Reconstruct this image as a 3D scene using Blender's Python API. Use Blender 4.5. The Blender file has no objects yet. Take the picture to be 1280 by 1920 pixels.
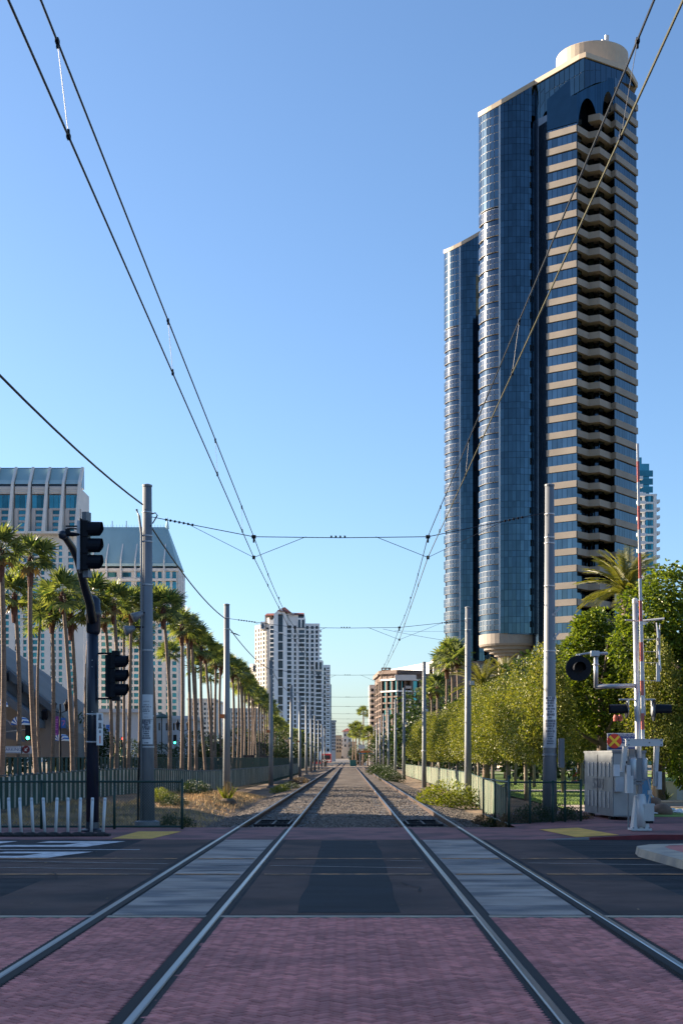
import bpy, bmesh, math, random
from mathutils import Vector, Matrix, Euler
random.seed(7)
R = math.radians
C = bpy.context.scene.collection
SC = bpy.context.scene

# ------------------------------------------------------------------ camera
cam_d = bpy.data.cameras.new('camera')
cam = bpy.data.objects.new('camera', cam_d); C.objects.link(cam)
cam.location = (0, 0, 1.9); cam.rotation_euler = (R(90), 0, 0)
cam_d.sensor_fit = 'HORIZONTAL'; cam_d.sensor_width = 24.0; cam_d.lens = 50.0
cam_d.shift_x = -13 / 1280; cam_d.shift_y = 462 / 1280
cam_d.clip_start = 0.1; cam_d.clip_end = 6000
cam_d.dof.use_dof = True; cam_d.dof.focus_distance = 130; cam_d.dof.aperture_fstop = 8.0
SC.camera = cam
# ------------------------------------------------------------------ sky, sun, exposure
SUN_EL, SUN_AZ = 20.0, -66.5          # azimuth from +Y, clockwise
wd = bpy.data.worlds.new('World'); SC.world = wd; wd.use_nodes = True
nt = wd.node_tree; nt.nodes.clear()
sky = nt.nodes.new('ShaderNodeTexSky'); sky.sky_type = 'NISHITA'; sky.sun_disc = False
sky.sun_elevation = R(SUN_EL); sky.sun_rotation = R(SUN_AZ % 360)
sky.altitude = 0; sky.air_density = 0.95; sky.dust_density = 1.05; sky.ozone_density = 4.3
bg = nt.nodes.new('ShaderNodeBackground'); bg.inputs['Strength'].default_value = 0.069
wo = nt.nodes.new('ShaderNodeOutputWorld')
tint = nt.nodes.new('ShaderNodeVectorMath'); tint.operation = 'MULTIPLY'; tint.inputs[1].default_value = (.96, 1.0, 1.02)
nt.links.new(sky.outputs[0], tint.inputs[0]); nt.links.new(tint.outputs[0], bg.inputs[0]); nt.links.new(bg.outputs[0], wo.inputs[0])
sl = bpy.data.lights.new('sun', 'SUN'); sl.energy = 5.0; sl.angle = R(0.5); sl.color = (1.0, 0.83, 0.62)
so = bpy.data.objects.new('sun', sl); C.objects.link(so)
sdir = Vector((math.sin(R(SUN_AZ)) * math.cos(R(SUN_EL)), math.cos(R(SUN_AZ)) * math.cos(R(SUN_EL)), math.sin(R(SUN_EL))))
so.rotation_euler = sdir.to_track_quat('Z', 'Y').to_euler(); so.location = (-60, 20, 60)
vs = SC.view_settings
vs.view_transform = 'Standard'; vs.look = 'None'; vs.exposure = 1.76; vs.gamma = 1.0; vs.use_curve_mapping = False
SC.cycles.max_bounces = 6; SC.cycles.diffuse_bounces = 3; SC.cycles.glossy_bounces = 4
SC.cycles.transmission_bounces = 4; SC.cycles.transparent_max_bounces = 6
SC.cycles.use_denoising = True

# ------------------------------------------------------------------ helpers
F, VX, VY, H = 2666.7, 653.0, 1422.0, 1.9
def W(px, py, Y):
    "where the sight line of a photograph pixel stands at depth Y"
    return Vector(((px - VX) * Y / F, Y, H + (VY - py) * Y / F))
def WX(px, Y): return (px - VX) * Y / F
def WZ(py, Y): return H + (VY - py) * Y / F

MATS = {}
def mat(name, col, rough=.6, metal=0., var=.12, scale=3., bump=0., bscale=40., rnd=0., spec=.5, col2=None, c2scale=.6, c2lo=.45, c2hi=.6, stretch=None):
    m = bpy.data.materials.new(name); m.use_nodes = True
    t = m.node_tree; n = t.nodes; l = t.links
    b = n['Principled BSDF']
    b.inputs['Roughness'].default_value = rough; b.inputs['Metallic'].default_value = metal
    b.inputs['Specular IOR Level'].default_value = spec
    g = n.new('ShaderNodeNewGeometry')
    pos = g.outputs['Position']
    if stretch:
        mp = n.new('ShaderNodeMapping'); mp.inputs['Scale'].default_value = stretch
        l.new(pos, mp.inputs[0]); pos = mp.outputs[0]
    no = n.new('ShaderNodeTexNoise'); no.inputs['Scale'].default_value = scale; no.inputs['Detail'].default_value = 5
    l.new(pos, no.inputs['Vector'])
    mr = n.new('ShaderNodeMapRange'); mr.inputs[1].default_value = .3; mr.inputs[2].default_value = .7
    mr.inputs[3].default_value = 1 - var; mr.inputs[4].default_value = 1 + var
    l.new(no.outputs[0], mr.inputs[0])
    fac = mr.outputs[0]
    if rnd:
        oi = n.new('ShaderNodeObjectInfo')
        ad = n.new('ShaderNodeMath'); ad.operation = 'ADD'; l.new(oi.outputs['Random'], ad.inputs[0]); l.new(g.outputs['Random Per Island'], ad.inputs[1])
        fr = n.new('ShaderNodeMath'); fr.operation = 'FRACT'; l.new(ad.outputs[0], fr.inputs[0])
        m2 = n.new('ShaderNodeMapRange'); m2.inputs[3].default_value = 1 - rnd; m2.inputs[4].default_value = 1 + rnd
        l.new(fr.outputs[0], m2.inputs[0])
        mu = n.new('ShaderNodeMath'); mu.operation = 'MULTIPLY'; l.new(fac, mu.inputs[0]); l.new(m2.outputs[0], mu.inputs[1]); fac = mu.outputs[0]
    vm = n.new('ShaderNodeVectorMath'); vm.operation = 'SCALE'
    if col2:
        n2 = n.new('ShaderNodeTexNoise'); n2.inputs['Scale'].default_value = c2scale; n2.inputs['Detail'].default_value = 4
        l.new(pos, n2.inputs['Vector'])
        m3 = n.new('ShaderNodeMapRange'); m3.inputs[1].default_value = c2lo; m3.inputs[2].default_value = c2hi
        l.new(n2.outputs[0], m3.inputs[0])
        mx = n.new('ShaderNodeMix'); mx.data_type = 'RGBA'
        mx.inputs[6].default_value = (*col, 1); mx.inputs[7].default_value = (*col2, 1)
        l.new(m3.outputs[0], mx.inputs[0]); l.new(mx.outputs[2], vm.inputs[0])
    else:
        vm.inputs[0].default_value = col
    l.new(fac, vm.inputs['Scale']); l.new(vm.outputs[0], b.inputs['Base Color'])
    if bump:
        nb = n.new('ShaderNodeTexNoise'); nb.inputs['Scale'].default_value = bscale; nb.inputs['Detail'].default_value = 4
        l.new(pos, nb.inputs['Vector'])
        bp = n.new('ShaderNodeBump'); bp.inputs['Strength'].default_value = bump; bp.inputs['Distance'].default_value = .02
        l.new(nb.outputs[0], bp.inputs['Height']); l.new(bp.outputs[0], b.inputs['Normal'])
    MATS[name] = m
    return m

def leafmat(name, c1, c2, trans=.35, rough=.45, tcol=None):
    m = bpy.data.materials.new(name); m.use_nodes = True
    t = m.node_tree; n = t.nodes; l = t.links
    b = n['Principled BSDF']; b.inputs['Roughness'].default_value = rough; b.inputs['Specular IOR Level'].default_value = .35
    g = n.new('ShaderNodeNewGeometry'); oi = n.new('ShaderNodeObjectInfo')
    ad = n.new('ShaderNodeMath'); ad.operation = 'ADD'; l.new(oi.outputs['Random'], ad.inputs[0]); l.new(g.outputs['Random Per Island'], ad.inputs[1])
    fr = n.new('ShaderNodeMath'); fr.operation = 'FRACT'; l.new(ad.outputs[0], fr.inputs[0])
    mx = n.new('ShaderNodeMix'); mx.data_type = 'RGBA'; mx.inputs[6].default_value = (*c1, 1); mx.inputs[7].default_value = (*c2, 1)
    l.new(fr.outputs[0], mx.inputs[0]); l.new(mx.outputs[2], b.inputs['Base Color'])
    tr = n.new('ShaderNodeBsdfTranslucent')
    vm = n.new('ShaderNodeVectorMath'); vm.operation = 'MULTIPLY'; vm.inputs[1].default_value = tcol or (1.5, 1.5, .6)
    l.new(mx.outputs[2], vm.inputs[0]); l.new(vm.outputs[0], tr.inputs[0])
    ms = n.new('ShaderNodeMixShader'); ms.inputs[0].default_value = trans
    l.new(b.outputs[0], ms.inputs[1]); l.new(tr.outputs[0], ms.inputs[2]); l.new(ms.outputs[0], n['Material Output'].inputs[0])
    MATS[name] = m
    return m

def glow(name, col, s):
    m = bpy.data.materials.new(name); m.use_nodes = True
    b = m.node_tree.nodes['Principled BSDF']; b.inputs['Base Color'].default_value = (*[c * .3 for c in col], 1)
    b.inputs['Emission Color'].default_value = (*col, 1); b.inputs['Emission Strength'].default_value = s
    MATS[name] = m; return m

# materials ------------------------------------------------------------
mat('asphalt', (.016, .021, .027), .8, 0, .25, 2.2, .5, 90, col2=(.034, .038, .044), c2scale=.8, stretch=(.25, 1.6, 1), spec=.15)
mat('asphalt_patch', (.018, .024, .031), .75, 0, .35, 1.2, .5, 90, stretch=(.5, 1.4, 1), spec=.15)
mat('asphalt_brown', (.115, .078, .068), .85, 0, .22, 2.0, .5, 80, col2=(.06, .048, .047), c2scale=.5, spec=.15)
mat('track_panel', (.36, .315, .275), .75, 0, .22, 1.3, .3, 60, col2=(.17, .165, .165), c2scale=.9, stretch=(.7, 1.2, 1), spec=.15)
mat('curb_concrete', (.46, .385, .29), .8, 0, .15, 4, .4, 50, col2=(.30, .27, .23), c2scale=2)
mat('gutter', (.25, .25, .25), .8, 0, .2, 4, .3, 50, spec=.15)
mat('paver', (.62, .235, .205), .75, 0, .12, 5, .3, 120, rnd=.24, col2=(.47, .185, .165), c2scale=.7, spec=.15)
mat('paver_bed', (.014, .010, .011), .9, 0, .2, 8, .3, 80)
mat('pink_concrete', (.27, .125, .12), .75, 0, .15, 2, .3, 60, col2=(.15, .085, .085), c2scale=.8, spec=.15)
mat('tactile_yellow', (.66, .38, .06), .7, 0, .2, 3, .3, 60)
mat('line_yellow', (.42, .21, .08), .8, 0, .5, 9, col2=(.14, .09, .06), c2scale=3)
mat('line_white', (.55, .56, .57), .7, 0, .3, 5)
mat('line_worn', (.30, .28, .25), .8, 0, .4, 5)
mat('red_curb', (.15, .012, .02), .6, 0, .3, 3)
mat('rail_head', (.24, .255, .28), .30, 1, .12, 6, stretch=(1, .05, 1))
mat('rail_worn', (.12, .09, .075), .38, .8, .2, 6, stretch=(1, .05, 1))
mat('rail_web', (.05, .026, .018), .8, .2, .3, 8, .3, 60)
mat('groove', (.012, .012, .013), .9)
mat('ballast', (.145, .122, .103), .9, 0, .5, 14, .9, 22, col2=(.075, .06, .05), c2scale=.5, spec=.15)
mat('stone', (.20, .172, .148), .85, 0, .2, 4, rnd=.45, spec=.15)
mat('dirt', (.20, .145, .10), .95, 0, .3, 2.5, .6, 20, col2=(.13, .10, .075), c2scale=.4, spec=.15)
mat('ground', (.16, .145, .12), .95, 0, .25, .2)
mat('dry_grass', (.62, .39, .17), .9, 0, .3, 3, rnd=.3, col2=(.30, .22, .10), c2scale=.8)
mat('lawn', (.17, .25, .03), .9, 0, .35, 1.5, .5, 40, col2=(.10, .17, .025), c2scale=.4)
mat('path', (.40, .33, .28), .85, 0, .15, 1)
mat('galvanised', (.20, .21, .22), .55, .2, .12, 3, stretch=(1, 1, .25), col2=(.16, .17, .185), c2scale=2)
mat('galv_light', (.48, .48, .48), .5, .3, .1, 4)
mat('navy_paint', (.010, .016, .032), .35, 0, .2, 3)
mat('black_paint', (.006, .008, .014), .5, 0, .2, 4, spec=.2)
mat('wire', (.025, .03, .04), .5, .3, .1)
mat('contact_copper', (.16, .15, .09), .45, .5, .1)
mat('white_paint', (.58, .58, .58), .45, 0, .08, 3, col2=(.55, .55, .54), c2scale=3)
mat('alu', (.40, .42, .45), .4, .5, .1, 3, col2=(.42, .45, .48), c2scale=2)
mat('cabinet', (.22, .235, .245), .5, .2, .12, 2, col2=(.17, .18, .19), c2scale=1.5)
mat('cabinet_light', (.34, .335, .32), .55, .1, .12, 2)
mat('sign_white', (.62, .63, .64), .5, 0, .06, 5)
mat('sign_grey', (.42, .43, .45), .6, 0, .1, 6)
mat('ink', (.13, .14, .17), .6)
mat('ink_faint', (.24, .25, .27), .6)
mat('sign_blue', (.012, .045, .22), .45)
mat('sign_red', (.62, .03, .01), .45)
mat('sign_yellow', (.80, .55, .02), .45)
mat('gate_red', (.52, .13, .10), .5, 0, .15, 4)
mat('banner_purple', (.22, .03, .26), .7)
mat('banner_blue', (.03, .12, .40), .7)
mat('banner_pink', (.45, .16, .40), .7)
mat('green_sign', (.03, .16, .14), .5)
mat('fence_green', (.012, .045, .035), .5, .1, .2, 3)
mat('screen_green', (.018, .055, .042), .8, 0, .3, 1.5, rnd=.25)
mat('screen_grey', (.38, .36, .31), .85, 0, .2, 1.5, rnd=.25)
mat('screen_dark', (.016, .05, .042), .8, 0, .3, 1.5, rnd=.25)
mat('screen_mid', (.13, .13, .118), .85, 0, .2, 1.5, rnd=.25)
mat('screen_right', (.05, .12, .07), .8, 0, .25, 1.5, rnd=.2)
mat('screen_right_light', (.25, .22, .16), .8, 0, .25, 1.5, rnd=.2)
mat('cream', (.275, .23, .19), .7, 0, .10, .5, col2=(.235, .195, .16), c2scale=.25)
mat('cream_light', (.44, .35, .26), .7, 0, .06, .5)
mat('soffit', (.30, .23, .17), .8)
mat('tower_glass', (.054, .088, .115), .05, 1., .08, .6, rnd=.16, bump=.012, bscale=1.2)
mat('tower_glass_b', (.10, .14, .172), .06, 1., .08, .6, rnd=.18, bump=.012, bscale=1.2)
mat('silver_glass', (.11, .12, .14), .09, .95, .1, .8, rnd=.14)
mat('dark_glass', (.045, .065, .090), .08, .9, .2, .4, rnd=.2)
mat('crown_glass', (.035, .068, .095), .06, 1., .08, .6, rnd=.16, bump=.012, bscale=1.2)  # same coating as the other tower panes; a dimmer reflection put into the colour
mat('mullion', (.04, .055, .07), .4, .5)
mat('alu_line', (.16, .165, .175), .5, .1)
mat('teal_glass', (.045, .16, .20), .08, .9, .12, .3, rnd=.45)
mat('far_glass', (.045, .055, .075), .12, .7, .2, .3, rnd=.5)
mat('hotel_stone', (.66, .63, .60), .8, 0, .06, .15)
mat('hotel_pink', (.52, .48, .46), .8, 0, .06, .15)
mat('hotel_roof', (.27, .42, .45), .5, .2, .08, .1, stretch=(1, 1, .2))
mat('roof_light', (.36, .50, .52), .5, .1, .05, .1)
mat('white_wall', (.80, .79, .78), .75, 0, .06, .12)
mat('white_warm', (.66, .60, .53), .75, 0, .06, .12)
mat('roof_red', (.26, .07, .05), .8, 0, .15, .3)
mat('brick_far', (.19, .135, .11), .85, 0, .12, .3)
mat('tan_wall', (.48, .38, .27), .8, 0, .08, .2)
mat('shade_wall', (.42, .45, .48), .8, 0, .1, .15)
mat('palm_trunk', (.18, .125, .092), .9, 0, .3, 3, .7, 14, stretch=(1, 1, 5))
mat('palm_boot', (.12, .048, .034), .9, 0, .4, 6, .8, 14)
mat('bark', (.20, .16, .12), .9, 0, .3, 4, .7, 18, stretch=(2, 2, .6))
mat('bark_dark', (.10, .075, .055), .9, 0, .3, 4, .7, 18)
leafmat('palm_leaf', (.02, .05, .02), (.23, .25, .09), .36)
leafmat('palm_dead', (.19, .13, .07), (.25, .17, .08), .2)
leafmat('date_leaf', (.09, .105, .018), (.20, .18, .035), .3)
leafmat('pear_leaf', (.045, .082, .012), (.30, .285, .055), .28, .5)
leafmat('broad_leaf', (.03, .07, .010), (.26, .31, .03), .30, .40)
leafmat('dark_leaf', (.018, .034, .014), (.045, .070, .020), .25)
leafmat('bush_leaf', (.09, .12, .015), (.24, .25, .03), .35)
leafmat('dry_leaf', (.11, .075, .045), (.17, .11, .06), .2)
leafmat('agave_leaf', (.14, .18, .05), (.24, .26, .10), .1)
glow('lamp_green', (.05, 1., .55), 3.)
glow('lamp_red', (1., .04, .03), 2.5)
mat('tyre', (.015, .015, .016), .8)
mat('trolley_red', (.42, .03, .04), .4)
mat('car_dark', (.03, .03, .035), .25, .3)
mat('hydrant_red', (.42, .02, .02), .5)
mat('cloth_brown', (.16, .10, .07), .9, 0, .3, 5)
mat('blue_box', (.06, .20, .33), .5, 0, .1, 3)
mat('orange_sign', (.55, .14, .03), .5)
mat('conv_wall', (.105, .112, .125), .8, 0, .12, .3)
mat('conv_end', (.19, .175, .165), .8, 0, .12, .3)
mat('hill', (.10, .10, .11), .95, 0, .2, .05)

class MB:
    def __init__(s): s.v = []; s.f = []; s.mi = []; s.m = 0
    def add(s, vs, fs):
        o = len(s.v); s.v += [tuple(v) for v in vs]
        for f in fs: s.f.append(tuple(i + o for i in f)); s.mi.append(s.m)
    def box(s, c, d, rz=0., M=None):
        hx, hy, hz = d[0] / 2, d[1] / 2, d[2] / 2
        vs = [Vector((x, y, z)) for z in (-hz, hz) for y in (-hy, hy) for x in (-hx, hx)]
        mm = Matrix.Rotation(rz, 3, 'Z') if M is None else M
        vs = [mm @ v + Vector(c) for v in vs]
        s.add(vs, [(0, 2, 3, 1), (4, 5, 7, 6), (0, 1, 5, 4), (1, 3, 7, 5), (3, 2, 6, 7), (2, 0, 4, 6)])
    def quad(s, a, b, c, d): s.add([a, b, c, d], [(0, 1, 2, 3)])
    def prism(s, poly, z0, z1):
        n = len(poly)
        vs = [(p[0], p[1], z0) for p in poly] + [(p[0], p[1], z1 if not callable(z1) else z1(p)) for p in poly]
        s.add(vs, [(i, (i + 1) % n, n + (i + 1) % n, n + i) for i in range(n)] + [tuple(range(n - 1, -1, -1)), tuple(range(n, 2 * n))])
    def tube(s, path, r, n=8, cap=True):
        P = [Vector(p) for p in path]; k = len(P); rr = r if hasattr(r, '__len__') else [r] * k
        rings = []
        for i, p in enumerate(P):
            t = (P[min(i + 1, k - 1)] - P[max(i - 1, 0)]).normalized()
            up = Vector((0, 0, 1)) if abs(t.z) < .95 else Vector((0, 1, 0))
            a = t.cross(up).normalized(); b = t.cross(a)
            rings += [p + (a * math.cos(2 * math.pi * j / n) + b * math.sin(2 * math.pi * j / n)) * rr[i] for j in range(n)]
        fs = [(i * n + j, i * n + (j + 1) % n, (i + 1) * n + (j + 1) % n, (i + 1) * n + j) for i in range(k - 1) for j in range(n)]
        if cap: fs += [tuple(range(n - 1, -1, -1)), tuple(range((k - 1) * n, k * n))]
        s.add(rings, fs)
    def lathe(s, c, prof, n=24):
        vs = []; k = len(prof)
        for (r, z) in prof:
            vs += [(c[0] + r * math.cos(2 * math.pi * j / n), c[1] + r * math.sin(2 * math.pi * j / n), c[2] + z) for j in range(n)]
        fs = [(i * n + j, i * n + (j + 1) % n, (i + 1) * n + (j + 1) % n, (i + 1) * n + j) for i in range(k - 1) for j in range(n)]
        fs += [tuple(range(n - 1, -1, -1)), tuple(range((k - 1) * n, k * n))]
        s.add(vs, fs)
    def mesh(s, name, mats, smooth=False):
        me = bpy.data.meshes.new(name); me.from_pydata(s.v, [], s.f)
        if not isinstance(mats, (list, tuple)): mats = [mats]
        for m in mats: me.materials.append(MATS[m])
        if len(mats) > 1: me.polygons.foreach_set('material_index', s.mi)
        if smooth: me.polygons.foreach_set('use_smooth', [True] * len(me.polygons))
        me.update(); return me

LOC = {}
def tag(o, label=None, cat=None, group=None, kind=None):
    if label: o['label'] = label
    if cat: o['category'] = cat
    if group: o['group'] = group
    if kind: o['kind'] = kind
    return o
def thing(name, label, cat, loc=(0, 0, 0), group=None):
    o = bpy.data.objects.new(name, None); C.objects.link(o); o.location = loc; o.empty_display_size = .2
    LOC[o.name] = Vector(loc); return tag(o, label, cat, group)
def link(name, me, parent=None, label=None):
    o = bpy.data.objects.new(name, me); C.objects.link(o)
    if parent is not None:
        o.parent = parent; o.location = -LOC.get(parent.name, Vector((0, 0, 0)))
    LOC[o.name] = Vector((0, 0, 0))
    if label: o['label'] = label
    return o
def obj(name, mb, m, parent=None, smooth=False, label=None):
    return link(name, mb.mesh(name, m, smooth), parent, label)
def struct(name, mb, m, label=None, smooth=False):
    return tag(obj(name, mb, m, None, smooth), label, None, None, 'structure')
def solo(name, mb, m, label, cat, group=None, smooth=False):
    return tag(obj(name, mb, m, None, smooth), label, cat, group)
UC = {}
def ucube(m):
    if m not in UC:
        b = MB(); b.box((0, 0, 0), (1, 1, 1)); UC[m] = b.mesh('unit_block_' + m, m)
    return UC[m]
CNT = {}; REST = {}
def piece(parent, name, m, c, d, rz=0., tx=0., tz=0.):
    "one block-shaped part (shared mesh); past 300 of a kind on a thing the rest are joined"
    k = (parent.name, name); CNT[k] = CNT.get(k, 0) + 1
    rot = Euler((tx, 0, rz + tz)).to_matrix()
    if CNT[k] > 300:
        b = REST.setdefault((parent.name, name, m), MB()); b.box(c, d, M=rot); return None
    o = bpy.data.objects.new(name, ucube(m)); C.objects.link(o); o.parent = parent
    o.location = Vector(c) - LOC[parent.name]; o.rotation_euler = (tx, 0, rz + tz); o.scale = d
    return o
def flush(parent):
    for (pn, nm, m), b in list(REST.items()):
        if pn == parent.name:
            o = obj(nm, b, m, parent); o['kind'] = 'stuff'; del REST[(pn, nm, m)]
def copy_tree(o, parent=None):
    c = o.copy(); C.objects.link(c)
    if parent is not None: c.parent = parent
    for ch in o.children: copy_tree(ch, c)
    return c
ORD = ['first', 'second', 'third', 'fourth', 'fifth', 'sixth', 'seventh', 'eighth', 'ninth', 'tenth', 'eleventh', 'twelfth', 'thirteenth', 'fourteenth', 'fifteenth', 'sixteenth', 'seventeenth', 'eighteenth', 'nineteenth', 'twentieth']
def text(name, body, m, parent, loc, size, rot=(R(90), 0, 0), align='CENTER', sx=1.):
    cu = bpy.data.curves.new(name, 'FONT'); cu.body = body; cu.size = size; cu.align_x = align; cu.align_y = 'CENTER'; cu.extrude = .002
    cu.materials.append(MATS[m])
    tmp = bpy.data.objects.new('tmp', cu); C.objects.link(tmp); bpy.context.view_layer.update()
    me = bpy.data.meshes.new_from_object(tmp.evaluated_get(bpy.context.evaluated_depsgraph_get())); bpy.data.objects.remove(tmp); bpy.data.curves.remove(cu)
    o = bpy.data.objects.new(name, me); C.objects.link(o)
    o.parent = parent; o.location = Vector(loc) - LOC.get(parent.name, Vector((0, 0, 0))); o.rotation_euler = rot; o.scale = (sx, 1, 1)
    return o
# ================================================================== GROUND AND ROAD
def sheet(name, x0, x1, y0, y1, z, m, label=None):
    b = MB(); b.quad((x0, y0, z), (x1, y0, z), (x1, y1, z), (x0, y1, z)); return struct(name, b, m, label)
def gz(x, y):
    "height of the open ground beside the tracks"
    t = min(1, max(0, (y - 38.6) / 6))
    base = -.42 * t
    if x < -4.3:
        k = min(1, (-4.3 - x) / 1.6)
        base += k * .62 * math.exp(-((y - 66) / 17) ** 2) * t
        base += .25 * min(1, max(0, (-x - 9) / 6)) * t
    elif x > 5: base += .30 * min(1, (x - 5) / 4) * t
    return base
b = MB()
b.box((0, 900, -.85), (6000, 5000, .3)); struct('ground', b, 'ground')
# road slab (top at 0), near sidewalk bed and far sidewalk
b = MB(); b.box((0, 25.1, -.2), (240, 16.0, .4)); struct('road', b, 'asphalt')
b = MB(); b.box((0, 6.9, -.108), (60, 20.2, .2)); struct('paving_bed', b, 'paver_bed')
b = MB(); b.box((0, -30, -.1), (120, 53.5, .21)); struct('sidewalk', b, 'pink_concrete')
b = MB(); b.box((0, 17.05, -.095), (60, .14, .2)); struct('kerb_strip', b, 'curb_concrete')
RAILS = (-3.02, -1.57, 1.55, 3.03)
EPS = .004
def strips(name, m, x0, x1, y0, y1, z): sheet(name, x0, x1, y0, y1, z, m)
strips('track_panel', 'track_panel', -2.86, -1.73, 17.2, 33.05, EPS)
strips('track_panel', 'track_panel', 1.71, 2.87, 17.2, 33.05, EPS)
for i in range(3):
    pass
strips('asphalt_strip', 'asphalt_brown', -1.44, 1.42, 17.2, 33.05, EPS)
strips('asphalt_strip', 'asphalt_brown', -4.75, -3.16, 17.2, 33.05, EPS)
strips('asphalt_strip', 'asphalt_brown', 3.17, 4.6, 17.2, 33.05, EPS)
strips('asphalt_strip', 'asphalt_brown', -24, -4.75, 22.4, 27.3, EPS)
b = MB(); random.seed(3)
def ragged(b, x0, x1, y0, y1, z, j=.12, n=14):
    top = [(x0 + (x1 - x0) * i / n, y1 + random.uniform(-j, j) * .6, z) for i in range(n + 1)]
    rt = [(x1 + random.uniform(-j, j), y1 + (y0 - y1) * i / n, z) for i in range(1, n)]
    bt = [(x1 + (x0 - x1) * i / n, y0 + random.uniform(-j, j) * .6, z) for i in range(n + 1)]
    lf = [(x0 + random.uniform(-j, j), y0 + (y1 - y0) * i / n, z) for i in range(1, n)]
    p = bt[::-1] + rt[::-1] + top[::-1] + lf[::-1]
    b.add(p, [tuple(range(len(p)))])
ragged(b, -.62, .64, 17.4, 32.6, 2 * EPS, .035, 8); struct('asphalt_patch', b, 'asphalt_patch')
b = MB(); ragged(b, 5.2, 16, 17.6, 22.6, EPS, .2); struct('asphalt_patch', b, 'asphalt_patch')
b = MB(); ragged(b, -16, -5.2, 27.6, 33, EPS, .2); struct('asphalt_patch', b, 'asphalt_patch')
# panel seams and sealed cracks
for a, c in ((-2.86, -1.73), (1.71, 2.87)):
    b = MB()
    for k in range(13): y = 18.2 + k * 1.21; b.quad((a, y, 2 * EPS), (c, y, 2 * EPS), (c, y + .018, 2 * EPS), (a, y + .018, 2 * EPS))
    struct('panel_seam', b, 'groove')
random.seed(77); b = MB()
for k in range(13):
    x, y = random.choice((random.uniform(-6.5, -4.9), random.uniform(-1.3, 1.3), random.uniform(4.8, 5.5), random.uniform(-9, -5))), random.uniform(17.6, 32); a = random.uniform(-.5, .5) + (math.pi / 2 if random.random() < .3 else 0)
    for s in range(random.randint(6, 14)):
        nx_, ny_ = x + math.cos(a) * .22, y + math.sin(a) * .22; w = random.uniform(.008, .02)
        if not (17.4 < ny_ < 32.8) or any(abs(nx_ - r) < .22 for r in RAILS): break
        q = (-math.sin(a) * w, math.cos(a) * w); b.quad((x - q[0], y - q[1], 6 * EPS), (nx_ - q[0], ny_ - q[1], 6 * EPS), (nx_ + q[0], ny_ + q[1], 6 * EPS), (x + q[0], y + q[1], 6 * EPS)); x, y = nx_, ny_; a += random.uniform(-.45, .45)
struct('sealed_crack', b, 'groove')
# rail slots and rails
for x in RAILS:
    side = 1 if abs(x) < 2 else -1
    inn = side * (1 if x > 0 else -1)
    b = MB()
    b.box((x + inn * .077, 21.0, -.014), (.08, 34.4, .05)); struct('rail_slot', b, 'groove')
for x in RAILS:
    inn = (1 if abs(x) < 2 else -1) * (1 if x > 0 else -1)
    t = thing('rail', {-3.02: 'outer (left) steel rail of the left track', -1.57: 'inner (right) steel rail of the left track', 1.55: 'inner (left) steel rail of the right track', 3.03: 'outer (right) steel rail of the right track'}[x], 'rail', (x, 0, 0), 'rails of the two tracks')
    def strip(prof, m, nm, ys=(-12, 40, 150, 420, 700)):
        b = MB(); n = len(prof)
        b.add([(x + p[0], y, p[1] - (0 if y < 430 else 0)) for y in ys for p in prof], [(i * n + j, i * n + (j + 1) % n, (i + 1) * n + (j + 1) % n, (i + 1) * n + j) for i in range(len(ys) - 1) for j in range(n)] + [tuple(range(n)), tuple(range(len(ys) * n - 1, (len(ys) - 1) * n - 1, -1))])
        obj(nm, b, m, t)
    hp = [(-.036, -.028), (.036, -.028), (.037, .008), (.026, .018), (-.026, .018), (-.037, .008)]
    strip(hp, 'rail_head', 'rail_head', (-12, 20, 39.2)); strip(hp, 'rail_worn', 'rail_head', (39.2, 90, 250, 700))
    if True:
        b = MB(); b.box((x, 420, .0175), (.030, 760, .003)); obj('running_band', b, 'rail_head', t)
    strip([(-.075, -.20), (.075, -.20), (.07, -.18), (.012, -.16), (.012, -.0281), (-.012, -.0281), (-.012, -.16), (-.07, -.18)], 'rail_web', 'rail_web')
    # flange strip of worn rubber beside the slot, only where the rail is paved in
    b = MB(); b.box((x + inn * .124, 21, -.008), (.013, 34.4, .034)); obj('guard_strip', b, 'groove', t)
    b = MB(); b.box((x - inn * .065, 21, -.013), (.05, 34.4, .03)); obj('filler_strip', b, 'groove', t)
# markings
def line(name, pts, w, m, z):
    b = MB()
    for (x0, y0), (x1, y1) in zip(pts, pts[1:]):
        d = Vector((x1 - x0, y1 - y0)).normalized(); nx, ny = -d.y * w / 2, d.x * w / 2
        b.quad((x0 - nx, y0 - ny, z), (x1 - nx, y1 - ny, z), (x1 + nx, y1 + ny, z), (x0 + nx, y0 + ny, z))
    struct(name, b, m)
def xsegs(x0, x1):
    cuts = []
    a = x0
    for r in RAILS:
        if x0 < r < x1: cuts.append((a, r - .2)); a = r + .2
    cuts.append((a, x1)); return cuts
for Yl, xa, xb in ((23.15, -14, 5.6), (26.75, -14, 5.5)):
    for a, c in xsegs(xa, xb): line('yellow_line', [(a, Yl), (c, Yl)], .2, 'line_yellow', 3 * EPS)
def curve_line(f, x0, x1, w, m, z):
    for a, c in xsegs(x0, x1):
        n = max(2, int((c - a) / .5)); line('worn_line', [(a + (c - a) * i / n, f(a + (c - a) * i / n)) for i in range(n + 1)], w, m, z)
curve_line(lambda x: 26.2 - .22 * (x + 7), -9, 1.3, .07, 'line_worn', 4 * EPS)
curve_line(lambda x: 24.6 - .12 * (x + 7) , -9, -1.9, .07, 'line_worn', 4 * EPS)
curve_line(lambda x: 26.4 - .30 * x + .01 * x * x, .7, 7.5, .06, 'line_worn', 5 * EPS)
line('white_line', [(-30, 29.35), (-4.3, 29.35)], .13, 'line_white', 3 * EPS)
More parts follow.
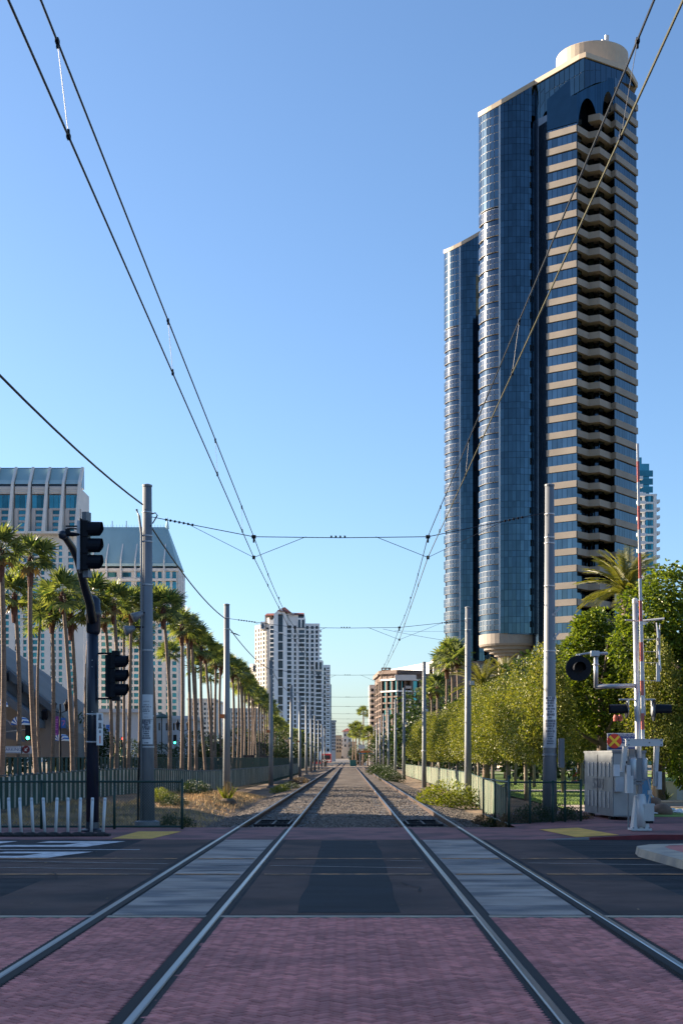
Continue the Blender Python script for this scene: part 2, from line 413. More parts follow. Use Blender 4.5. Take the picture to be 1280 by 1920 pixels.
def stencil(y0, y1, xr, n, label):
    "road lettering seen from the side: long blocky letters, slanted ends"
    b = MB(); z = 3 * EPS; sk = .55
    def q(x0, x1, ya, yb): 
        f = lambda x, y: (x + (y - y0) / (y1 - y0) * sk, y, z)
        b.quad(f(x0, ya), f(x1, ya), f(x1, yb), f(x0, yb))
    hgt = y1 - y0; x = xr
    for i in range(n):
        q(x - .75, x, y0, y1)
        q(x - 2.0, x - .75, y0, y0 + .3 * hgt)
        q(x - 1.75, x - .75, y0 + .72 * hgt, y1)
        if i % 2: q(x - 1.5, x - .75, y0 + .44 * hgt, y0 + .6 * hgt)
        x -= 2.45
    struct('road_lettering', b, 'line_white', label)
stencil(30.3, 32.3, -5.6, 4, 'white blocky road lettering in the far lane'); stencil(26.95, 28.7, -5.7, 4, 'white blocky road lettering in the nearer lane')

# far sidewalk: flush at the tracks, raised to either side
b = MB(); b.box((0, 36.0, -.196), (9.2, 5.8, .4)); struct('sidewalk', b, 'pink_concrete', 'pink concrete crossing between the road and the ballast')
b = MB(); b.prism([(-60, 33.1), (-4.6, 33.1), (-4.6, 38.9), (-60, 38.9)], -.4, .006); struct('sidewalk', b, 'pink_concrete')
b = MB()
# right part ramps up to a kerb height of .12
xs = [(4.6, .004), (7.0, .115), (60, .115)]
for (xa, za), (xb, zb) in zip(xs, xs[1:]):
    b.quad((xa, 33.24, za), (xb, 33.24, zb), (xb, 48, zb), (xa, 48, za))
struct('sidewalk', b, 'pink_concrete', 'raised pink pavement on the right side of the far kerb')
for nm, m, xa, za, xb, zb in (('kerb', 'gutter', 4.6, .004, 5.6, .05), ('kerb', 'red_curb', 5.6, .05, 7.0, .118), ('kerb', 'red_curb', 7.0, .118, 60, .118)):
    b = MB(); y0, y1 = 33.08, 33.235
    b.add([(xa, y0, -.2), (xb, y0, -.2), (xb, y1, -.2), (xa, y1, -.2), (xa, y0, za), (xb, y0, zb), (xb, y1, zb), (xa, y1, za)],
          [(0, 1, 5, 4), (1, 2, 6, 5), (2, 3, 7, 6), (3, 0, 4, 7), (4, 5, 6, 7)]); struct(nm, b, m)
def pad(pts, z, lab):
    t = thing('tactile_pad', lab, 'tactile pad', (pts[0][0], pts[0][1], 0), 'yellow tactile pads of the far kerb')
    b = MB(); vs = [(p[0], p[1], p[2]) for p in pts]; n = len(vs)
    b.add(vs + [(v[0], v[1], v[2] + .006) for v in vs], [(i, (i + 1) % n, n + (i + 1) % n, n + i) for i in range(n)] + [tuple(range(n, 2 * n))]); obj('plate', b, 'tactile_yellow', t)
    b = MB(); a0, a1, a2, a3 = [Vector(v) for v in pts]
    for i in range(26):
        for j in range(18):
            u, v = (i + .5) / 26, (j + .5) / 18
            p = (a0 * (1 - u) + a1 * u) * (1 - v) + (a3 * (1 - u) + a2 * u) * v
            b.lathe((p.x, p.y, p.z + .006), [(.012, 0), (.007, .004)], 6)
    o = obj('dome', b, 'tactile_yellow', t); o['kind'] = 'stuff'
pad([(-5.55, 33.4, .007), (-4.62, 33.4, .007), (-4.3, 36.6, .009), (-5.4, 36.6, .009)], 0, 'yellow tactile ramp pad beside the left-hand chain-link corner')
pad([(5.35, 33.4, .045), (6.35, 33.4, .092), (6.0, 37.2, .075), (5.0, 37.2, .03)], 0, 'yellow tactile ramp pad in front of the grey cabinet')
# right median nose
t = thing('traffic_island', 'pale concrete nose of the traffic island with pink paving on top', 'traffic island', (7, 25, 0))
out = [(5.58, 27.4), (5.7, 28.3), (6.1, 28.9), (6.8, 29.1), (16, 29.4), (16, 18.5), (6.6, 19.5), (5.75, 23.0)]
inn_ = [(6.15, 27.3), (6.2, 27.9), (6.4, 28.4), (6.9, 28.6), (16, 28.9), (16, 19.1), (6.95, 20.1), (6.25, 23.2)]
b = MB(); n = len(out)
b.add([(p[0], p[1], -.02) for p in out] + [(p[0] * .985 + .12, p[1], .15) for p in out] + [(p[0], p[1], .16) for p in inn_],
      [(i, (i + 1) % n, n + (i + 1) % n, n + i) for i in range(n)] + [(n + i, n + (i + 1) % n, 2 * n + (i + 1) % n, 2 * n + i) for i in range(n)])
obj('kerb_ring', b, 'curb_concrete', t)
b = MB(); b.prism(inn_[::-1], .0, .157); obj('paved_top', b, 'paver', t)

# ------------------------------------------------------------------ herringbone bricks of the near pavement
random.seed(11)
pave = tag(bpy.data.objects.new('brick_paving', None), 'red brick herringbone paving in the foreground', None, None, 'structure'); C.objects.link(pave); LOC[pave.name] = Vector((0, 0, 0))
bw = .075; gap = .012; a45 = math.sqrt(.5)
cells = []
for i in range(-190, 340):
    for j in range(-190, 340):
        d = (i - j) % 4
        if d == 0: cx, cy, rz, = (i + 1) * bw, (j + .5) * bw, 0
        elif d == 3: cx, cy, rz = (i + .5) * bw, (j + 1) * bw, math.pi / 2
        else: continue
        X = (cx - cy) * a45; Y = (cx + cy) * a45 + 6
        if not (-6.2 < X < 6.2 and 7.0 < Y < 16.9): continue
        if any(-.11 < (X - r) * (1 if abs(r) < 2 else -1) * (1 if r > 0 else -1) < .15 for r in RAILS): continue
        cells.append((X, Y, rz + math.pi / 4))
vis = sorted([c for c in cells if abs(c[0] + .05) < .245 * c[1] and c[1] > 10.15], key=lambda c: c[1])
singles = set(vis[:300])
def brick_mb(b, c, d, M):
    hx, hy, hz = d[0] / 2, d[1] / 2, d[2]; e = .005
    vs = [Vector((x, y, -hz)) for x, y in ((-hx, -hy), (hx, -hy), (hx, hy), (-hx, hy))] + [Vector((x, y, -e)) for x, y in ((-hx, -hy), (hx, -hy), (hx, hy), (-hx, hy))] + [Vector((x, y, 0)) for x, y in ((-hx + e, -hy + e), (hx - e, -hy + e), (hx - e, hy - e), (-hx + e, hy - e))]
    b.add([M @ v + Vector(c) for v in vs], [(k * 4 + i, k * 4 + (i + 1) % 4, k * 4 + 4 + (i + 1) % 4, k * 4 + 4 + i) for k in (0, 1) for i in range(4)] + [(8, 9, 10, 11)])
bb = MB(); brick_mb(bb, (0, 0, 0), (2 * bw - gap, bw - gap, .03), Matrix.Identity(3)); bme = bb.mesh('paving_brick', 'paver')
bb = MB()
for c in cells:
    z = random.uniform(-.002, .002); e = Euler((random.gauss(0, .006), random.gauss(0, .006), c[2]))
    if c in singles:
        o = bpy.data.objects.new('brick', bme); C.objects.link(o); o.parent = pave; o.location = (c[0], c[1], z); o.rotation_euler = e
    else: brick_mb(bb, (c[0], c[1], z), (2 * bw - gap, bw - gap, .03), e.to_matrix())
o = obj('brick', bb, 'paver', pave); o['kind'] = 'stuff'
# mortar fillets between bricks and rails
for r in RAILS:
    inn = (1 if abs(r) < 2 else -1) * (1 if r > 0 else -1)
    b = MB(); b.box((r + inn * .137, 12, -.012), (.02, 9.9, .02)); struct('mortar_strip', b, 'paver_bed')
    b = MB(); b.box((r - inn * .098, 12, -.012), (.02, 9.9, .02)); struct('mortar_strip', b, 'paver_bed')
# leaf litter and scraps on the paving
b = MB(); random.seed(5)
for i in range(60):
    Y = random.uniform(10.3, 32); X = random.uniform(-.24, .24) * Y; s = random.uniform(.01, .035); a = random.random() * 6.3
    p = Vector((X, Y, .022)); u = Vector((math.cos(a), math.sin(a), .15)) * s; v = Vector((-math.sin(a), math.cos(a), .1)) * s * .5
    b.add([p - u, p + v, p + u, p - v], [(0, 1, 2), (0, 2, 3)])
tag(obj('leaf_litter', b, 'dry_grass'), 'small dry leaves scattered on the paving and road', 'litter', None, 'stuff')

# ------------------------------------------------------------------ ballast bed and open ground
b = MB(); prof = [(-5.0, -.44), (-3.95, -.24), (-3.4, -.17), (-3.1, -.17), (-2.3, -.15), (-1.5, -.17), (-1.2, -.16), (0, -.13), (1.2, -.16), (1.5, -.17), (2.3, -.15), (3.1, -.17), (3.4, -.17), (3.95, -.24), (5.2, -.44)]
ys = [38.9 + i * 1.2 for i in range(60)] + [112 + i * 8 for i in range(60)]
random.seed(2); n = len(prof)
b.add([(p[0], y, p[1] + random.uniform(-.02, .02)) for y in ys for p in prof], [(i * n + j, i * n + j + 1, (i + 1) * n + j + 1, (i + 1) * n + j) for i in range(len(ys) - 1) for j in range(n - 1)])
struct('ballast_bed', b, 'ballast', None, True)
def bedz(x):
    for (xa, za), (xb, zb) in zip(prof, prof[1:]):
        if xa <= x <= xb: return za + (zb - za) * (x - xa) / (xb - xa)
    return -.44
b = MB(); oc = [(1, 0, 0), (-1, 0, 0), (0, 1, 0), (0, -1, 0), (0, 0, 1)]
for i in range(21000):
    Y = 38.95 + (random.random() ** 1.7) * 62; X = random.uniform(-4.9, 5.1)
    if any(abs(X - r) < .09 for r in RAILS): continue
    s = random.uniform(.018, .042); q = Euler((random.random() * 6, random.random() * 6, random.random() * 6)).to_matrix()
    c = Vector((X, Y, bedz(X) + s * .35))
    vs = [q @ Vector((v[0] * s, v[1] * s * random.uniform(.6, 1), v[2] * s * .8)) + c for v in oc] + [q @ Vector((0, 0, -s * .8)) + c]
    b.add(vs, [(0, 2, 4), (2, 1, 4), (1, 3, 4), (3, 0, 4), (2, 0, 5), (1, 2, 5), (3, 1, 5), (0, 3, 5)])
tag(obj('ballast_stones', b, 'stone'), 'loose grey and tan ballast stones between and beside the rails', 'gravel', None, 'stuff')
# concrete sleepers just showing through the ballast
random.seed(8)
sl_me = None
for k in range(0, 60):
    for cx in (-2.3, 2.3):
        b = MB()
        if sl_me is None: b.box((0, 0, 0), (2.4, .22, .12)); sl_me = b.mesh('sleeper', 'gutter')
        o = bpy.data.objects.new('sleeper', sl_me); C.objects.link(o); o.location = (cx, 39.6 + k * .75, -.215 + random.uniform(-.012, .012))
        tag(o, 'concrete sleeper almost buried in the ballast under the %s track' % ('left' if cx < 0 else 'right'), 'sleeper', 'concrete sleepers under the %s track' % ('left' if cx < 0 else 'right'))
def verge(name, x0, x1, y0, y1, m, nx, ny, dz=0, jit=.03):
    b = MB(); xs = [x0 + (x1 - x0) * i / nx for i in range(nx + 1)]; ys = [y0 + (y1 - y0) * i / ny for i in range(ny + 1)]
    b.add([(x, y, gz(x, y) + dz + random.uniform(-jit, jit)) for y in ys for x in xs], [(j * (nx + 1) + i, j * (nx + 1) + i + 1, (j + 1) * (nx + 1) + i + 1, (j + 1) * (nx + 1) + i) for j in range(ny) for i in range(nx)])
    return struct(name, b, m, None, True)
verge('verge', -60, -4.2, 38.9, 130, 'dirt', 60, 70); verge('verge', -60, -4.2, 130, 430, 'dirt', 20, 40)
verge('verge', 4.4, 8.6, 38.9, 130, 'dirt', 12, 90, -.01); verge('verge', 4.4, 8.6, 130, 430, 'dirt', 6, 40, -.01)
b = MB(); random.seed(21)
for i in range(26000):
    Y = random.uniform(45, 82); X = random.uniform(-9.0 if Y > 58 else -12, -4.6)
    if random.random() > min(1, (-4.4 - X) / .8): continue
    z = gz(X, Y) - .02; h = random.uniform(.05, .17) * (1.5 if random.random() < .1 else 1); a = random.random() * 6.3; l = random.uniform(-.08, .08); w = .012
    u = Vector((math.cos(a), math.sin(a), 0)) * w
    p = Vector((X, Y, z)); b.add([p - u, p + u, p + Vector((l, random.uniform(-.08, .08), h))], [(0, 1, 2)])
tag(obj('dry_grass', b, 'dry_grass'), 'dry golden grass on the bank left of the tracks', 'grass', None, 'stuff')
# park ground right
b = MB(); random.seed(4)
b.quad((8.6, 52, -.10), (90, 52, -.06), (90, 210, .1), (8.6, 210, -.10)); struct('lawn', b, 'lawn')
for y0, y1, z in ((56.5, 59.5, -.055), (84, 88, -.05), (170, 176, .09)):
    sheet('path', 8.7, 90, y0, y1, z, 'path')
sheet('pavement', 8.0, 60, 48, 52.2, .05, 'path')
b = MB()
for i in range(22000):
    Y = random.uniform(60, 130); X = random.uniform(8.6, .26 * Y)
    z = -.1; h = random.uniform(.03, .10); a = random.random() * 6.3; u = Vector((math.cos(a), math.sin(a), 0)) * .02; p = Vector((X, Y, z))
    b.add([p - u, p + u, p + Vector((random.uniform(-.04, .04), random.uniform(-.04, .04), h))], [(0, 1, 2)])
tag(obj('lawn_grass', b, 'lawn'), 'mown green grass of the park lawn behind the trees', 'grass', None, 'stuff')
# street on the left behind the fence
sheet('street', -24, -13.5, 40, 430, .03 + .0, 'asphalt')
# drain boxes between the rails
for cx, px, lab in ((-2.3, 0, 'black iron drain grate between the rails of the left track'), (2.3, 0, 'black iron drain grate between the rails of the right track')):
    t = thing('drain_grate', lab, 'drain grate', (cx, 44, -.12))
    b = MB()
    for s in (-1, 1): b.box((cx, 44 + s * 1.5, -.12), (1.06, .08, .10)); b.box((cx + s * .5, 44, -.12), (.06, 2.88, .10))
    obj('frame', b, 'black_paint', t)
    b = MB(); b.box((cx, 44, -.145), (.9, 2.86, .02)); obj('tray', b, 'ballast', t)
    for i in range(3): piece(t, 'bar', 'black_paint', (cx, 43.25 + i * .75, -.12), (.9, .06, .05))
    piece(t, 'bar', 'black_paint', (cx, 44, -.105), (.06, 2.86, .03))
# ================================================================== BUILDINGS
def lattice(par, p0, p1, z0, z1, cols, rows, wall, glass, depth=.4, proud=.06, win='window', jit=.004, thick=None):
    "wall front from p0 (left) to p1 (right): recessed panes behind piers and spandrels"
    p0 = Vector((p0[0], p0[1], 0)); p1 = Vector((p1[0], p1[1], 0)); L = (p1 - p0).length; t = (p1 - p0) / L
    n = Vector((t.y, -t.x, 0)); rz = math.atan2(t.y, t.x); th = thick or depth
    def at(s, z, off): q = p0 + t * s + n * off; return (q.x, q.y, z)
    e = 0.
    edges = [0] + [v for c in cols for v in c] + [L]
    for a, c in zip(edges[::2], edges[1::2]):
        if c - a > .02: piece(par, 'pier', wall, at((a + c) / 2, (z0 + z1) / 2, -th / 2 + proud), (c - a, th, z1 - z0), rz)
    ze = [z0] + [v for r in rows for v in r] + [z1]
    for a, c in zip(ze[::2], ze[1::2]):
        if c - a > .02: piece(par, 'spandrel', wall, at(L / 2, (a + c) / 2, -th / 2), (L, th - .02, c - a), rz)
    for (a, c) in cols:
        for (za, zb) in rows:
            piece(par, win, glass, at((a + c) / 2, (za + zb) / 2, -depth - .05), (c - a + .12, .06, zb - za + .12), rz, random.gauss(0, jit), random.gauss(0, jit))

# ---------------------------------------------------------------- the tall glass tower
def glass_tower():
    random.seed(31)
    T = thing('glass_tower', 'tall dark blue glass tower with beige balcony bands, topped by a cream drum', 'skyscraper', (42, 275, 0), 'twin curved glass towers')
    CX, CY, CR = 30.9, 274.5, 5.78; BX, BY, BR = 32.0, 275.75, 7.57
    def cp(phi, r=CR): return Vector((CX + r * math.sin(R(phi)), CY - r * math.cos(R(phi)), 0))
    def bp(phi, r=BR): return Vector((BX + r * math.sin(R(phi)), BY - r * math.cos(R(phi)), 0))
    FH = 3.119; zk = lambda k: 118.07 - FH * k
    def roofpx(px): 
        if px <= 1095: return 212 - (px - 893) * .5792
        if px <= 1180: return 95 + (px - 1095) * .353
        return 125 + (px - 1180) * 1.9
    def ztop(p): px = VX + p.x * F / p.y; return H + (VY - roofpx(px)) * p.y / F
    zb0 = 25.5
    # --- core of the round bay
    b = MB(); poly = [(cp(a, CR - .3).x, cp(a, CR - .3).y) for a in range(-92, -24, 6)] + [(bp(a, BR - .3).x, bp(a, BR - .3).y) for a in range(-25, 27, 5)] + [(35.9, 280), (27, 284)]
    b.prism(poly, 25.3, lambda p: min(ztop(Vector((p[0], p[1], 0))), 126) - 1.0)
    core = obj('core_wall', b, 'dark_glass', T)
    # --- round bay, glass part (phi -22..66): two pane rows a floor
    nc = 9; da = 51.4 / nc
    for c in range(nc):
        a0, a1 = -25.7 + c * da, -25.7 + (c + 1) * da; am = (a0 + a1) / 2; pm = bp(am, BR * math.cos(R(da / 2)))
        w = 2 * BR * math.sin(R(da / 2)) - .05; zt = ztop(pm) - .5; z = zb0
        rows = []
        while True:
            for h in (1.95, FH - 1.95):
                if z + h > zt: break
                rows.append((z, h)); z += h
            else: continue
            break
        for (zz, h) in rows[::-1]:
            piece(T, 'bay_pane', 'tower_glass', (pm.x, pm.y, zz + h / 2), (w, .08, h - .05), R(am), random.gauss(0, .004), random.gauss(0, .006))
        q0, q1 = bp(a0 + .3), bp(a1 - .3); b = MB()
        lo = rows[-1][0] + rows[-1][1] + .02
        b.add([(q0.x, q0.y, lo), (q1.x, q1.y, lo), (q1.x, q1.y, ztop(q1) - .3), (q0.x, q0.y, ztop(q0) - .3)], [(0, 1, 2, 3)]); obj('crown_pane', b, 'tower_glass', T)
    # light vertical edge between balcony part and glass part
    q = cp(-23.2, CR + .02); b = MB(); b.box((q.x, q.y, (zb0 + ztop(q)) / 2), (.35, .2, ztop(q) - zb0 - 1), R(-23)); obj('edge_fin', b, 'alu', T)
    # --- round bay, balcony part (phi -88..-24)
    def arc_strip(b, r, a0, a1, z0, z1, n=8, close=True):
        for i in range(n):
            p, q = cp(a0 + (a1 - a0) * i / n, r), cp(a0 + (a1 - a0) * (i + 1) / n, r)
            b.quad((p.x, p.y, z0), (q.x, q.y, z0), (q.x, q.y, z1), (p.x, p.y, z1))
    a0, a1, npn = -88., -25., 7
    zlist = []
    z = zb0 - .3; k = 0
    while z + FH < 108.0: zlist.append(z); z += FH
    for z in zlist[::-1]:
        # floor slab with beige soffit, curved backing and panel grid
        b = MB(); arc = [cp(a0 + (a1 - a0) * i / 10, CR - .05) for i in range(11)]
        inr = [cp(a0 + (a1 - a0) * i / 10, CR - 2.0) for i in range(10, -1, -1)]
        b.prism([(p.x, p.y) for p in arc + inr], z + 1.0, z + 1.22)
        s = obj('balcony_slab', b, 'soffit', T)
        b = MB(); arc_strip(b, CR - .02, a0, a1, z + 1.02, z + 3.02, npn); arc_strip(b, CR - .08, a1, a0, z + 1.02, z + 3.02, npn)
        pb = obj('balcony_parapet', b, 'alu_line', T)
        for i in range(npn):
            p, q = cp(a0 + (a1 - a0) * (i + .06) / npn, CR + .03), cp(a0 + (a1 - a0) * (i + .94) / npn, CR + .03)
            b = MB()
            for za, zb_ in ((1.1, 1.98), (2.06, 2.94)): b.quad((p.x, p.y, z + za), (q.x, q.y, z + za), (q.x, q.y, z + zb_), (p.x, p.y, z + zb_))
            obj('panel', b, 'silver_glass', pb)
    b = MB(); arc_strip(b, CR - 1.6, a0, a1, zb0, 108, 8); obj('recess_wall', b, 'mullion', T)
    # closed glass grid above the balconies
    z = zlist[-1] + FH + .6
    b = MB(); arc_strip(b, CR - .02, a0, a1, z - .5, z + 20, npn)
    zt0 = []
    b = MB()
    for i in range(npn):
        p, q = cp(a0 + (a1 - a0) * i / npn, CR - .02), cp(a0 + (a1 - a0) * (i + 1) / npn, CR - .02)
        b.add([(p.x, p.y, z - .4), (q.x, q.y, z - .4), (q.x, q.y, ztop(q) - .3), (p.x, p.y, ztop(p) - .3)], [(0, 1, 2, 3)])
    gb = obj('upper_grid', b, 'alu_line', T)
    for i in range(npn):
        p, q = cp(a0 + (a1 - a0) * (i + .07) / npn, CR + .03), cp(a0 + (a1 - a0) * (i + .93) / npn, CR + .03)
        zz = z - .3
        while zz < min(ztop(p), ztop(q)) - .6:
            zu = zz + 1.45; b = MB(); up = min(zu, ztop(p) - .4), min(zu, ztop(q) - .4)
            b.add([(p.x, p.y, zz), (q.x, q.y, zz), (q.x, q.y, max(zz + .05, up[1])), (p.x, p.y, max(zz + .05, up[0]))], [(0, 1, 2, 3)]); obj('grid_pane', b, 'tower_glass_b', gb); zz += 1.56
    # --- main body
    D0, D1 = Vector((37.05, 265.6, 0)), Vector((42.05, 262, 0))
    E = [D1, Vector((44.7, 265.1, 0)), Vector((46.6, 264.2, 0)), Vector((49.45, 267.8, 0)), Vector((50.05, 266.9, 0))]; F1 = Vector((55.7, 274.5, 0))
    cr = bp(25.7)
    b = MB()
    back = [(49.8, 290), (33, 292)]
    mid = [(D0.x + .35, D0.y + .45), (D1.x - .1, D1.y + .45), (42.6, 264.5), (44.9, 268.2), (47.0, 267.6), (49.2, 270.4), (50.3, 267.6), (F1.x - .5, F1.y + .15)]
    b.prism([(cr.x - .3, cr.y)] + mid + back, 0, lambda p: 122.5 if p[0] < 43 else 126.5); obj('body_wall', b, 'dark_glass', T)
    # dark reveal beside the round bay
    b = MB(); b.quad((cr.x, cr.y, 20), (D0.x, D0.y, 20), (D0.x, D0.y, 121), (cr.x, cr.y, 121)); obj('reveal_wall', b, 'dark_glass', T)
    def ribbon(pa, pb, kk0, npan, glass):
        t = (pb - pa).normalized(); L = (pb - pa).length; n = Vector((t.y, -t.x, 0)); rz = math.atan2(t.y, t.x); mid_ = (pa + pb) / 2
        for k in range(kk0, 38):
            zc = zk(k); q = mid_ + n * -.05
            piece(T, 'spandrel_band', 'cream', (q.x, q.y, zc), (L, .5, 1.2), rz)
            for i in range(npan):
                s = (i + .5) / npan * L; q = pa + t * s + n * -.16
                piece(T, 'ribbon_pane', glass, (q.x, q.y, zc + FH / 2), (L / npan - .07, .06, FH - 1.22), rz, random.gauss(0, .004), random.gauss(0, .008))
    ribbon(D0, D1, 0, 6, 'tower_glass_b'); ribbon(E[4], F1, -3, 9, 'tower_glass')
    # stepped balconies
    for k in range(-2, 38):
        if k == -2: pts = E[3:]
        elif k == -1: pts = E[1:]
        else: pts = E
        zc = zk(k); b = MB(); inner = []
        for i, p in enumerate(pts):
            q = pts[i + 1] if i + 1 < len(pts) else None
        def offs(d):
            r = []
            for i, p in enumerate(pts):
                ns = []
                if i: t = (p - pts[i - 1]).normalized(); ns.append(Vector((t.y, -t.x, 0)))
                if i + 1 < len(pts): t = (pts[i + 1] - p).normalized(); ns.append(Vector((t.y, -t.x, 0)))
                nn = sum(ns, Vector()); r.append(p + nn * d / (1 if len(ns) == 1 else 1))
            return r
        o_, i_ = offs(.12), offs(-.18); n = len(pts)
        vs = [(p.x, p.y, zc - .6) for p in o_] + [(p.x, p.y, zc + .6) for p in o_] + [(p.x, p.y, zc + .6) for p in i_] + [(p.x, p.y, zc - .6) for p in i_]
        b.add(vs, [(g * n + i, g * n + i + 1, ((g + 1) % 4) * n + i + 1, ((g + 1) % 4) * n + i) for g in range(4) for i in range(n - 1)])
        obj('balcony_parapet', b, 'cream', T)
        b = MB(); poly = [(p.x, p.y) for p in i_] + [(52, 271.5), (44, 269)] if len(pts) == 5 else [(p.x, p.y) for p in i_] + [(51.5, 270.5), (47.5, 270)]
        b.prism(poly, zc - .59, zc - .38); obj('balcony_slab', b, 'soffit', T)
        if k >= 0:
            for (qx, qy, rz, w) in ((42.75, 263.8, R(50), 1.7), (47.45, 266.7, R(50), 1.9), (45.4, 266.9, R(-25), 1.2)):
                piece(T, 'balcony_window', 'tower_glass', (qx, qy, zc + FH / 2 + .05), (w, .06, FH - 1.1), rz, random.gauss(0, .006), random.gauss(0, .012))
    # --- crown: glass wall above the arch line
    pl = lambda px: (Vector((35.28 + (43.2 - 35.28) * (px - 1000) / 95, 268.85 + (260.4 - 268.85) * (px - 1000) / 95, 0)) if px <= 1095 else Vector((43.2 + (55.4 - 43.2) * (px - 1095) / 99, 260.4 + (273.6 - 260.4) * (px - 1095) / 99, 0)))
    arch = [(1000, 262), (1008, 232), (1020, 208), (1036, 196), (1055, 188), (1075, 176), (1095, 165), (1115, 155), (1150, 147), (1194, 163)]
    def archpx(px):
        for (xa, ya), (xb, yb) in zip(arch, arch[1:]):
            if xa <= px <= xb: return ya + (yb - ya) * (px - xa) / (xb - xa)
        return arch[-1][1]
    cols = [1000 + i * 9.5 for i in range(10)] + [1095 + i * 9.9 for i in range(11)]
    for pa, pb in zip(cols, cols[1:]):
        if pb - pa < 1: continue
        A, B = pl(pa), pl(pb); za, zb_ = H + (VY - archpx(pa)) * A.y / F, H + (VY - archpx(pb)) * B.y / F
        ta, tb = ztop(A) - .3, ztop(B) - .3; g = .05
        t = (B - A).normalized(); A2, B2 = A + t * g, B - t * g
        nr = max(1, round((ta - za) / 3.1))
        for r in range(nr):
            u0, u1 = r / nr, (r + 1) / nr - .012
            b = MB(); b.add([(A2.x, A2.y, za + (ta - za) * u0), (B2.x, B2.y, zb_ + (tb - zb_) * u0), (B2.x, B2.y, zb_ + (tb - zb_) * u1), (A2.x, A2.y, za + (ta - za) * u1)], [(0, 1, 2, 3)])
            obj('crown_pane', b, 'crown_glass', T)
        n = Vector((t.y, -t.x, 0)) * -.1; b = MB()
        A3, B3 = A + n, B + n
        b.quad((A3.x, A3.y, za), (B3.x, B3.y, zb_), (B3.x, B3.y, tb), (A3.x, A3.y, ta)); obj('crown_backing', b, 'mullion', T)
        A4, B4 = A + n * 2.5, B + n * 2.5; b = MB(); b.quad((A.x, A.y, za), (A4.x, A4.y, za), (B4.x, B4.y, zb_), (B.x, B.y, zb_)); obj('crown_soffit', b, 'dark_glass', T)
    # dark rounded hood that closes the top of the balcony stack
    b = MB(); hA, hB = Vector((42.05, 262.15, 0)), Vector((49.9, 266.95, 0)); NH = 30
    def hlow(u):
        if u < .55: return 119.0 + 5.3 * math.sqrt(max(0, 1 - ((u - .30) / .25) ** 2)) if u > .05 else 119.0
        if u < .68: return 121.2
        return 121.2 + 5.6 * math.sqrt(max(0, 1 - ((u - .84) / .17) ** 2))
    for i in range(NH):
        p, q = hA.lerp(hB, i / NH), hA.lerp(hB, (i + 1) / NH); tz = lambda u: 128.2 + 1.4 * u
        b.quad((p.x, p.y, hlow(i / NH)), (q.x, q.y, hlow((i + 1) / NH)), (q.x, q.y, tz((i + 1) / NH)), (p.x, p.y, tz(i / NH)))
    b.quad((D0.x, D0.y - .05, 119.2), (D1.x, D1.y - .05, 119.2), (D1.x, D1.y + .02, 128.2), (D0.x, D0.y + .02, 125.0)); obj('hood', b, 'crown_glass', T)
    # --- coping, roof, drum
    path = [cp(a, CR + .15) for a in range(-88, -24, 8)] + [bp(a, BR + .15) for a in range(-24, 26, 6)] + [pl(px) + Vector((-.1, -.3, 0)) for px in cols[:10]] + [pl(px) + Vector((.2, -.3, 0)) for px in cols[10:]]
    b = MB()
    for A, B in zip(path, path[1:]):
        if (B - A).length < .05: continue
        t = (B - A).normalized(); n = Vector((-t.y, t.x, 0)) * .8; za, zb_ = ztop(A), ztop(B)
        b.add([(A.x, A.y, za - .9), (B.x, B.y, zb_ - .9), (B.x, B.y, zb_), (A.x, A.y, za), (A.x + n.x, A.y + n.y, za - .9), (B.x + n.x, B.y + n.y, zb_ - .9), (B.x + n.x, B.y + n.y, zb_), (A.x + n.x, A.y + n.y, za)],
              [(0, 1, 2, 3), (3, 2, 6, 7), (5, 4, 7, 6), (0, 4, 5, 1)])
    obj('coping', b, 'cream_light', T)
    b = MB(); rp = path + [Vector((52, 289, 0)), Vector((33, 291, 0))]
    cen = Vector((44, 278, 127)); vs = [(p.x, p.y, ztop(p) - .5 if p in path else 122) for p in rp] + [tuple(cen)]
    b.add(vs, [(i, (i + 1) % len(rp), len(rp)) for i in range(len(rp))]); obj('roof', b, 'cream', T)
    b = MB(); b.lathe((47.5, 277.4, 124), [(6.95, 0), (6.95, 14.5), (6.85, 14.62), (6.5, 14.62), (6.5, 14.3)], 48); drum = obj('drum', b, 'cream_light', T)
    b = MB(); b.box((49.3, 274.6, 139.4), (.9, .5, 2.6), .3); b.box((49.9, 274.8, 140.6), (.7, .4, 2.2), .3); b.box((48.2, 274.8, 139.0), (1.3, .8, .9)); obj('roof_antenna', b, 'galv_light', T)
    # --- stepped saucer under the bay and its column
    b = MB(); b.lathe((31.3, 274.7, 21.5), [(3.1, 0), (3.2, .55), (4.05, .57), (4.15, 1.15), (5.1, 1.17), (5.2, 1.8), (5.9, 1.82), (6.1, 2.2), (6.1, 4.1)], 40); obj('saucer', b, 'cream', T)
    b = MB(); b.lathe((30.6, 274.7, 0), [(1.9, 0), (1.75, 2), (1.75, 21.8)], 20); obj('column', b, 'cream_light', T)
    # podium
    b = MB()
    for i, (z0, z1, g) in enumerate(((0, 5, 0), (6.6, 9.6, .5), (11.5, 14, .2), (15.6, 17.6, .6))):
        b.prism([(27 - g, 284), (36.5 + g, 283.5), (37, 292), (26, 292)], z0, z1)
    obj('podium_band', b, 'cream', T)
    b = MB(); b.prism([(28, 285), (36, 285), (36.5, 291.5), (27, 291.5)], 0, 21); obj('podium_glass', b, 'dark_glass', T)
    flush(T); return T
tower = glass_tower()
tw2 = copy_tree(tower); tw2.location = (42 - 1.7, 275 + 74, 0)
tag(tw2, 'second blue glass tower, lower in the picture, half hidden behind the nearer one')

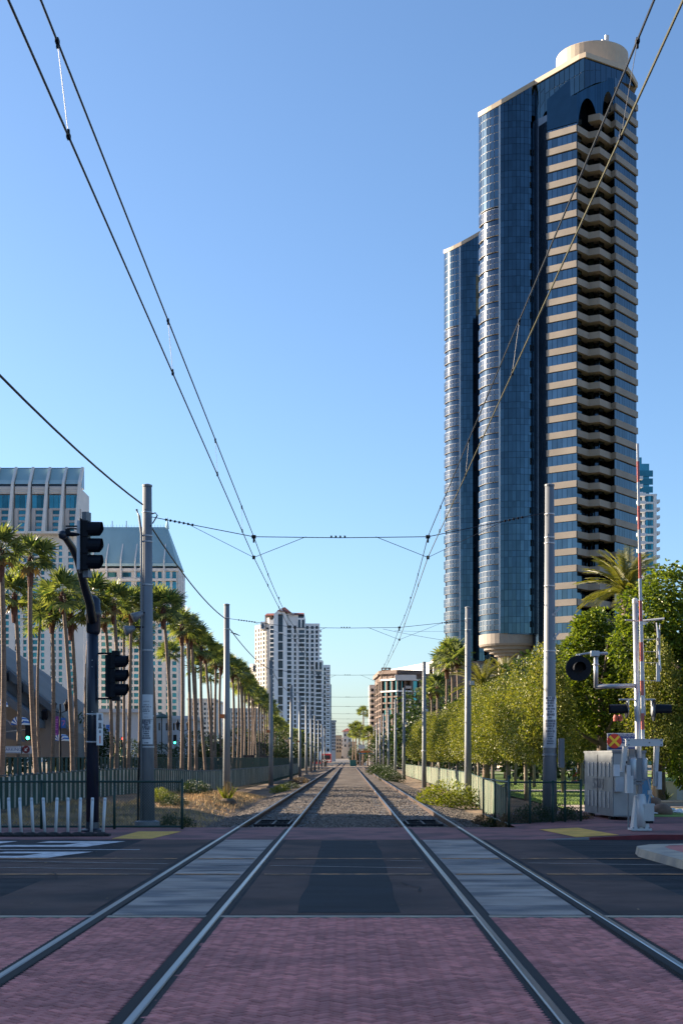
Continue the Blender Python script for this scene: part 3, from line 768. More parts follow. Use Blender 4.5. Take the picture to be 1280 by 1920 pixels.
# ---------------------------------------------------------------- teal tower far right
def teal_tower():
    random.seed(5); Y = 420; T = thing('glass_tower', 'distant teal glass tower with white balconies beside the dark tower', 'skyscraper', (90, Y, 0))
    x0, xm, x1 = WX(1188, Y), WX(1203, Y), WX(1229, Y); xt = WX(1218, Y)
    zt, zm = WZ(868, Y), WZ(928, Y)
    b = MB(); b.box(((x0 + x1) / 2, Y + 9, zm / 2 - .2), (x1 - x0 - .5, 17, zm)); b.box(((x0 + xt) / 2, Y + 8, (zm + zt) / 2), (xt - x0, 14, zt - zm)); obj('body_wall', b, 'teal_glass', T)
    b = MB(); b.box(((x0 + xt) / 2 - 1, Y + 8, zt + 1.2), ((xt - x0) * .7, 9, 2.4)); obj('plant_room', b, 'teal_glass', T)
    FHt = 15.0 * Y / F
    z = zm; k = 0
    while z > 4:
        piece(T, 'spandrel', 'white_wall', ((xm + x1) / 2, Y - .1, z), (x1 - xm + .6, .5, .55))
        for i in range(3): piece(T, 'window', 'teal_glass', (xm + 1 + (i + .5) * (x1 - xm - 1.5) / 3, Y + .12, z - FHt / 2), ((x1 - xm - 1.5) / 3 - .12, .1, FHt - .6), 0, random.gauss(0, .01), random.gauss(0, .02))
        piece(T, 'balcony', 'white_wall', (xm - .6, Y - 1.2, z - .2), (2.6, 2.2, .9)); piece(T, 'balcony', 'white_wall', (x1 + 1.0, Y + 4, z - FHt * .55), (1.6, 3.2, .8))
        z -= FHt; k += 1
    z = zt - 2
    while z > zm + 2:
        piece(T, 'balcony', 'white_wall', (xm - 1.2, Y - .6, z - 2.6), (2.4, 2, .9)); piece(T, 'window', 'teal_glass', (xm + 1.4, Y + .7, z - 1), (4, .1, FHt - .5), 0, 0, random.gauss(0, .02)); z -= FHt
    piece(T, 'pier', 'white_wall', (x1 - .3, Y - .15, zm / 2), (.9, .55, zm)); piece(T, 'pier', 'white_wall', (xm + .4, Y - .12, zm / 2), (.8, .55, zm))
    flush(T)
teal_tower()

# ---------------------------------------------------------------- hotel, two blocks
def hotel_front():
    random.seed(6); Y = 700.; s = Y / F
    T = thing('hotel_tower', 'pale stone hotel block with curved ribs and blue roof panels, cut by the left edge', 'hotel', (WX(80, Y), Y, 0), 'stone hotel blocks')
    X = lambda px: (px - VX) * s
    Z = lambda py: H + (VY - py) * s
    x0, x1 = X(-75), X(157)
    b = MB(); b.box(((x0 + X(146)) / 2, Y + 16, Z(912) / 2), (X(146) - x0, 29, Z(912))); obj('core_wall', b, 'hotel_pink', T)
    b = MB(); b.box(((x0 + X(150)) / 2, Y + 10.5, Z(890)), (X(150) - x0 - 1, 7, Z(878) - Z(915))); b.box(((x0 + X(150)) / 2, Y + 4, Z(911)), (X(150) - x0 - 1, 7, 8 * s)); obj('attic_wall', b, 'far_glass', T)
    # lower grid
    cols = []; px = -72.
    while px < 130:
        cols += [(X(px) - x0, X(px + 10.2) - x0), (X(px + 15.6) - x0, X(px + 22) - x0)]; px += 33.3
    rows = [(Z(1030.5 + 11.85 * k) , Z(1022.5 + 11.85 * k)) for k in range(33)][::-1]
    rows = [(Z(1030.5 + 11.85 * k), Z(1022.5 + 11.85 * k)) for k in range(32, -1, -1)]
    lattice(T, (x0, Y), (X(139), Y), 0, Z(1002), [c for c in cols if c[1] < X(139) - x0], rows, 'hotel_stone', 'teal_glass', .7, .12)
    # big ribs and upper storeys
    ribs = [-70, -38, -6, 26, 58, 90, 121, 151]
    for i, p in enumerate(ribs[:-1]):
        a, c = X(p + 2.5) , X(ribs[i + 1] - 2.5)
        for k in range(4): piece(T, 'window', 'teal_glass', (X(p + 17), Y - .1, Z(961 + 11.4 * k)), (14 * s, .1, 7 * s), 0, random.gauss(0, .004), random.gauss(0, .004))
        for k in range(5): piece(T, 'spandrel', 'hotel_pink', (X(p + 16), Y - .35, Z(955.3 + 11.4 * k)), (c - a, .8, 4.2 * s))
        for e in (5.5, 28): piece(T, 'pier', 'hotel_pink', (X(p + e), Y - .45, Z(978)), (7.5 * s, 1.0, 46 * s))
        for k in range(3): piece(T, 'window', 'teal_glass', (a + (c - a) * (k + .5) / 3, Y - .2, Z(941)), ((c - a) / 3 - .15, .12, 25 * s), 0, random.gauss(0, .004), random.gauss(0, .004))
        piece(T, 'spandrel', 'hotel_pink', (X(p + 16), Y - .3, Z(919.5)), (c - a, 1.0, 14 * s))
        for k in range(3): piece(T, 'louvre', 'hotel_stone', (X(p + 16), Y - .95, Z(916 + 3.6 * k)), (c - a - .5, .35, 1.4 * s))
        # sloping blue roof panel
        b = MB(); b.add([(a, Y - .4, Z(908)), (c, Y - .4, Z(908)), (c, Y + 5.5, Z(874)), (a, Y + 5.5, Z(874)), (a, Y + .4, Z(908)), (c, Y + .4, Z(908)), (c, Y + 6.3, Z(874)), (a, Y + 6.3, Z(874))], [(0, 1, 2, 3), (5, 4, 7, 6), (3, 2, 6, 7), (4, 5, 1, 0)])
        rp = obj('roof_panel', b, 'hotel_roof', T)
        b = MB(); b.add([(a, Y - .75, Z(908)), (c, Y - .75, Z(908)), (c, Y + .85, Z(899)), (a, Y + .85, Z(899)), (a, Y + .9, Z(908)), (c, Y + .9, Z(908))], [(0, 1, 2, 3), (1, 0, 4, 5)]); obj('eave_panel', b, 'roof_light', rp)
    for p in ribs:
        b = MB(); prof = [(1000, 3.4, 5.4), (985, 3.3, 5.0), (955, 2.8, 3.6), (930, 2.5, 2.6), (905, 2.2, 1.9), (872, 2.0, -4.2)]
        for (ya, wa, da), (yb, wb, db) in zip(prof, prof[1:]):
            sh = lambda y: -(y - 872) / 128 * 9
            f = lambda y, w, d, sx: (X(p + sh(y) * .55 + sx * w), Y - d, Z(y)); g = lambda y, w, sx: (X(p + sh(y) * .55 + sx * w), Y + 7.5 if y < 900 else Y + 1, Z(y))
            b.add([f(ya, wa, da, -1), f(ya, wa, da, 1), f(yb, wb, db, 1), f(yb, wb, db, -1), g(ya, wa, -1), g(ya, wa, 1), g(yb, wb, 1), g(yb, wb, -1)], [(0, 1, 2, 3), (1, 5, 6, 2), (4, 0, 3, 7), (3, 2, 6, 7)])
        obj('rib', b, 'hotel_stone', T)
    b = MB(); b.box(((x0 + X(152)) / 2, Y - 2.2, Z(1001)), (X(152) - x0, 5.6, 4 * s)); obj('ledge', b, 'hotel_stone', T)
    # plain end shaft and side wing
    b = MB(); b.box((X(148), Y - .6, Z(1400) + (Z(1003) - Z(1400)) / 2), (18 * s, 1.8, Z(1003) - Z(1400))); obj('end_pier', b, 'hotel_stone', T)
    b = MB(); b.box(((X(140) - 132.3) / 2, Y + 14, Z(913) / 2), (-132.3 - X(140), 24, Z(913))); obj('side_wing', b, 'hotel_stone', T)
    flush(T)
hotel_front()
def hotel_back():
    random.seed(16); Y = 770.; s = Y / F; X = lambda px: (px - VX) * s; Z = lambda py: H + (VY - py) * s
    T = thing('hotel_tower', 'second stone hotel block with a steep blue-grey hipped roof and spire', 'hotel', (WX(260, Y), Y, 0), 'stone hotel blocks')
    x0, x1 = X(160), X(334)
    b = MB(); b.box(((x0 + x1) / 2, Y + 17, Z(1068) / 2), (x1 - x0 - 1, 31, Z(1068))); obj('core_wall', b, 'hotel_pink', T)
    cols = [(X(p) - x0, X(p + 9) - x0) for p in (165, 176, 190, 201, 215, 226, 240, 251, 265)] + [(X(p) - x0, X(p + w) - x0) for p, w in ((283, 8), (296, 7.4), (311, 7.6), (323, 7.6))]
    rows = [(Z(1140.5 + 11.9 * k), Z(1133 + 11.9 * k)) for k in range(23, -1, -1)]
    lattice(T, (x0, Y), (x1, Y), 0, Z(1127), cols, rows, 'hotel_stone', 'teal_glass', .7, .1)
    # two tall storeys below the eave
    for lo, hi in ((1113.5, 1089.5), (1085, 1072)):
        lattice(T, (X(281), Y - .02), (X(332), Y - .02), Z(lo + 2), Z(hi - 2), [(X(p) - X(281), X(p + w) - X(281)) for p, w in ((283, 8), (296, 7.4), (311, 7.6), (323, 7.6))], [(Z(lo), Z(hi))], 'hotel_stone', 'teal_glass', .7, .1)
        w = [(X(p) - x0, X(p + 17) - x0) for p in (175, 202, 229, 256)]
        lattice(T, (x0, Y - .02), (X(278), Y - .02), Z(lo + 2), Z(hi - 2), w, [(Z(lo - 3), Z(hi + 1))], 'hotel_stone', 'teal_glass', .7, .1)
    piece(T, 'spandrel', 'hotel_stone', ((x0 + x1) / 2, Y + .3, Z(1121)), (x1 - x0, .9, 12 * s))
    b = MB(); b.box(((x0 + X(335)) / 2, Y - .2, Z(1087.5)), (X(279) - x0 + 14, 2.6, 4.5 * s)); b.box(((x0 + x1) / 2, Y + .2, Z(1068.5)), (x1 - x0 + 1, 2.2, 5 * s)); obj('ledge', b, 'hotel_stone', T)
    b = MB(); b.box(((x0 + x1) / 2, Y + 15, Z(1062)), (x1 - x0 - 6, 27, 9 * s)); obj('attic_wall', b, 'dark_glass', T)
    # hipped roof
    b = MB(); e = [(X(158), Y - 1.5), (X(332), Y - 1.5), (X(332), Y + 33), (X(158), Y + 33)]; r = [(X(166), Y + 13), (X(307), Y + 13), (X(307), Y + 19), (X(166), Y + 19)]
    ze, zr = Z(1058), Z(981)
    b.add([(p[0], p[1], ze) for p in e] + [(p[0], p[1], zr) for p in r] , [(0, 1, 5, 4), (1, 2, 6, 5), (2, 3, 7, 6), (3, 0, 4, 7), (4, 5, 6, 7), (3, 2, 1, 0)]); obj('roof', b, 'hotel_roof', T)
    b = MB(); b.box(((X(158) + X(332)) / 2, Y - 1.2, ze - .5), (X(332) - X(158) + .6, 1.0, 1.4)); obj('eave', b, 'roof_light', T)
    for p in (174, 200, 227, 254, 308):
        b = MB()
        b.add([(X(p - 1.6), Y - 2.2, Z(1086)), (X(p + 1.6), Y - 2.2, Z(1086)), (X(p + 1.1), Y - 2.0, Z(1050)), (X(p - 1.1), Y - 2.0, Z(1050)), (X(p + .9), Y + 6.2, Z(1016)), (X(p - .9), Y + 6.2, Z(1016)),
               (X(p - 1.6), Y, Z(1086)), (X(p + 1.6), Y, Z(1086)), (X(p + .9), Y + 8, Z(1016)), (X(p - .9), Y + 8, Z(1016))], [(0, 1, 2, 3), (3, 2, 4, 5), (1, 7, 8, 4, 2), (6, 0, 3, 5, 9)]); obj('rib', b, 'hotel_stone', T)
    b = MB(); b.lathe((X(308), Y + 13, zr - 1), [(1.0, 0), (.7, 2.4), (.12, 6.5)], 8); obj('spire', b, 'roof_light', T)
    b = MB()
    for i in range(24): b.box((X(172 + i * 5.6), Y + 13.2, zr + .6), (.12, .12, 1.5))
    for p in (203, 230, 257): b.box((X(p), Y + 13, zr + 1.6), (.35, .35, 3.6))
    obj('roof_railing', b, 'galvanised', T)
    # right return wall with windows
    lattice(T, (x1 + .05, Y + .4), (x1 + .1, Y + 31), 0, Z(1064), [(3, 6), (10, 13), (17, 20)], [(Z(1140.5 + 11.9 * k), Z(1131 + 11.9 * k)) for k in range(22, -6, -1)], 'hotel_stone', 'teal_glass', .6, .08)
    flush(T)
hotel_back()

# ---------------------------------------------------------------- white tower with the red roof
def white_tower():
    random.seed(26); Y = 700.; s = Y / F; X = lambda px: (px - VX) * s; Z = lambda py: H + (VY - py) * s
    T = thing('apartment_tower', 'white stepped apartment tower with a small red tiled roof', 'apartment tower', (X(545), Y, 0))
    rp = 8.42
    def rows(y0, y1): 
        r = []; y = y0
        while y < y1: r.append((Z(y + 6.0), Z(y))); y += rp
        return r[::-1]
    def core(pa, pb, ytop, dep):
        b = MB(); b.prism([(X(pa) + .6, Y + 1.2), (X(pb) - .6, Y + 1.2), (X(pb) - .6, Y + dep), (X(pa) + .6, Y + dep)], 0, Z(ytop) - .3); obj('core_wall', b, 'far_glass', T)
    def front(pa, pb, ytop, cols, y0, wall='white_wall', yo=0):
        lattice(T, (X(pa), Y + yo), (X(pb), Y + yo), 0, Z(ytop), [((c[0] - pa) * s, (c[1] - pa) * s) for c in cols], rows(y0, 1405), wall, 'far_glass', .6, .08)
    core(513, 572, 1150, 24); front(538, 551, 1149, [(538.3, 546)], 1172.6); front(551, 559, 1153, [(551, 555)], 1173); front(559, 572.3, 1161, [(560, 570.7)], 1181.5, yo=-.6)
    core(572, 600, 1170, 22); front(572.4, 599, 1169, [(573.5, 578.5), (582.5, 588), (591.5, 596)], 1173.5, yo=.5)
    core(590, 605, 1241, 18); front(590, 606, 1240, [(592, 602.5)], 1259, yo=-1.2)
    core(605, 619, 1248, 18); front(606.3, 619, 1247, [(607, 610.5), (612.5, 617)], 1252, yo=-.4)
    front(505, 513.5, 1162, [(506, 513)], 1173, yo=.3)
    # shaft with tall dark recesses
    zz = 1151; first = True; yb = 1405
    for pa, pb in ((513.6, 521.5), (530.5, 538)): piece(T, 'pier', 'white_wall', (X((pa + pb) / 2), Y - .6, Z(1152) / 2), ((pb - pa) * s, 2.6, Z(1152)))
    b = MB(); b.prism([(X(521.5), Y + 1.5), (X(530.5), Y + 1.5), (X(530.5), Y + 3), (X(521.5), Y + 3)], 0, Z(1150)); obj('recess_wall', b, 'far_glass', T)
    y = 1187
    while y < 1405: piece(T, 'landing', 'white_wall', (X(526), Y - .1, Z(y)), (9.6 * s, 2.2, 2.2 * s)); y += 16.9
    b = MB(); b.add([(X(513.5), Y - 1.9, Z(1152.2)), (X(538), Y - 1.9, Z(1152.2)), (X(526), Y - 1.9, Z(1141)), (X(513.5), Y + 1, Z(1152.2)), (X(538), Y + 1, Z(1152.2)), (X(526), Y + 1, Z(1141))], [(0, 1, 2), (4, 3, 5), (0, 2, 5, 3), (2, 1, 4, 5)]); obj('gable', b, 'white_wall', T)
    # left wing turned towards the sun, in two steps
    for (pa, ya, pb, yb_, top, r0) in ((474.5, 14, 496.5, 3, 1169, 1176), (496.5, 3.2, 505, .5, 1158, 1176)):
        L = math.hypot(X(pb) - X(pa), ya - yb_); n = 4 if pb - pa > 12 else 1
        cols = [(L * (i + .18) / n, L * (i + .82) / n) for i in range(n)]
        lattice(T, (X(pa), Y + ya), (X(pb), Y + yb_), 0, Z(top), cols, rows(r0, 1405), 'white_warm', 'far_glass', .5, .08)
    b = MB(); b.prism([(X(475.5), Y + 14.5), (X(497), Y + 3.9), (X(513), Y + 2), (X(513), Y + 28), (X(475.5), Y + 28)], 0, Z(1168)); obj('core_wall', b, 'white_warm', T)
    b = MB(); b.box((X(502), Y + 1.4, Z(1180) / 2), (5 * s, .8, Z(1180))); obj('pier', b, 'white_warm', T)
    # lower left wing
    lattice(T, (X(463.5), Y + 18), (X(476), Y + 14), 0, Z(1241), [(1, 2), (2.7, 3)], rows(1262, 1405), 'white_warm', 'far_glass', .5, .05)
    b = MB(); b.prism([(X(464), Y + 18.7), (X(477), Y + 15), (X(477), Y + 28), (X(464), Y + 28)], 0, Z(1242)); obj('core_wall', b, 'white_warm', T)
    # arched dormers
    def dormer(pa, pb, top, bot, yo):
        b = MB(); b.box((X((pa + pb) / 2), Y + yo + 3, Z((top + bot) / 2)), ((pb - pa) * s, 6.5, (bot - top) * s)); d = obj('dormer', b, 'white_wall', T)
        n = 2 if pb - pa > 9 else 1
        for i in range(n):
            c = X(pa + (pb - pa) * (i + .5) / n); r = (pb - pa) / n * .32 * s; z0, z1 = Z(bot - 1), Z(top + 3.2) - r
            pts = [(c - r, z0), (c + r, z0)] + [(c + r * math.cos(R(a)), z1 + r * math.sin(R(a))) for a in range(0, 181, 30)]
            b = MB(); b.add([(p[0], Y + yo - .29, p[1]) for p in pts], [tuple(range(len(pts)))]); obj('arched_window', b, 'far_glass', d)
    dormer(557.5, 571.8, 1159, 1179, -.9); dormer(590, 604.5, 1238.5, 1257, -1.5); dormer(488, 496, 1165, 1179, 2.4); dormer(470, 477, 1241, 1257, 14)
    # red roofs
    def roof(pts, apex, name='roof'):
        b = MB(); b.add(pts + [apex], [(i, (i + 1) % len(pts), len(pts)) for i in range(len(pts))] + [tuple(range(len(pts) - 1, -1, -1))]); return obj(name, b, 'roof_red', T)
    roof([(X(520), Y - 3, Z(1146)), (X(547), Y - 3, Z(1150)), (X(549), Y + 12, Z(1149)), (X(520), Y + 12, Z(1147))], (X(533), Y + 4, Z(1136.5)))
    b = MB(); b.add([(X(496.5), Y - 1.5, Z(1154.5)), (X(520), Y - 1.5, Z(1154.5)), (X(522), Y + 6, Z(1147.5)), (X(499), Y + 6, Z(1148)), (X(496.5), Y + 14, Z(1154.5)), (X(520), Y + 14, Z(1154.5))], [(0, 1, 2, 3), (3, 2, 5, 4), (0, 3, 4), (0, 4, 5, 1)]); obj('roof', b, 'roof_red', T)
    b = MB(); b.add([(X(545), Y - 1.5, Z(1153)), (X(570), Y - 1.5, Z(1153.5)), (X(569), Y + 6, Z(1147)), (X(546), Y + 6, Z(1147)), (X(545), Y + 14, Z(1153)), (X(570), Y + 14, Z(1153))], [(0, 1, 2, 3), (3, 2, 5, 4), (2, 1, 5), (0, 4, 5, 1)]); obj('roof', b, 'roof_red', T)
    b = MB(); b.box((X(503), Y + 7, Z(1160)), (14 * s, 9, 13 * s)); b.box((X(556), Y + 8, Z(1158)), (27 * s, 9, 12 * s)); obj('penthouse', b, 'white_warm', T)
    for p in (539, 543, 551, 556): piece(T, 'penthouse_window', 'far_glass', (X(p), Y + 3.3, Z(1158.5)), (3 * s, .4, 8 * s))
    # stub balconies on the right edge
    y = 1183
    while y < 1236: piece(T, 'balcony', 'white_wall', (X(599.8), Y + 2.2, Z(y)), (5 * s, 3, 3.2 * s)); y += rp
    y = 1256
    while y < 1400: piece(T, 'balcony', 'white_wall', (X(614.5), Y - 1.2, Z(y)), (7 * s, 1.6, 2.6 * s)); y += rp
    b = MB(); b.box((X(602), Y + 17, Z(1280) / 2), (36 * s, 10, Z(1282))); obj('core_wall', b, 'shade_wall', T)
    flush(T)
white_tower()
# ---------------------------------------------------------------- brick and teal building, right of the tracks
def brick_building():
    random.seed(36); Y = 330.; s = Y / F; X = lambda px: (px - VX) * s; Z = lambda py: H + (VY - py) * s
    T = thing('office_building', 'brown brick building with teal glass bays and chamfered corner', 'building', (X(780), Y, 0))
    ztop = Z(1262)
    A, B, Cc, D = (X(707), Y + 26), (X(715), Y + 4), (X(745), Y), (X(788), Y + 3)
    b = MB(); b.prism([(A[0] + .6, A[1] + 1), (B[0] + .7, B[1] + .8), (Cc[0], Cc[1] + 1), (D[0], D[1] + 1), (X(880), Y + 4), (X(880), Y + 40), (A[0] + .6, Y + 40)], 0, ztop - .5); obj('core_wall', b, 'brick_far', T)
    fl = 12.0 * s
    rr = lambda n, top: [(Z(top + 12 * k + 8.6), Z(top + 12 * k)) for k in range(n - 1, -1, -1)]
    def bay(p, q, n, rows, wall, glass):
        L = math.hypot(q[0] - p[0], q[1] - p[1]); lattice(T, p, q, 0, ztop, [(L * (i + .12) / n, L * (i + .88) / n) for i in range(n)], rows, wall, glass, .4, .08)
    tall = [(Z(1296 + 11.6 * k + 8.8), Z(1296 + 11.6 * k)) for k in range(8, -1, -1)] + [(Z(1295 - .6), Z(1276))]
    bay(A, B, 4, tall, 'brick_far', 'teal_glass'); bay(B, Cc, 3, tall, 'brick_far', 'teal_glass')
    p1, p2 = (X(759), Y + 1), (X(773), Y + 2)
    bay(Cc, p1, 2, tall, 'brick_far', 'teal_glass')
    lattice(T, p1, p2, 0, ztop, [(.25, p2[0] - p1[0] - .25)], rr(11, 1276), 'brick_far', 'far_glass', 1.0, .05)
    for k in range(10): piece(T, 'balcony_rail', 'hotel_pink', ((p1[0] + p2[0]) / 2, Y + 1.2, Z(1288.5 + 12 * k)), (p2[0] - p1[0] - .4, .3, 5 * s))
    bay(p2, D, 1, tall, 'brick_far', 'teal_glass')
    bay(D, (X(880), Y + 4), 6, rr(11, 1278), 'brick_far', 'far_glass')
    b = MB()
    for P, Q in ((A, B), (B, Cc), (Cc, D)):
        d = (Vector(Q) - Vector(P)); L = d.length; m_ = (Vector(P) + Vector(Q)) / 2; b.box((m_.x + .1, m_.y + .1, ztop + .25), (L + .5, 1.3, .9), math.atan2(d.y, d.x))
    obj('cornice', b, 'brick_far', T)
    b = MB(); b.box((X(760), Y - .3, ztop - 1.1), (X(786) - X(746), .5, 1.3)); obj('parapet', b, 'hotel_stone', T)
    b = MB()
    for P, Q in ((B, Cc), (Cc, D)):
        d = (Vector(Q) - Vector(P)); m_ = (Vector(P) + Vector(Q)) / 2; b.box((m_.x, m_.y - .2, Z(1296)), (d.length, .5, .35), math.atan2(d.y, d.x)); b.box((m_.x, m_.y - .2, Z(1274)), (d.length, .5, .4), math.atan2(d.y, d.x))
    obj('string_course', b, 'white_wall', T)
    # roof frame
    b = MB()
    for p in (717, 724, 730, 733): b.box((X(p), Y + 6, Z(1256)), (.25, .25, 13 * s))
    for y in (1250, 1254): b.box((X(725), Y + 6, Z(y)), (16 * s, .25, .25))
    obj('roof_frame', b, 'roof_red', T)
    flush(T)
brick_building()
def white_block():
    Y = 372.; s = Y / F; X = lambda px: (px - VX) * s; Z = lambda py: H + (VY - py) * s
    T = thing('office_block', 'sunlit white block with a flat stepped roof behind the brown brick building', 'building', (X(790), Y, 0))
    b = MB(); b.prism([(X(731), Y + 34), (X(804), Y), (X(815), Y + 14), (X(760), Y + 50)], 0, Z(1242)); obj('wall', b, 'white_wall', T)
    b = MB(); b.box((X(826), Y + 9, Z(1239) / 2), (30 * s, 24, Z(1239))); obj('wing', b, 'white_warm', T)
    b = MB(); b.box((X(828), Y + 8, Z(1238)), (34 * s, 25, .6)); b.box((X(826), Y - 3.4, Z(1250)), (30 * s, 1.2, 1.0)); obj('parapet', b, 'tan_wall', T)
    b = MB(); b.box((X(826), Y - 3.2, Z(1246)), (28 * s, .6, .9)); obj('window_strip', b, 'far_glass', T)
white_block()
def narrow_building():
    Y = 372.; s = Y / F; X = lambda px: (px - VX) * s; Z = lambda py: H + (VY - py) * s
    T = thing('apartment_block', 'narrow sunlit apartment block with stacked balconies left of the brick building', 'building', (X(700), Y, 0))
    b = MB(); b.box((X(702), Y + 8, Z(1285) / 2), (18 * s, 14, Z(1285))); obj('core_wall', b, 'far_glass', T)
    rows = [(Z(1291 + 10.4 * k + 6.2), Z(1291 + 10.4 * k)) for k in range(11, -1, -1)]
    lattice(T, (X(693), Y + .6), (X(711), Y + .6), 0, Z(1284), [(.3, 1.1), (1.5, 10.5 * s)], rows, 'white_warm', 'far_glass', .5, .07)
    lattice(T, (X(692.6), Y + 14), (X(692.8), Y + .7), 0, Z(1284), [(1.5, 4.5), (7, 10.5)], rows, 'white_warm', 'far_glass', .4, .07)
    for k in range(11): piece(T, 'balcony', 'white_warm', (X(699), Y - .5, Z(1299 + 10.4 * k)), (9 * s, 1.6, 3.4 * s))
    b = MB(); b.box((X(708.5), Y - .2, Z(1284) / 2 + .8), (5 * s, 1.2, Z(1284) + 1.6)); obj('stair_pier', b, 'brick_far', T)
narrow_building()

# ---------------------------------------------------------------- convention building and its sloping end
def convention():
    T = thing('convention_hall', 'grey convention hall end with diagonal stair walls and striped barrel awnings', 'building', (-40, 120, 0))
    # long hall beside the street (it stands left of the picture and shades the crossing)
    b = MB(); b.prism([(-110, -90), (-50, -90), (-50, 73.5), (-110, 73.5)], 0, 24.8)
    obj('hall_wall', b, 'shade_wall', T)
    for i in range(16): piece(T, 'pier', 'hotel_stone', (-49.7, -75 + i * 9.6,  12.1), (.9, 1.4, 23.9))
    for i in range(15): piece(T, 'glazing', 'teal_glass', (-49.93, -70.2 + i * 9.6, 6.4), (.2, 7.4, 9))
    Y = 140.; s = Y / F; X = lambda px: (px - VX) * s; Z = lambda py: H + (VY - py) * s
    def wedge(pts, y0, y1, m, nm):
        b = MB(); n = len(pts); b.add([(X(p[0]), y0, Z(p[1])) for p in pts] + [(X(p[0]), y1, Z(p[1])) for p in pts], [(i, (i + 1) % n, n + (i + 1) % n, n + i) for i in range(n)] + [tuple(range(n)), tuple(range(2 * n - 1, n - 1, -1))]); return obj(nm, b, m, T)
    wedge([(-90, 1420), (135, 1420), (135, 1374), (96, 1322), (0, 1243), (-90, 1180)], Y + 1, Y + 24, 'conv_end', 'end_wall')
    wedge([(-90, 1180), (0, 1243), (96, 1322), (135, 1374), (135, 1380), (92, 1333), (0, 1262), (-90, 1200)], Y + .2, Y + 2, 'conv_wall', 'sloping_parapet')
    wedge([(-90, 1246), (0, 1285), (82, 1352), (82, 1366), (0, 1304), (-90, 1264)], Y - 2.5, Y + .8, 'conv_wall', 'sloping_parapet')
    wedge([(-90, 1310), (0, 1338), (36, 1356), (60, 1392), (0, 1380), (-90, 1368)], Y - 4.5, Y - 2.7, 'conv_wall', 'sloping_parapet')
    # striped barrel awnings
    for (pa, pb, y, d) in ((8, 30, 1328, -3.2), (46, 70, 1362, -3.2), (-30, 0, 1300, -3.2), (0, 30, 1390, -5.2), (112, 132, 1390, -.5), (-40, -8, 1384, -5.2)):
        a = bpy.data.objects.new('awning', None); b = MB()
        cx, r, n = X((pa + pb) / 2), (X(pb) - X(pa)) / 2, 12; L = 2.4
        for i in range(n):
            a0, a1 = math.pi * (1 - i / n), math.pi * (1 - (i + 1) / n); b.m = i % 2
            b.quad((cx + r * math.cos(a0), Y + d - L, Z(y) + r * 1.25 * math.sin(a0)), (cx + r * math.cos(a1), Y + d - L, Z(y) + r * 1.25 * math.sin(a1)), (cx + r * math.cos(a1), Y + d, Z(y) + r * 1.25 * math.sin(a1)), (cx + r * math.cos(a0), Y + d, Z(y) + r * 1.25 * math.sin(a0)))
            b.quad((cx, Y + d - L + .03, Z(y)), (cx + r * math.cos(a0), Y + d - L + .03, Z(y) + r * 1.25 * math.sin(a0)), (cx + r * math.cos(a1), Y + d - L + .03, Z(y) + r * 1.25 * math.sin(a1)), (cx, Y + d - L + .03, Z(y)))
        bpy.data.objects.remove(a); obj('awning', b, ['banner_blue', 'white_wall'], T)
    for px, y in ((38, 1290), (60, 1316), (84, 1340), (12, 1268)): piece(T, 'wall_lamp', 'black_paint', (X(px), Y - .1, Z(y)), (.5, .6, .9), 0, .4)
convention()
def simple_block(nm, lab, pa, pb, ytop, Y, wall, dep=20, cols=0, rows=None, roof=None, bay=.6, glass='far_glass'):
    s = Y / F; X = lambda px: (px - VX) * s; Z = lambda py: H + (VY - py) * s
    T = thing(nm, lab, 'building', (X((pa + pb) / 2), Y, 0))
    b = MB(); b.prism([(X(pa) + .2, Y + .55), (X(pb) - .2, Y + .55), (X(pb) - .2, Y + dep), (X(pa) + .2, Y + dep)], 0, Z(ytop) - .15); obj('core_wall', b, wall, T)
    L = X(pb) - X(pa)
    if cols:
        rr = [(Z(y + rows[2]), Z(y)) for y in [rows[0] + rows[1] * k for k in range(int((1415 - rows[0]) / rows[1]))]][::-1]
        lattice(T, (X(pa), Y), (X(pb), Y), 0, Z(ytop), [(L * (i + (1 - bay) / 2) / cols, L * (i + (1 + bay) / 2) / cols) for i in range(cols)], rr, wall, glass, .45, .07)
    if roof:
        b = MB(); e = 1.0; zt = Z(ytop); c = ((X(pa) + X(pb)) / 2, Y + dep / 2, Z(roof))
        b.add([(X(pa) - e, Y - e, zt), (X(pb) + e, Y - e, zt), (X(pb) + e, Y + dep + e, zt), (X(pa) - e, Y + dep + e, zt), c], [(0, 1, 4), (1, 2, 4), (2, 3, 4), (3, 0, 4), (3, 2, 1, 0)]); obj('roof', b, 'roof_red', T)
    else:
        b = MB(); b.box(((X(pa) + X(pb)) / 2, Y + dep / 2, Z(ytop) + .1), (L + .6, dep + .6, .6)); obj('parapet', b, wall, T)
    flush(T); return T
simple_block('hotel_wing', 'pale sunlit hotel wing seen between the palm trunks', 352, 402, 1312, 520, 'white_warm', 40, 7, (1318, 9, 5), None)
simple_block('hotel_wing', 'long sunlit white block behind the dense palm row', 425, 520, 1330, 560, 'white_warm', 40, 12, (1336, 8.4, 5), None)
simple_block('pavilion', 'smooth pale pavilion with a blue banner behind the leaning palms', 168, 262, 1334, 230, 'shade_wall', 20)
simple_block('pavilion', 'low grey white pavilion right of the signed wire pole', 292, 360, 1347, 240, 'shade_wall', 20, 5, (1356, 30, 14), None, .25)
simple_block('apartment_block', 'slim dark apartment block peeping out right of the white tower', 619, 629, 1352, 820, 'shade_wall', 20, 3, (1356, 6, 3.5))
simple_block('far_house', 'low cream building at the end of the street', 616, 640, 1380, 900, 'tan_wall', 24, 5, (1386, 7, 4))
simple_block('far_house', 'sunlit tan building with flat roof beside the little cream tower', 634, 650, 1384, 930, 'white_warm', 24, 4, (1388, 7, 4))
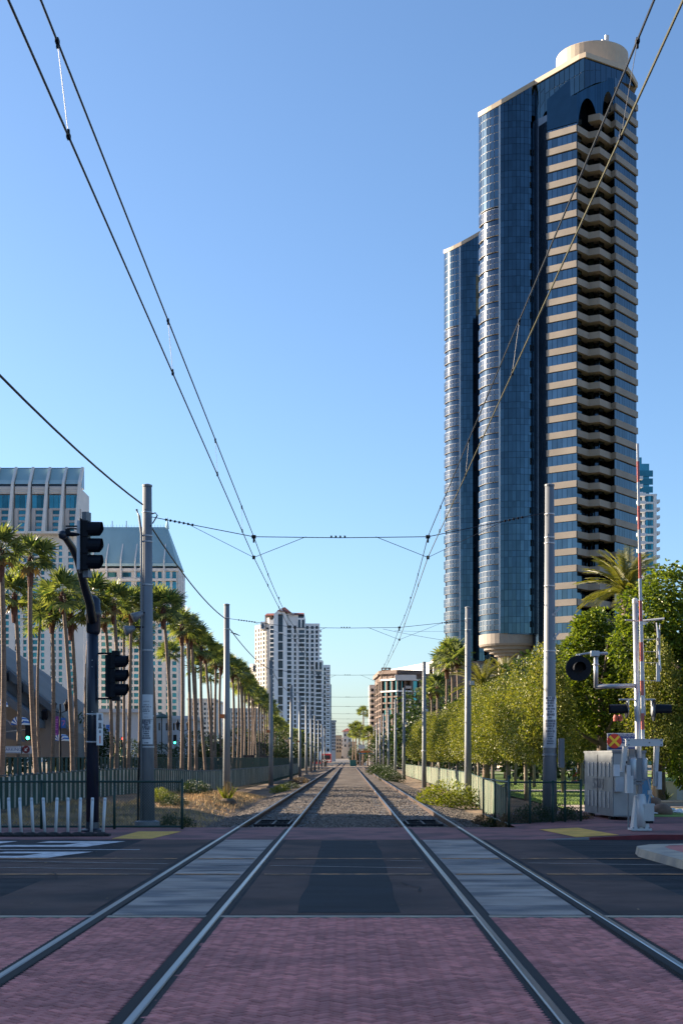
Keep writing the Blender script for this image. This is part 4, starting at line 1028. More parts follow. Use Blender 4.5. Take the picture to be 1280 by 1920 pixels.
simple_block('far_tower', 'small cream tower with a tiled pyramid roof at the end of the tracks', 643, 659, 1371.5, 900, 'white_warm', 14, 2, (1376, 10, 5), 1365, .4)
for dx in (2, 7.5, 13): pass
simple_block('far_house', 'pale stucco house partly behind the far palms', 655, 668, 1392, 880, 'tan_wall', 20, 3, (1396, 7, 4))
# dark wooded rise that ends the street
b = MB(); random.seed(12); n = 40; vs = []
for j in range(4):
    for i in range(n + 1):
        x = -320 + i * 24; h = [0, 4, 7.5, 9][j] * (1 + .25 * math.sin(i * .9) + .15 * random.random()); vs.append((x, 860 + j * 60 - .0004 * (x) ** 2 * 0, -.5 + h))
b.add(vs, [(j * (n + 1) + i, j * (n + 1) + i + 1, (j + 1) * (n + 1) + i + 1, (j + 1) * (n + 1) + i) for j in range(3) for i in range(n)]); struct('hill', b, 'hill', None, True)
# ================================================================== VEGETATION
def fan_frond(seed, n=17):
    "fan palm leaf: stalk along +X, pleated blade with drooping split tips"
    rnd = random.Random(seed); b = MB(); pl = .95
    b.tube([(0, 0, 0), (pl * .5, 0, .03), (pl, 0, 0)], [.018, .014, .010], 4)
    Rf = .92; c = Vector((pl - .03, 0, 0)); prev = None
    for i in range(n):
        a = R(-128 + 256 * i / (n - 1)); a2 = R(-128 + 256 * (i + 1) / (n - 1)); am = (a + a2) / 2
        if i == n - 1: break
        lr = Rf * (.72 + .28 * math.cos(am * .6)) * rnd.uniform(.9, 1.08)
        d = lambda an, r, z: c + Vector((math.cos(an) * r, math.sin(an) * r, z))
        p1, p2 = d(a, lr * .55, .02 if i % 2 else .05), d(a2, lr * .55, .05 if i % 2 else .02)
        dr = .02 - .10 * rnd.random() - .07 * abs(am)
        w = .022
        tip1, tip2 = d(am - w, lr, dr), d(am + w, lr, dr)
        b.add([c, p1, p2, tip1, tip2], [(0, 1, 2), (1, 3, 4, 2)])
    return b.mesh('fan_frond', 'palm_leaf')
FRONDS = [fan_frond(i) for i in range(4)]
def dead_frond(): 
    m = fan_frond(9, 9); m.materials.clear(); m.materials.append(MATS['palm_dead']); return m
DEAD = dead_frond()
def frond_set(seed, n=38):
    rnd = random.Random(seed); out = []
    for i in range(n):
        u = (i + .5) / n
        el = 86 - 122 * u ** .95 + rnd.uniform(-10, 10)
        az = i * 137.5 + rnd.uniform(-16, 16)
        s = rnd.uniform(.85, 1.15) * (.9 if el > 60 else 1)
        m = Matrix.Rotation(R(az), 4, 'Z') @ Matrix.Rotation(R(-el), 4, 'Y') @ Matrix.Rotation(R(rnd.uniform(-45, 45)), 4, 'X') @ Matrix.Scale(s, 4)
        out.append((m, rnd.randrange(4)))
    return out
def joined_crown(seed, n=30):
    b = MB()
    for m, k in frond_set(seed, n):
        me = FRONDS[k]; b.add([m @ v.co for v in me.vertices], [tuple(p.vertices) for p in me.polygons])
    return b.mesh('fan_crown', 'palm_leaf')
CROWNS = [joined_crown(50 + i) for i in range(4)]
def trunk_mb(base, top, r0, r1, bend, seed):
    rnd = random.Random(seed); b = MB(); n = 14; P = []; rr = []
    for i in range(n + 1):
        u = i / n; p = base.lerp(top, u) + Vector((math.sin(u * math.pi) * bend, 0, 0)); P.append(p)
        rr.append((r0 + (r1 - r0) * u) * (1.25 - .25 * min(1, u * 9)) * rnd.uniform(.96, 1.05))
    b.tube(P, rr, 9); return b
def boot_mb(top, seed, r=.26, h=1.1):
    rnd = random.Random(seed); b = MB()
    for i in range(46):
        a = i * 2.4; z = -h * (i / 46); d = Vector((math.cos(a), math.sin(a), 0)); rr = r * (.55 + .45 * math.sin(math.pi * min(1, .25 + i / 46)))
        c = top + Vector((0, 0, z)); q = d.cross(Vector((0, 0, 1))) * .07
        b.add([c + d * rr * .5 + q + Vector((0, 0, -.1)), c + d * rr * .5 - q + Vector((0, 0, -.1)), c + d * rr * 1.05 - q * .5 + Vector((0, 0, .13)), c + d * rr * 1.05 + q * .5 + Vector((0, 0, .13))], [(0, 1, 2, 3), (3, 2, 1, 0)])
    b.tube([top + Vector((0, 0, -h)), top + Vector((0, 0, -h * .6)), top + Vector((0, 0, -.1)), top + Vector((0, 0, .15))], [r * .62, r * .85, r * .75, r * .3], 9)
    return b
def fan_palm(px_top, y_top, Y, px_base, label, near=True, group=None, seed=0, sc=1., zb=0., trunk_r=.17):
    rnd = random.Random(seed); sc *= rnd.uniform(.9, 1.12); top = W(px_top, y_top, Y); top.z -= 1.45 * sc; px_base += rnd.uniform(-2, 2); base = Vector((WX(px_base, Y), Y, zb))
    T = thing('fan_palm', label, 'palm tree', base, group)
    obj('trunk', trunk_mb(base, top, trunk_r * 1.1, trunk_r * .8, rnd.uniform(-.25, .25), seed), 'palm_trunk', T, True)
    if near:
        obj('leaf_bases', boot_mb(top, seed, .25 * sc, rnd.uniform(1.1, 1.8)), 'palm_boot', T)
        for m, k in frond_set(seed, rnd.randint(23, 29)):
            o = bpy.data.objects.new('frond', FRONDS[k]); C.objects.link(o); o.parent = T
            o.matrix_basis = Matrix.Translation(top - base) @ Matrix.Scale(sc, 4) @ m
        for i in range(3):
            o = bpy.data.objects.new('dead_frond', DEAD); C.objects.link(o); o.parent = T
            o.matrix_basis = Matrix.Translation(top - base + Vector((0, 0, -.2))) @ Matrix.Rotation(rnd.random() * 6.3, 4, 'Z') @ Matrix.Rotation(R(rnd.uniform(40, 66)), 4, 'Y') @ Matrix.Scale(.6, 4)
    else:
        o = bpy.data.objects.new('crown', CROWNS[seed % 4]); C.objects.link(o); o.parent = T
        o.matrix_basis = Matrix.Translation(top - base) @ Matrix.Rotation(rnd.random() * 6.3, 4, 'Z') @ Matrix.Scale(sc * rnd.uniform(.95, 1.15), 4)
    return T
near = [
 (2, 985, 72, 2, 'tall fan palm cut off by the left edge of the view'),
 (27, 1072, 88, 33, 'fan palm just left of the tallest palm, crown lower, near the left edge'),
 (57, 1002, 78, 70, 'tallest fan palm on the left, its crown before the hotel ribs'),
 (97, 1102, 98, 98, 'short fan palm between the tallest palm and the leaning one'),
 (117, 1068, 90, 136, 'fan palm whose trunk leans right, just left of the traffic mast'),
 (133, 1112, 98, 143, 'small fan palm pressed against the leaning one left of the mast'),
 (172, 1078, 96, 163, 'fan palm directly behind the dark traffic mast'),
 (213, 1092, 98, 216, 'fan palm behind the lower signal head with two crowded crowns around it'),
 (196, 1120, 108, 208, 'lower fan palm peeping out behind the lower signal head, right of the mast'),
 (246, 1104, 104, 240, 'fan palm half hidden by the left edge of the signed wire pole'),
 (276, 1098, 106, 292, 'fan palm emerging from behind the right side of the signed wire pole'),
 (306, 1104, 104, 319, 'straight fan palm clear right of the signed wire pole, highest crown there'),
 (341, 1140, 112, 340, 'upright fan palm left in the trio between the two nearest left wire poles'),
 (351, 1152, 115, 354, 'middle fan palm of the trio between the two nearest left wire poles'),
 (358, 1158, 117, 370, 'right leaning fan palm of the trio between the two nearest left wire poles'),
 (377, 1184, 128, 388, 'fan palm with its trunk leaning right, left of the second wire pole'),
 (384, 1192, 133, 398, 'fan palm close behind the leaning one left of the second wire pole'),
 (405, 1208, 143, 405, 'fan palm touching the left edge of the second wire pole'),
 (414, 1216, 150, 418, 'fan palm hidden mostly behind the second wire pole'),
 (436, 1230, 160, 438, 'first fan palm right of the second wire pole'),
]
for i, (a, y, Y, pb, lab) in enumerate(near): fan_palm(a, y, Y, pb, lab, True, 'fan palms along the street left of the tracks', 100 + i, .95, .1, .14)
# lower crowns of a second row behind
for i, (a, y, Y) in enumerate(((75, 1135, 122), (232, 1150, 128), (262, 1165, 130), (318, 1205, 150), (366, 1232, 165), (395, 1250, 175))):
    fan_palm(a, y, Y, a + random.uniform(-3, 4), 'smaller fan palm of the back row, crown below the front palms', False, 'back row of fan palms left of the tracks', 300 + i, .9, .1, .13)
for i in range(20):
    u = i / 19; px = 446 + 62 * u ** .9; Y = 172 + 110 * u; y = VY - 11.3 * F / Y + random.uniform(-7, 9)
    fan_palm(px, y, Y, px + random.uniform(-1, 3), 'slim fan palm in the dense distant part of the left row', False, 'distant fan palms of the left row', 400 + i, .92, .1, .14)
for i in range(22):
    u = i / 21; px = 512 + 54 * u; Y = 300 + 240 * u; y = VY - 9.5 * F / Y + random.uniform(-5, 6)
    fan_palm(px, y, Y, px + random.uniform(-1, 1), 'tiny fan palm far down the left row before the white tower', False, 'farthest fan palms of the left row', 500 + i, 1.2, .1, .18)
for i, (a, y, Y, pb, lab) in enumerate(((838, 1215, 180, 838, 'left one of three fan palms before the tower podium'), (847, 1198, 178, 846, 'middle and tallest of three fan palms before the tower podium'), (857, 1206, 176, 859, 'right one of three fan palms before the tower podium'), (820, 1262, 190, 822, 'dark fan palm beside the brown brick building'), (808, 1270, 200, 808, 'lower dark fan palm close to the brown brick building'))):
    fan_palm(a, y, Y, pb, lab, True, 'fan palms by the tower podium', 600 + i, 1.35, 0, .2)
for i, (a, y, Y, lab) in enumerate(((681, 1325, 400, 'lone slender fan palm against the sky at the end of the tracks'), (668, 1353, 380, 'bushy fan palm left of the lone slender palm'), (674, 1362, 360, 'low fan palm under the lone slender palm'), (661, 1366, 420, 'small fan palm at the left of the far palm cluster'), (690, 1362, 340, 'low fan palm right of the lone slender palm'))):
    fan_palm(a, y, Y, a, lab, False, 'far fan palms at the end of the tracks', 700 + i, 1.25, 0, .2)

# ---- date palm over the dark trees
def feather_frond(seed, L=3.4, n=34):
    rnd = random.Random(seed); b = MB(); P = []
    for i in range(9):
        u = i / 8; P.append(Vector((L * (u - .10 * u * u), 0, L * (.20 * u - .44 * u ** 2.2))))
    b.tube(P, [.035 - .003 * i for i in range(9)], 4)
    for i in range(n):
        u = .12 + .88 * i / n; k = min(7, int(u * 8)); p = P[k].lerp(P[k + 1], u * 8 - k); t = (P[k + 1] - P[k]).normalized()
        l = .62 * (1 - .55 * abs(u - .45)) * rnd.uniform(.85, 1.1)
        for sgn in (-1, 1):
            d = (t * .65 + Vector((0, sgn * .8, .12 - .1 * rnd.random()))).normalized(); w = t * .022
            b.add([p - w, p + w, p + d * l * .6 + w * .7 + Vector((0, 0, -.02)), p + d * l + Vector((0, 0, -.10))], [(0, 1, 2, 3)])
    return b.mesh('feather_frond', 'date_leaf')
FEATH = [feather_frond(i) for i in range(3)]
def date_palm(px, py, Y, lab, sc=1., n=54, zb=-.1):
    rnd = random.Random(int(px)); top = W(px, py, Y); base = Vector((top.x + .3, Y, zb)); T = thing('date_palm', lab, 'palm tree', base)
    obj('trunk', trunk_mb(base, top, .32, .26, .1, 3), 'palm_trunk', T, True)
    for i in range(n):
        u = (i + .5) / n; el = 80 - 95 * u + rnd.uniform(-6, 6)
        o = bpy.data.objects.new('frond', FEATH[i % 3]); C.objects.link(o); o.parent = T
        o.matrix_basis = Matrix.Translation(top - base) @ Matrix.Rotation(R(i * 137.5 + rnd.uniform(-12, 12)), 4, 'Z') @ Matrix.Rotation(R(-el), 4, 'Y') @ Matrix.Rotation(R(rnd.uniform(-25, 25)), 4, 'X') @ Matrix.Scale(sc * rnd.uniform(.85, 1.1), 4)
date_palm(1172, 1112, 76, 'feathery date palm rising behind the dark green tree by the tower', .80)
date_palm(905, 1290, 130, 'yellowish date palm at the foot of the tower column', .9, 36)
date_palm(945, 1272, 140, 'small date palm beside the cream tower column', .8, 30)
date_palm(703, 1392, 330, 'small date palm at the foot of the narrow sunlit block', .9, 30, 0)

# ---- broadleaf trees
def leaf_card(b, p, d, s, w, rnd):
    d = d.normalized(); q = d.cross(Vector((rnd.uniform(-1, 1), rnd.uniform(-1, 1), rnd.uniform(-1, 1)))).normalized()
    b.add([p - q * w * .1, p + d * s * .45 - q * w, p + d * s, p + d * s * .5 + q * w], [(0, 1, 2, 3)])
def crown_mesh(seed, lobes, n, size, m, droop=.35, sprig=1, shell=.55, wr=.33):
    "leaf-sized faces spread through several lobes (cx,cy,cz,rx,ry,rz)"
    rnd = random.Random(seed); b = MB(); vol = [l[3] * l[4] * l[5] for l in lobes]; tv = sum(v ** .67 for v in vol)
    for l, v in zip(lobes, vol):
        clumps = [Vector((rnd.gauss(0, 1), rnd.gauss(0, 1), rnd.gauss(0, 1))).normalized() for _ in range(26)]
        for i in range(int(n * v ** .67 / tv)):
            d = (rnd.choice(clumps) + Vector((rnd.gauss(0, .24), rnd.gauss(0, .24), rnd.gauss(0, .24)))).normalized() if rnd.random() < .8 else Vector((rnd.gauss(0, 1), rnd.gauss(0, 1), rnd.gauss(0, 1))).normalized()
            r = shell + (1.04 - shell) * rnd.random() ** .6
            p = Vector((l[0] + d.x * l[3] * r, l[1] + d.y * l[4] * r, l[2] + d.z * l[5] * r))
            o = Vector((d.x, d.y, d.z * .6 - droop)) + Vector((rnd.gauss(0, .45), rnd.gauss(0, .45), rnd.gauss(0, .45)))
            if sprig == 1: leaf_card(b, p, o, size * rnd.uniform(.7, 1.25), size * wr, rnd)
            else:
                o.normalize(); sd = o.cross(Vector((0, 0, 1))); sd = sd.normalized() if sd.length > .1 else Vector((1, 0, 0))
                for k in range(sprig):
                    f = (k - (sprig - 1) / 2) / (sprig / 2); leaf_card(b, p + o * size * .25 * (1 - abs(f)), o + sd * f * .9 + Vector((0, 0, -.3 * abs(f))), size * rnd.uniform(.6, 1.), size * wr * .7, rnd)
    return b.mesh('leaf_crown', m)
def limbs_mb(base, h, crown_r, seed, r=.12, n=6, fork=.4):
    rnd = random.Random(seed); b = MB(); top = base + Vector((rnd.uniform(-.15, .15), rnd.uniform(-.15, .15), h))
    b.tube([base, base.lerp(top, .3), base.lerp(top, .65), top], [r * 1.25, r, r * .8, r * .35], 8)
    for i in range(n):
        u = fork + (.95 - fork) * i / n; p = base.lerp(top, u); a = i * 2.4 + rnd.random(); l = crown_r * rnd.uniform(.6, .95)
        q = p + Vector((math.cos(a) * l, math.sin(a) * l, l * rnd.uniform(.5, 1.)))
        b.tube([p, p.lerp(q, .5) + Vector((0, 0, -.1)), q], [r * .5, r * .3, r * .12], 5)
    return b
pear = [crown_mesh(60 + i, [(0, 0, 3.2, 1.30, 1.4, 1.9), (-.35, .1, 2.5, 1.15, 1.2, 1.15), (.45, -.2, 2.7, 1.15, 1.2, 1.3), (.05, .1, 4.7, .75, .8, 1.15), (-.2, .3, 3.9, 1.0, 1.0, 1.1)], 15000, .092, 'pear_leaf', .25, 1, .45, .38) for i in range(3)]
def pear_tree(x, y, lab, i, sc=1., group='clipped street trees along the right fence', zb=-.1, m=None):
    rnd = random.Random(900 + i); T = thing('street_tree', lab, 'tree', (x, y, zb), group)
    obj('trunk', limbs_mb(Vector((x, y, zb)), 4.6 * sc, 1.0 * sc, i, .095 * sc, 7, .38), 'bark', T, True)
    o = bpy.data.objects.new('crown', (m or pear)[i % len(m or pear)]); C.objects.link(o); o.parent = T; o.location = (0, 0, .25); o.rotation_euler = (0, 0, rnd.random() * 6.3); o.scale = (sc * rnd.uniform(.98, 1.12), sc * rnd.uniform(.98, 1.12), sc * rnd.uniform(1.06, 1.22))
    return T
ys = [60.5, 67.5, 75, 83, 91, 100, 109, 119, 130, 142, 155, 170]
for i, y in enumerate(ys): pear_tree(8.35 + .1 * (i % 2), y, '%s tree from the road in the clipped row along the right fence' % ORD[i], i, 1.0)
for i in range(14): pear_tree(12.6 + random.uniform(-.3, .3), 58 + i * 8, 'street tree in the second row, seen through the first', 40 + i, 1.05, 'second row of street trees in the park')
for i in range(9): pear_tree(16.5 + random.uniform(-.3, .3), 70 + i * 10, 'street tree in the third row, deep in the park', 60 + i, 1.1, 'third row of street trees in the park')
# big dark trees by the gate
big = []
def big_tree(x, y, lab, lobes, n, seed, trunk, m='broad_leaf', size=.21, sprig=5):
    T = thing('shade_tree', lab, 'tree', (x, y, -.05), 'big shade trees behind the crossing gate')
    obj('trunk', limbs_mb(Vector((x, y, -.05)), trunk, 2.2, seed, .26, 9, .35), 'bark_dark', T, True)
    o = bpy.data.objects.new('crown', crown_mesh(seed, lobes, n, size, m, .45, sprig, .5, .28)); C.objects.link(o); o.parent = T
lob = lambda Y, L: [((px - VX) * Y / F, dy, H + (VY - py) * Y / F + .05, r * Y / F, r * Y / F * 1.1, rz * Y / F) for px, py, r, rz, dy in L]
def rel(x, lobes): return [(l[0] - x, l[1], l[2], l[3], l[4], l[5]) for l in lobes]
x = WX(1130, 62); big_tree(x, 62, 'bushy dark green tree just right of the right-hand signed pole', rel(x, lob(62, [(1085, 1245, 36, 60, 0), (1130, 1200, 52, 60, .6), (1110, 1310, 55, 62, 0), (1165, 1255, 60, 75, .8), (1075, 1330, 28, 55, 0), (1165, 1345, 60, 50, .4), (1105, 1180, 34, 32, .2)])), 6200, 71, 6.0)
x = WX(1235, 60); big_tree(x, 60, 'tallest glossy green tree behind the gate arm at the right edge', rel(x, lob(60, [(1210, 1150, 52, 60, 0), (1255, 1105, 48, 55, .5), (1290, 1150, 60, 90, .5), (1190, 1215, 52, 55, -.4), (1250, 1215, 60, 70, 0), (1235, 1290, 60, 60, .6), (1300, 1260, 60, 80, .2), (1180, 1290, 40, 50, .6)])), 7600, 72, 8.0)
x = WX(1330, 58); big_tree(x, 58, 'drooping lighter green tree hanging in from the right edge', rel(x, lob(58, [(1275, 1350, 42, 55, 0), (1320, 1320, 60, 90, 0), (1265, 1410, 30, 45, -.3), (1300, 1420, 50, 60, .2), (1360, 1250, 70, 90, .2), (1275, 1300, 40, 40, -.4)])), 5200, 73, 6.5, 'broad_leaf', .19)
T = thing('garden_tree', 'bare-trunked tree standing behind the cream planter wall', 'tree', (WX(1240, 66), 66, -.05))
obj('trunk', limbs_mb(Vector((WX(1240, 66), 66, -.05)), 3.2, .9, 5, .14, 5, .5), 'bark', T, True)
o = bpy.data.objects.new('crown', crown_mesh(75, [(0, 0, 3.1, 1.2, 1.2, .9), (-.7, 0, 2.7, .8, .8, .6)], 900, .19, 'dark_leaf', .4, 4)); C.objects.link(o); o.parent = T
# dark trees and hedges in the background
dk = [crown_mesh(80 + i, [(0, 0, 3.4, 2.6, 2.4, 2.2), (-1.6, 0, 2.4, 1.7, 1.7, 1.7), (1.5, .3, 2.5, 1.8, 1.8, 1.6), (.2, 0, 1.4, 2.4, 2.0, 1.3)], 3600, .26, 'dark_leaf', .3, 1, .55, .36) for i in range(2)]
def dark_tree(px, Y, sc, lab, i, group='dark trees under the palms'):
    x = WX(px, Y); T = thing('dark_tree', lab, 'tree', (x, Y, 0), group)
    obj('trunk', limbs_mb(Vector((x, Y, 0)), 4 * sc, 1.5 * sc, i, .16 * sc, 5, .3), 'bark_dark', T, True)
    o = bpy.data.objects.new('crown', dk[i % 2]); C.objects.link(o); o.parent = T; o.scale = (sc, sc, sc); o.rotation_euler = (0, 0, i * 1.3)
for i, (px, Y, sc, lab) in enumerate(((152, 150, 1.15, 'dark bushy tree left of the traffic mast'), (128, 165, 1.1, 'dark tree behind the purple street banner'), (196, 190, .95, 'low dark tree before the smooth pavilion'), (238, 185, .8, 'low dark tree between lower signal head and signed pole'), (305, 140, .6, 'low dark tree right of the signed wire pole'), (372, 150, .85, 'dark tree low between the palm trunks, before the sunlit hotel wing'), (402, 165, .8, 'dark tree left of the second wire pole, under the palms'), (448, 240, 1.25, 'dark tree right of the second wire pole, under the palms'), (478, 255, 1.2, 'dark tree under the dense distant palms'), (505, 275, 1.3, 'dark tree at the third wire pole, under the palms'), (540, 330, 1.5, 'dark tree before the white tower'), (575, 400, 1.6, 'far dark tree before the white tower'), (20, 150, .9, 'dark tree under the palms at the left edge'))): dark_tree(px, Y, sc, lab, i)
for i, (px, Y, sc, lab) in enumerate(((800, 215, 2.2, 'tall dark tree at the side of the brown brick building'), (830, 230, 2.4, 'tall dark tree behind the three podium fan palms'), (775, 240, 1.5, 'dark tree at the foot of the brown brick building'), (745, 250, 1.2, 'dark shrubby tree among the right wire poles'), (724, 300, 1.3, 'low dark tree right of the far platform'), (700, 420, 1.2, 'far dark tree beside the platform'), (672, 430, 1.1, 'far dark tree under the lone palm'), (880, 150, 1.5, 'dark tree behind the second tree of the clipped row'), (1000, 130, 2.0, 'dark tree behind the clipped row, right part'), (1090, 110, 1.9, 'dark tree in the park behind the grey cabinet'), (1040, 140, 2.3, 'dark tree deep in the park behind the right signed pole'))): dark_tree(px, Y, sc, lab, 20 + i, 'dark trees right of the tracks')
for i, (x, Y, sx, sz, lab) in enumerate(((-29, 88.5, 1.6, 2.4, 'tall dense tree added out of view to shade the tracks, first beyond the hall'), (-31, 102.5, 1.15, 2.5, 'tall slim tree added out of view to shade the tracks, second beyond the hall'), (-38.5, 116, 1.5, 2.7, 'tall broad tree added out of view to shade the tracks, third beyond the hall'), (-44, 133, 1.3, 3.0, 'tall tree added out of view to shade the tracks, fourth beyond the hall'))):  # unseen trees, added and stretched to throw shade bars across the tracks
    T = thing('dark_tree', lab, 'tree', (x, Y, 0), 'tall trees added out of view to shade the tracks'); obj('trunk', limbs_mb(Vector((x, Y, 0)), 4 * sz, 1.5 * sx, i, .2 * sx, 5, .3), 'bark_dark', T, True)
    o = bpy.data.objects.new('crown', dk[i % 2]); C.objects.link(o); o.parent = T; o.scale = (sx, sx, sz)
# bushes
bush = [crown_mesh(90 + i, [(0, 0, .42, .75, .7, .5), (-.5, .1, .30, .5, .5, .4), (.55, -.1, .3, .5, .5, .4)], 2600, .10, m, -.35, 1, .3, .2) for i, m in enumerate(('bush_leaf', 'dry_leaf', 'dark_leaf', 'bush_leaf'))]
def shrub(x, y, z, sc, k, lab, group=None):
    T = thing('shrub', lab, 'shrub', (x, y, z), group); o = bpy.data.objects.new('foliage', bush[k]); C.objects.link(o); o.parent = T; o.scale = (sc, sc, sc)
    b = MB()
    for i in range(5): a = i * 1.3; b.tube([(x, y, z - .03), (x + math.cos(a) * .2 * sc, y + math.sin(a) * .2 * sc, z + .3 * sc)], [.015, .006], 4)
    obj('stem', b, 'bark_dark', T)
shrub(WX(836, 66), 64, -.45, 1.45, 0, 'bright yellow-green shrub at the foot of the second right wire pole')
shrub(WX(850, 69), 69, -.42, .8, 3, 'smaller yellow-green shrub behind the bright one by the right fence')
shrub(WX(915, 47), 47, -.40, .55, 1, 'reddish dry shrub before the right screen fence corner')
shrub(WX(935, 45), 45, -.38, .55, 2, 'small dark shrub at the right chain-link corner post')
for i, (px, Y, sc, k, lab) in enumerate(((1000, 41.4, .75, 2, 'dark shrub inside the right chain-link enclosure, left'), (1040, 41.6, .85, 2, 'dark shrub inside the right chain-link enclosure, middle'), (1075, 42, .6, 1, 'dry shrub inside the right chain-link enclosure, right end'), (970, 41.2, .6, 1, 'brown dry shrub behind the right corner post'))): shrub(WX(px, Y), Y, -.15, sc, k, lab)
for i, (px, Y, sc, k, lab) in enumerate(((326, 56, .55, 2, 'dark shrub on the bank right of the signed pole'), (365, 66, .8, 2, 'dark low shrub on the grass bank before the screen fence'), (300, 58, .7, 3, 'olive shrub behind the signed wire pole on the bank'), (545, 98, .8, 2, 'dark shrub by the third left wire pole'), (525, 92, .7, 3, 'green shrub left of the third left wire pole'), (562, 120, .9, 1, 'dry shrub beyond the third left wire pole'), (330, 43, .6, 2, 'dark shadowed shrub inside the left chain-link corner'))): shrub(WX(px, Y), Y, gz(WX(px, Y), Y) - .05, sc, k, lab)
for i, (px, Y, sc) in enumerate(((735, 130, 1.2), (728, 150, 1.3), (716, 175, 1.6), (708, 200, 1.7), (722, 190, 1.6))): shrub(WX(px, Y), Y, -.4, sc, 2, 'dark shrub beside the distant right wire poles', 'shrubs beside the distant right poles')
# spiky plant on a dark mound by the second left pole
T = thing('spiky_plant', 'spiky flowering plant on a dark mound before the second left wire pole', 'plant', (WX(426, 62), 62, gz(WX(426, 62), 62)))
rnd = random.Random(3); x, y, z = WX(426, 62), 62, gz(WX(426, 62), 62)
b = MB(); b.lathe((x, y, z - .05), [(.42, 0), (.38, .16), (.22, .26)], 12); obj('mound', b, 'dirt', T)
b = MB()
for i in range(60):
    a = rnd.random() * 6.3; l = rnd.uniform(.35, .75); d = Vector((math.cos(a) * .45, math.sin(a) * .45, 1)).normalized(); p = Vector((x + math.cos(a) * .1, y + math.sin(a) * .1, z + .15)); q = d.cross(Vector((0, 1, .2))).normalized() * .022
    b.add([p - q, p + q, p + d * l + Vector((math.cos(a), math.sin(a), -.3)) * .1], [(0, 1, 2)])
obj('leaf', b, 'bush_leaf', T)['kind'] = 'stuff'
b = MB()
for i in range(26):
    a = rnd.random() * 6.3; r = rnd.uniform(.05, .3); p = Vector((x + math.cos(a) * r, y + math.sin(a) * r, z + rnd.uniform(.5, .95))); b.lathe(p, [(.008, -.3), (.03, 0), (.02, .06)], 5)
obj('flower', b, 'dry_grass', T)['kind'] = 'stuff'
# agave in the sunlit bed
T = thing('agave', 'spiky pale agave in front of the cream planter wall', 'plant', (WX(1246, 60), 60, .05)); rnd = random.Random(8)
for i in range(26):
    a = i * 2.4; el = R(20 + 60 * (i / 26)); l = rnd.uniform(.45, .65); d = Vector((math.cos(a) * math.cos(el), math.sin(a) * math.cos(el), math.sin(el))); q = d.cross(Vector((0, 0, 1))).normalized() * .05
    p = Vector((WX(1246, 60), 60, .08)); b = MB(); up = Vector((0, 0, .02))
    b.add([p - q * .6, p + q * .6, p + d * l * .5 + q - up, p + d * l * .5 - q - up, p + d * l], [(0, 1, 2, 3), (3, 2, 4), (3, 2, 1, 0), (4, 2, 3)]); obj('leaf', b, 'agave_leaf', T)
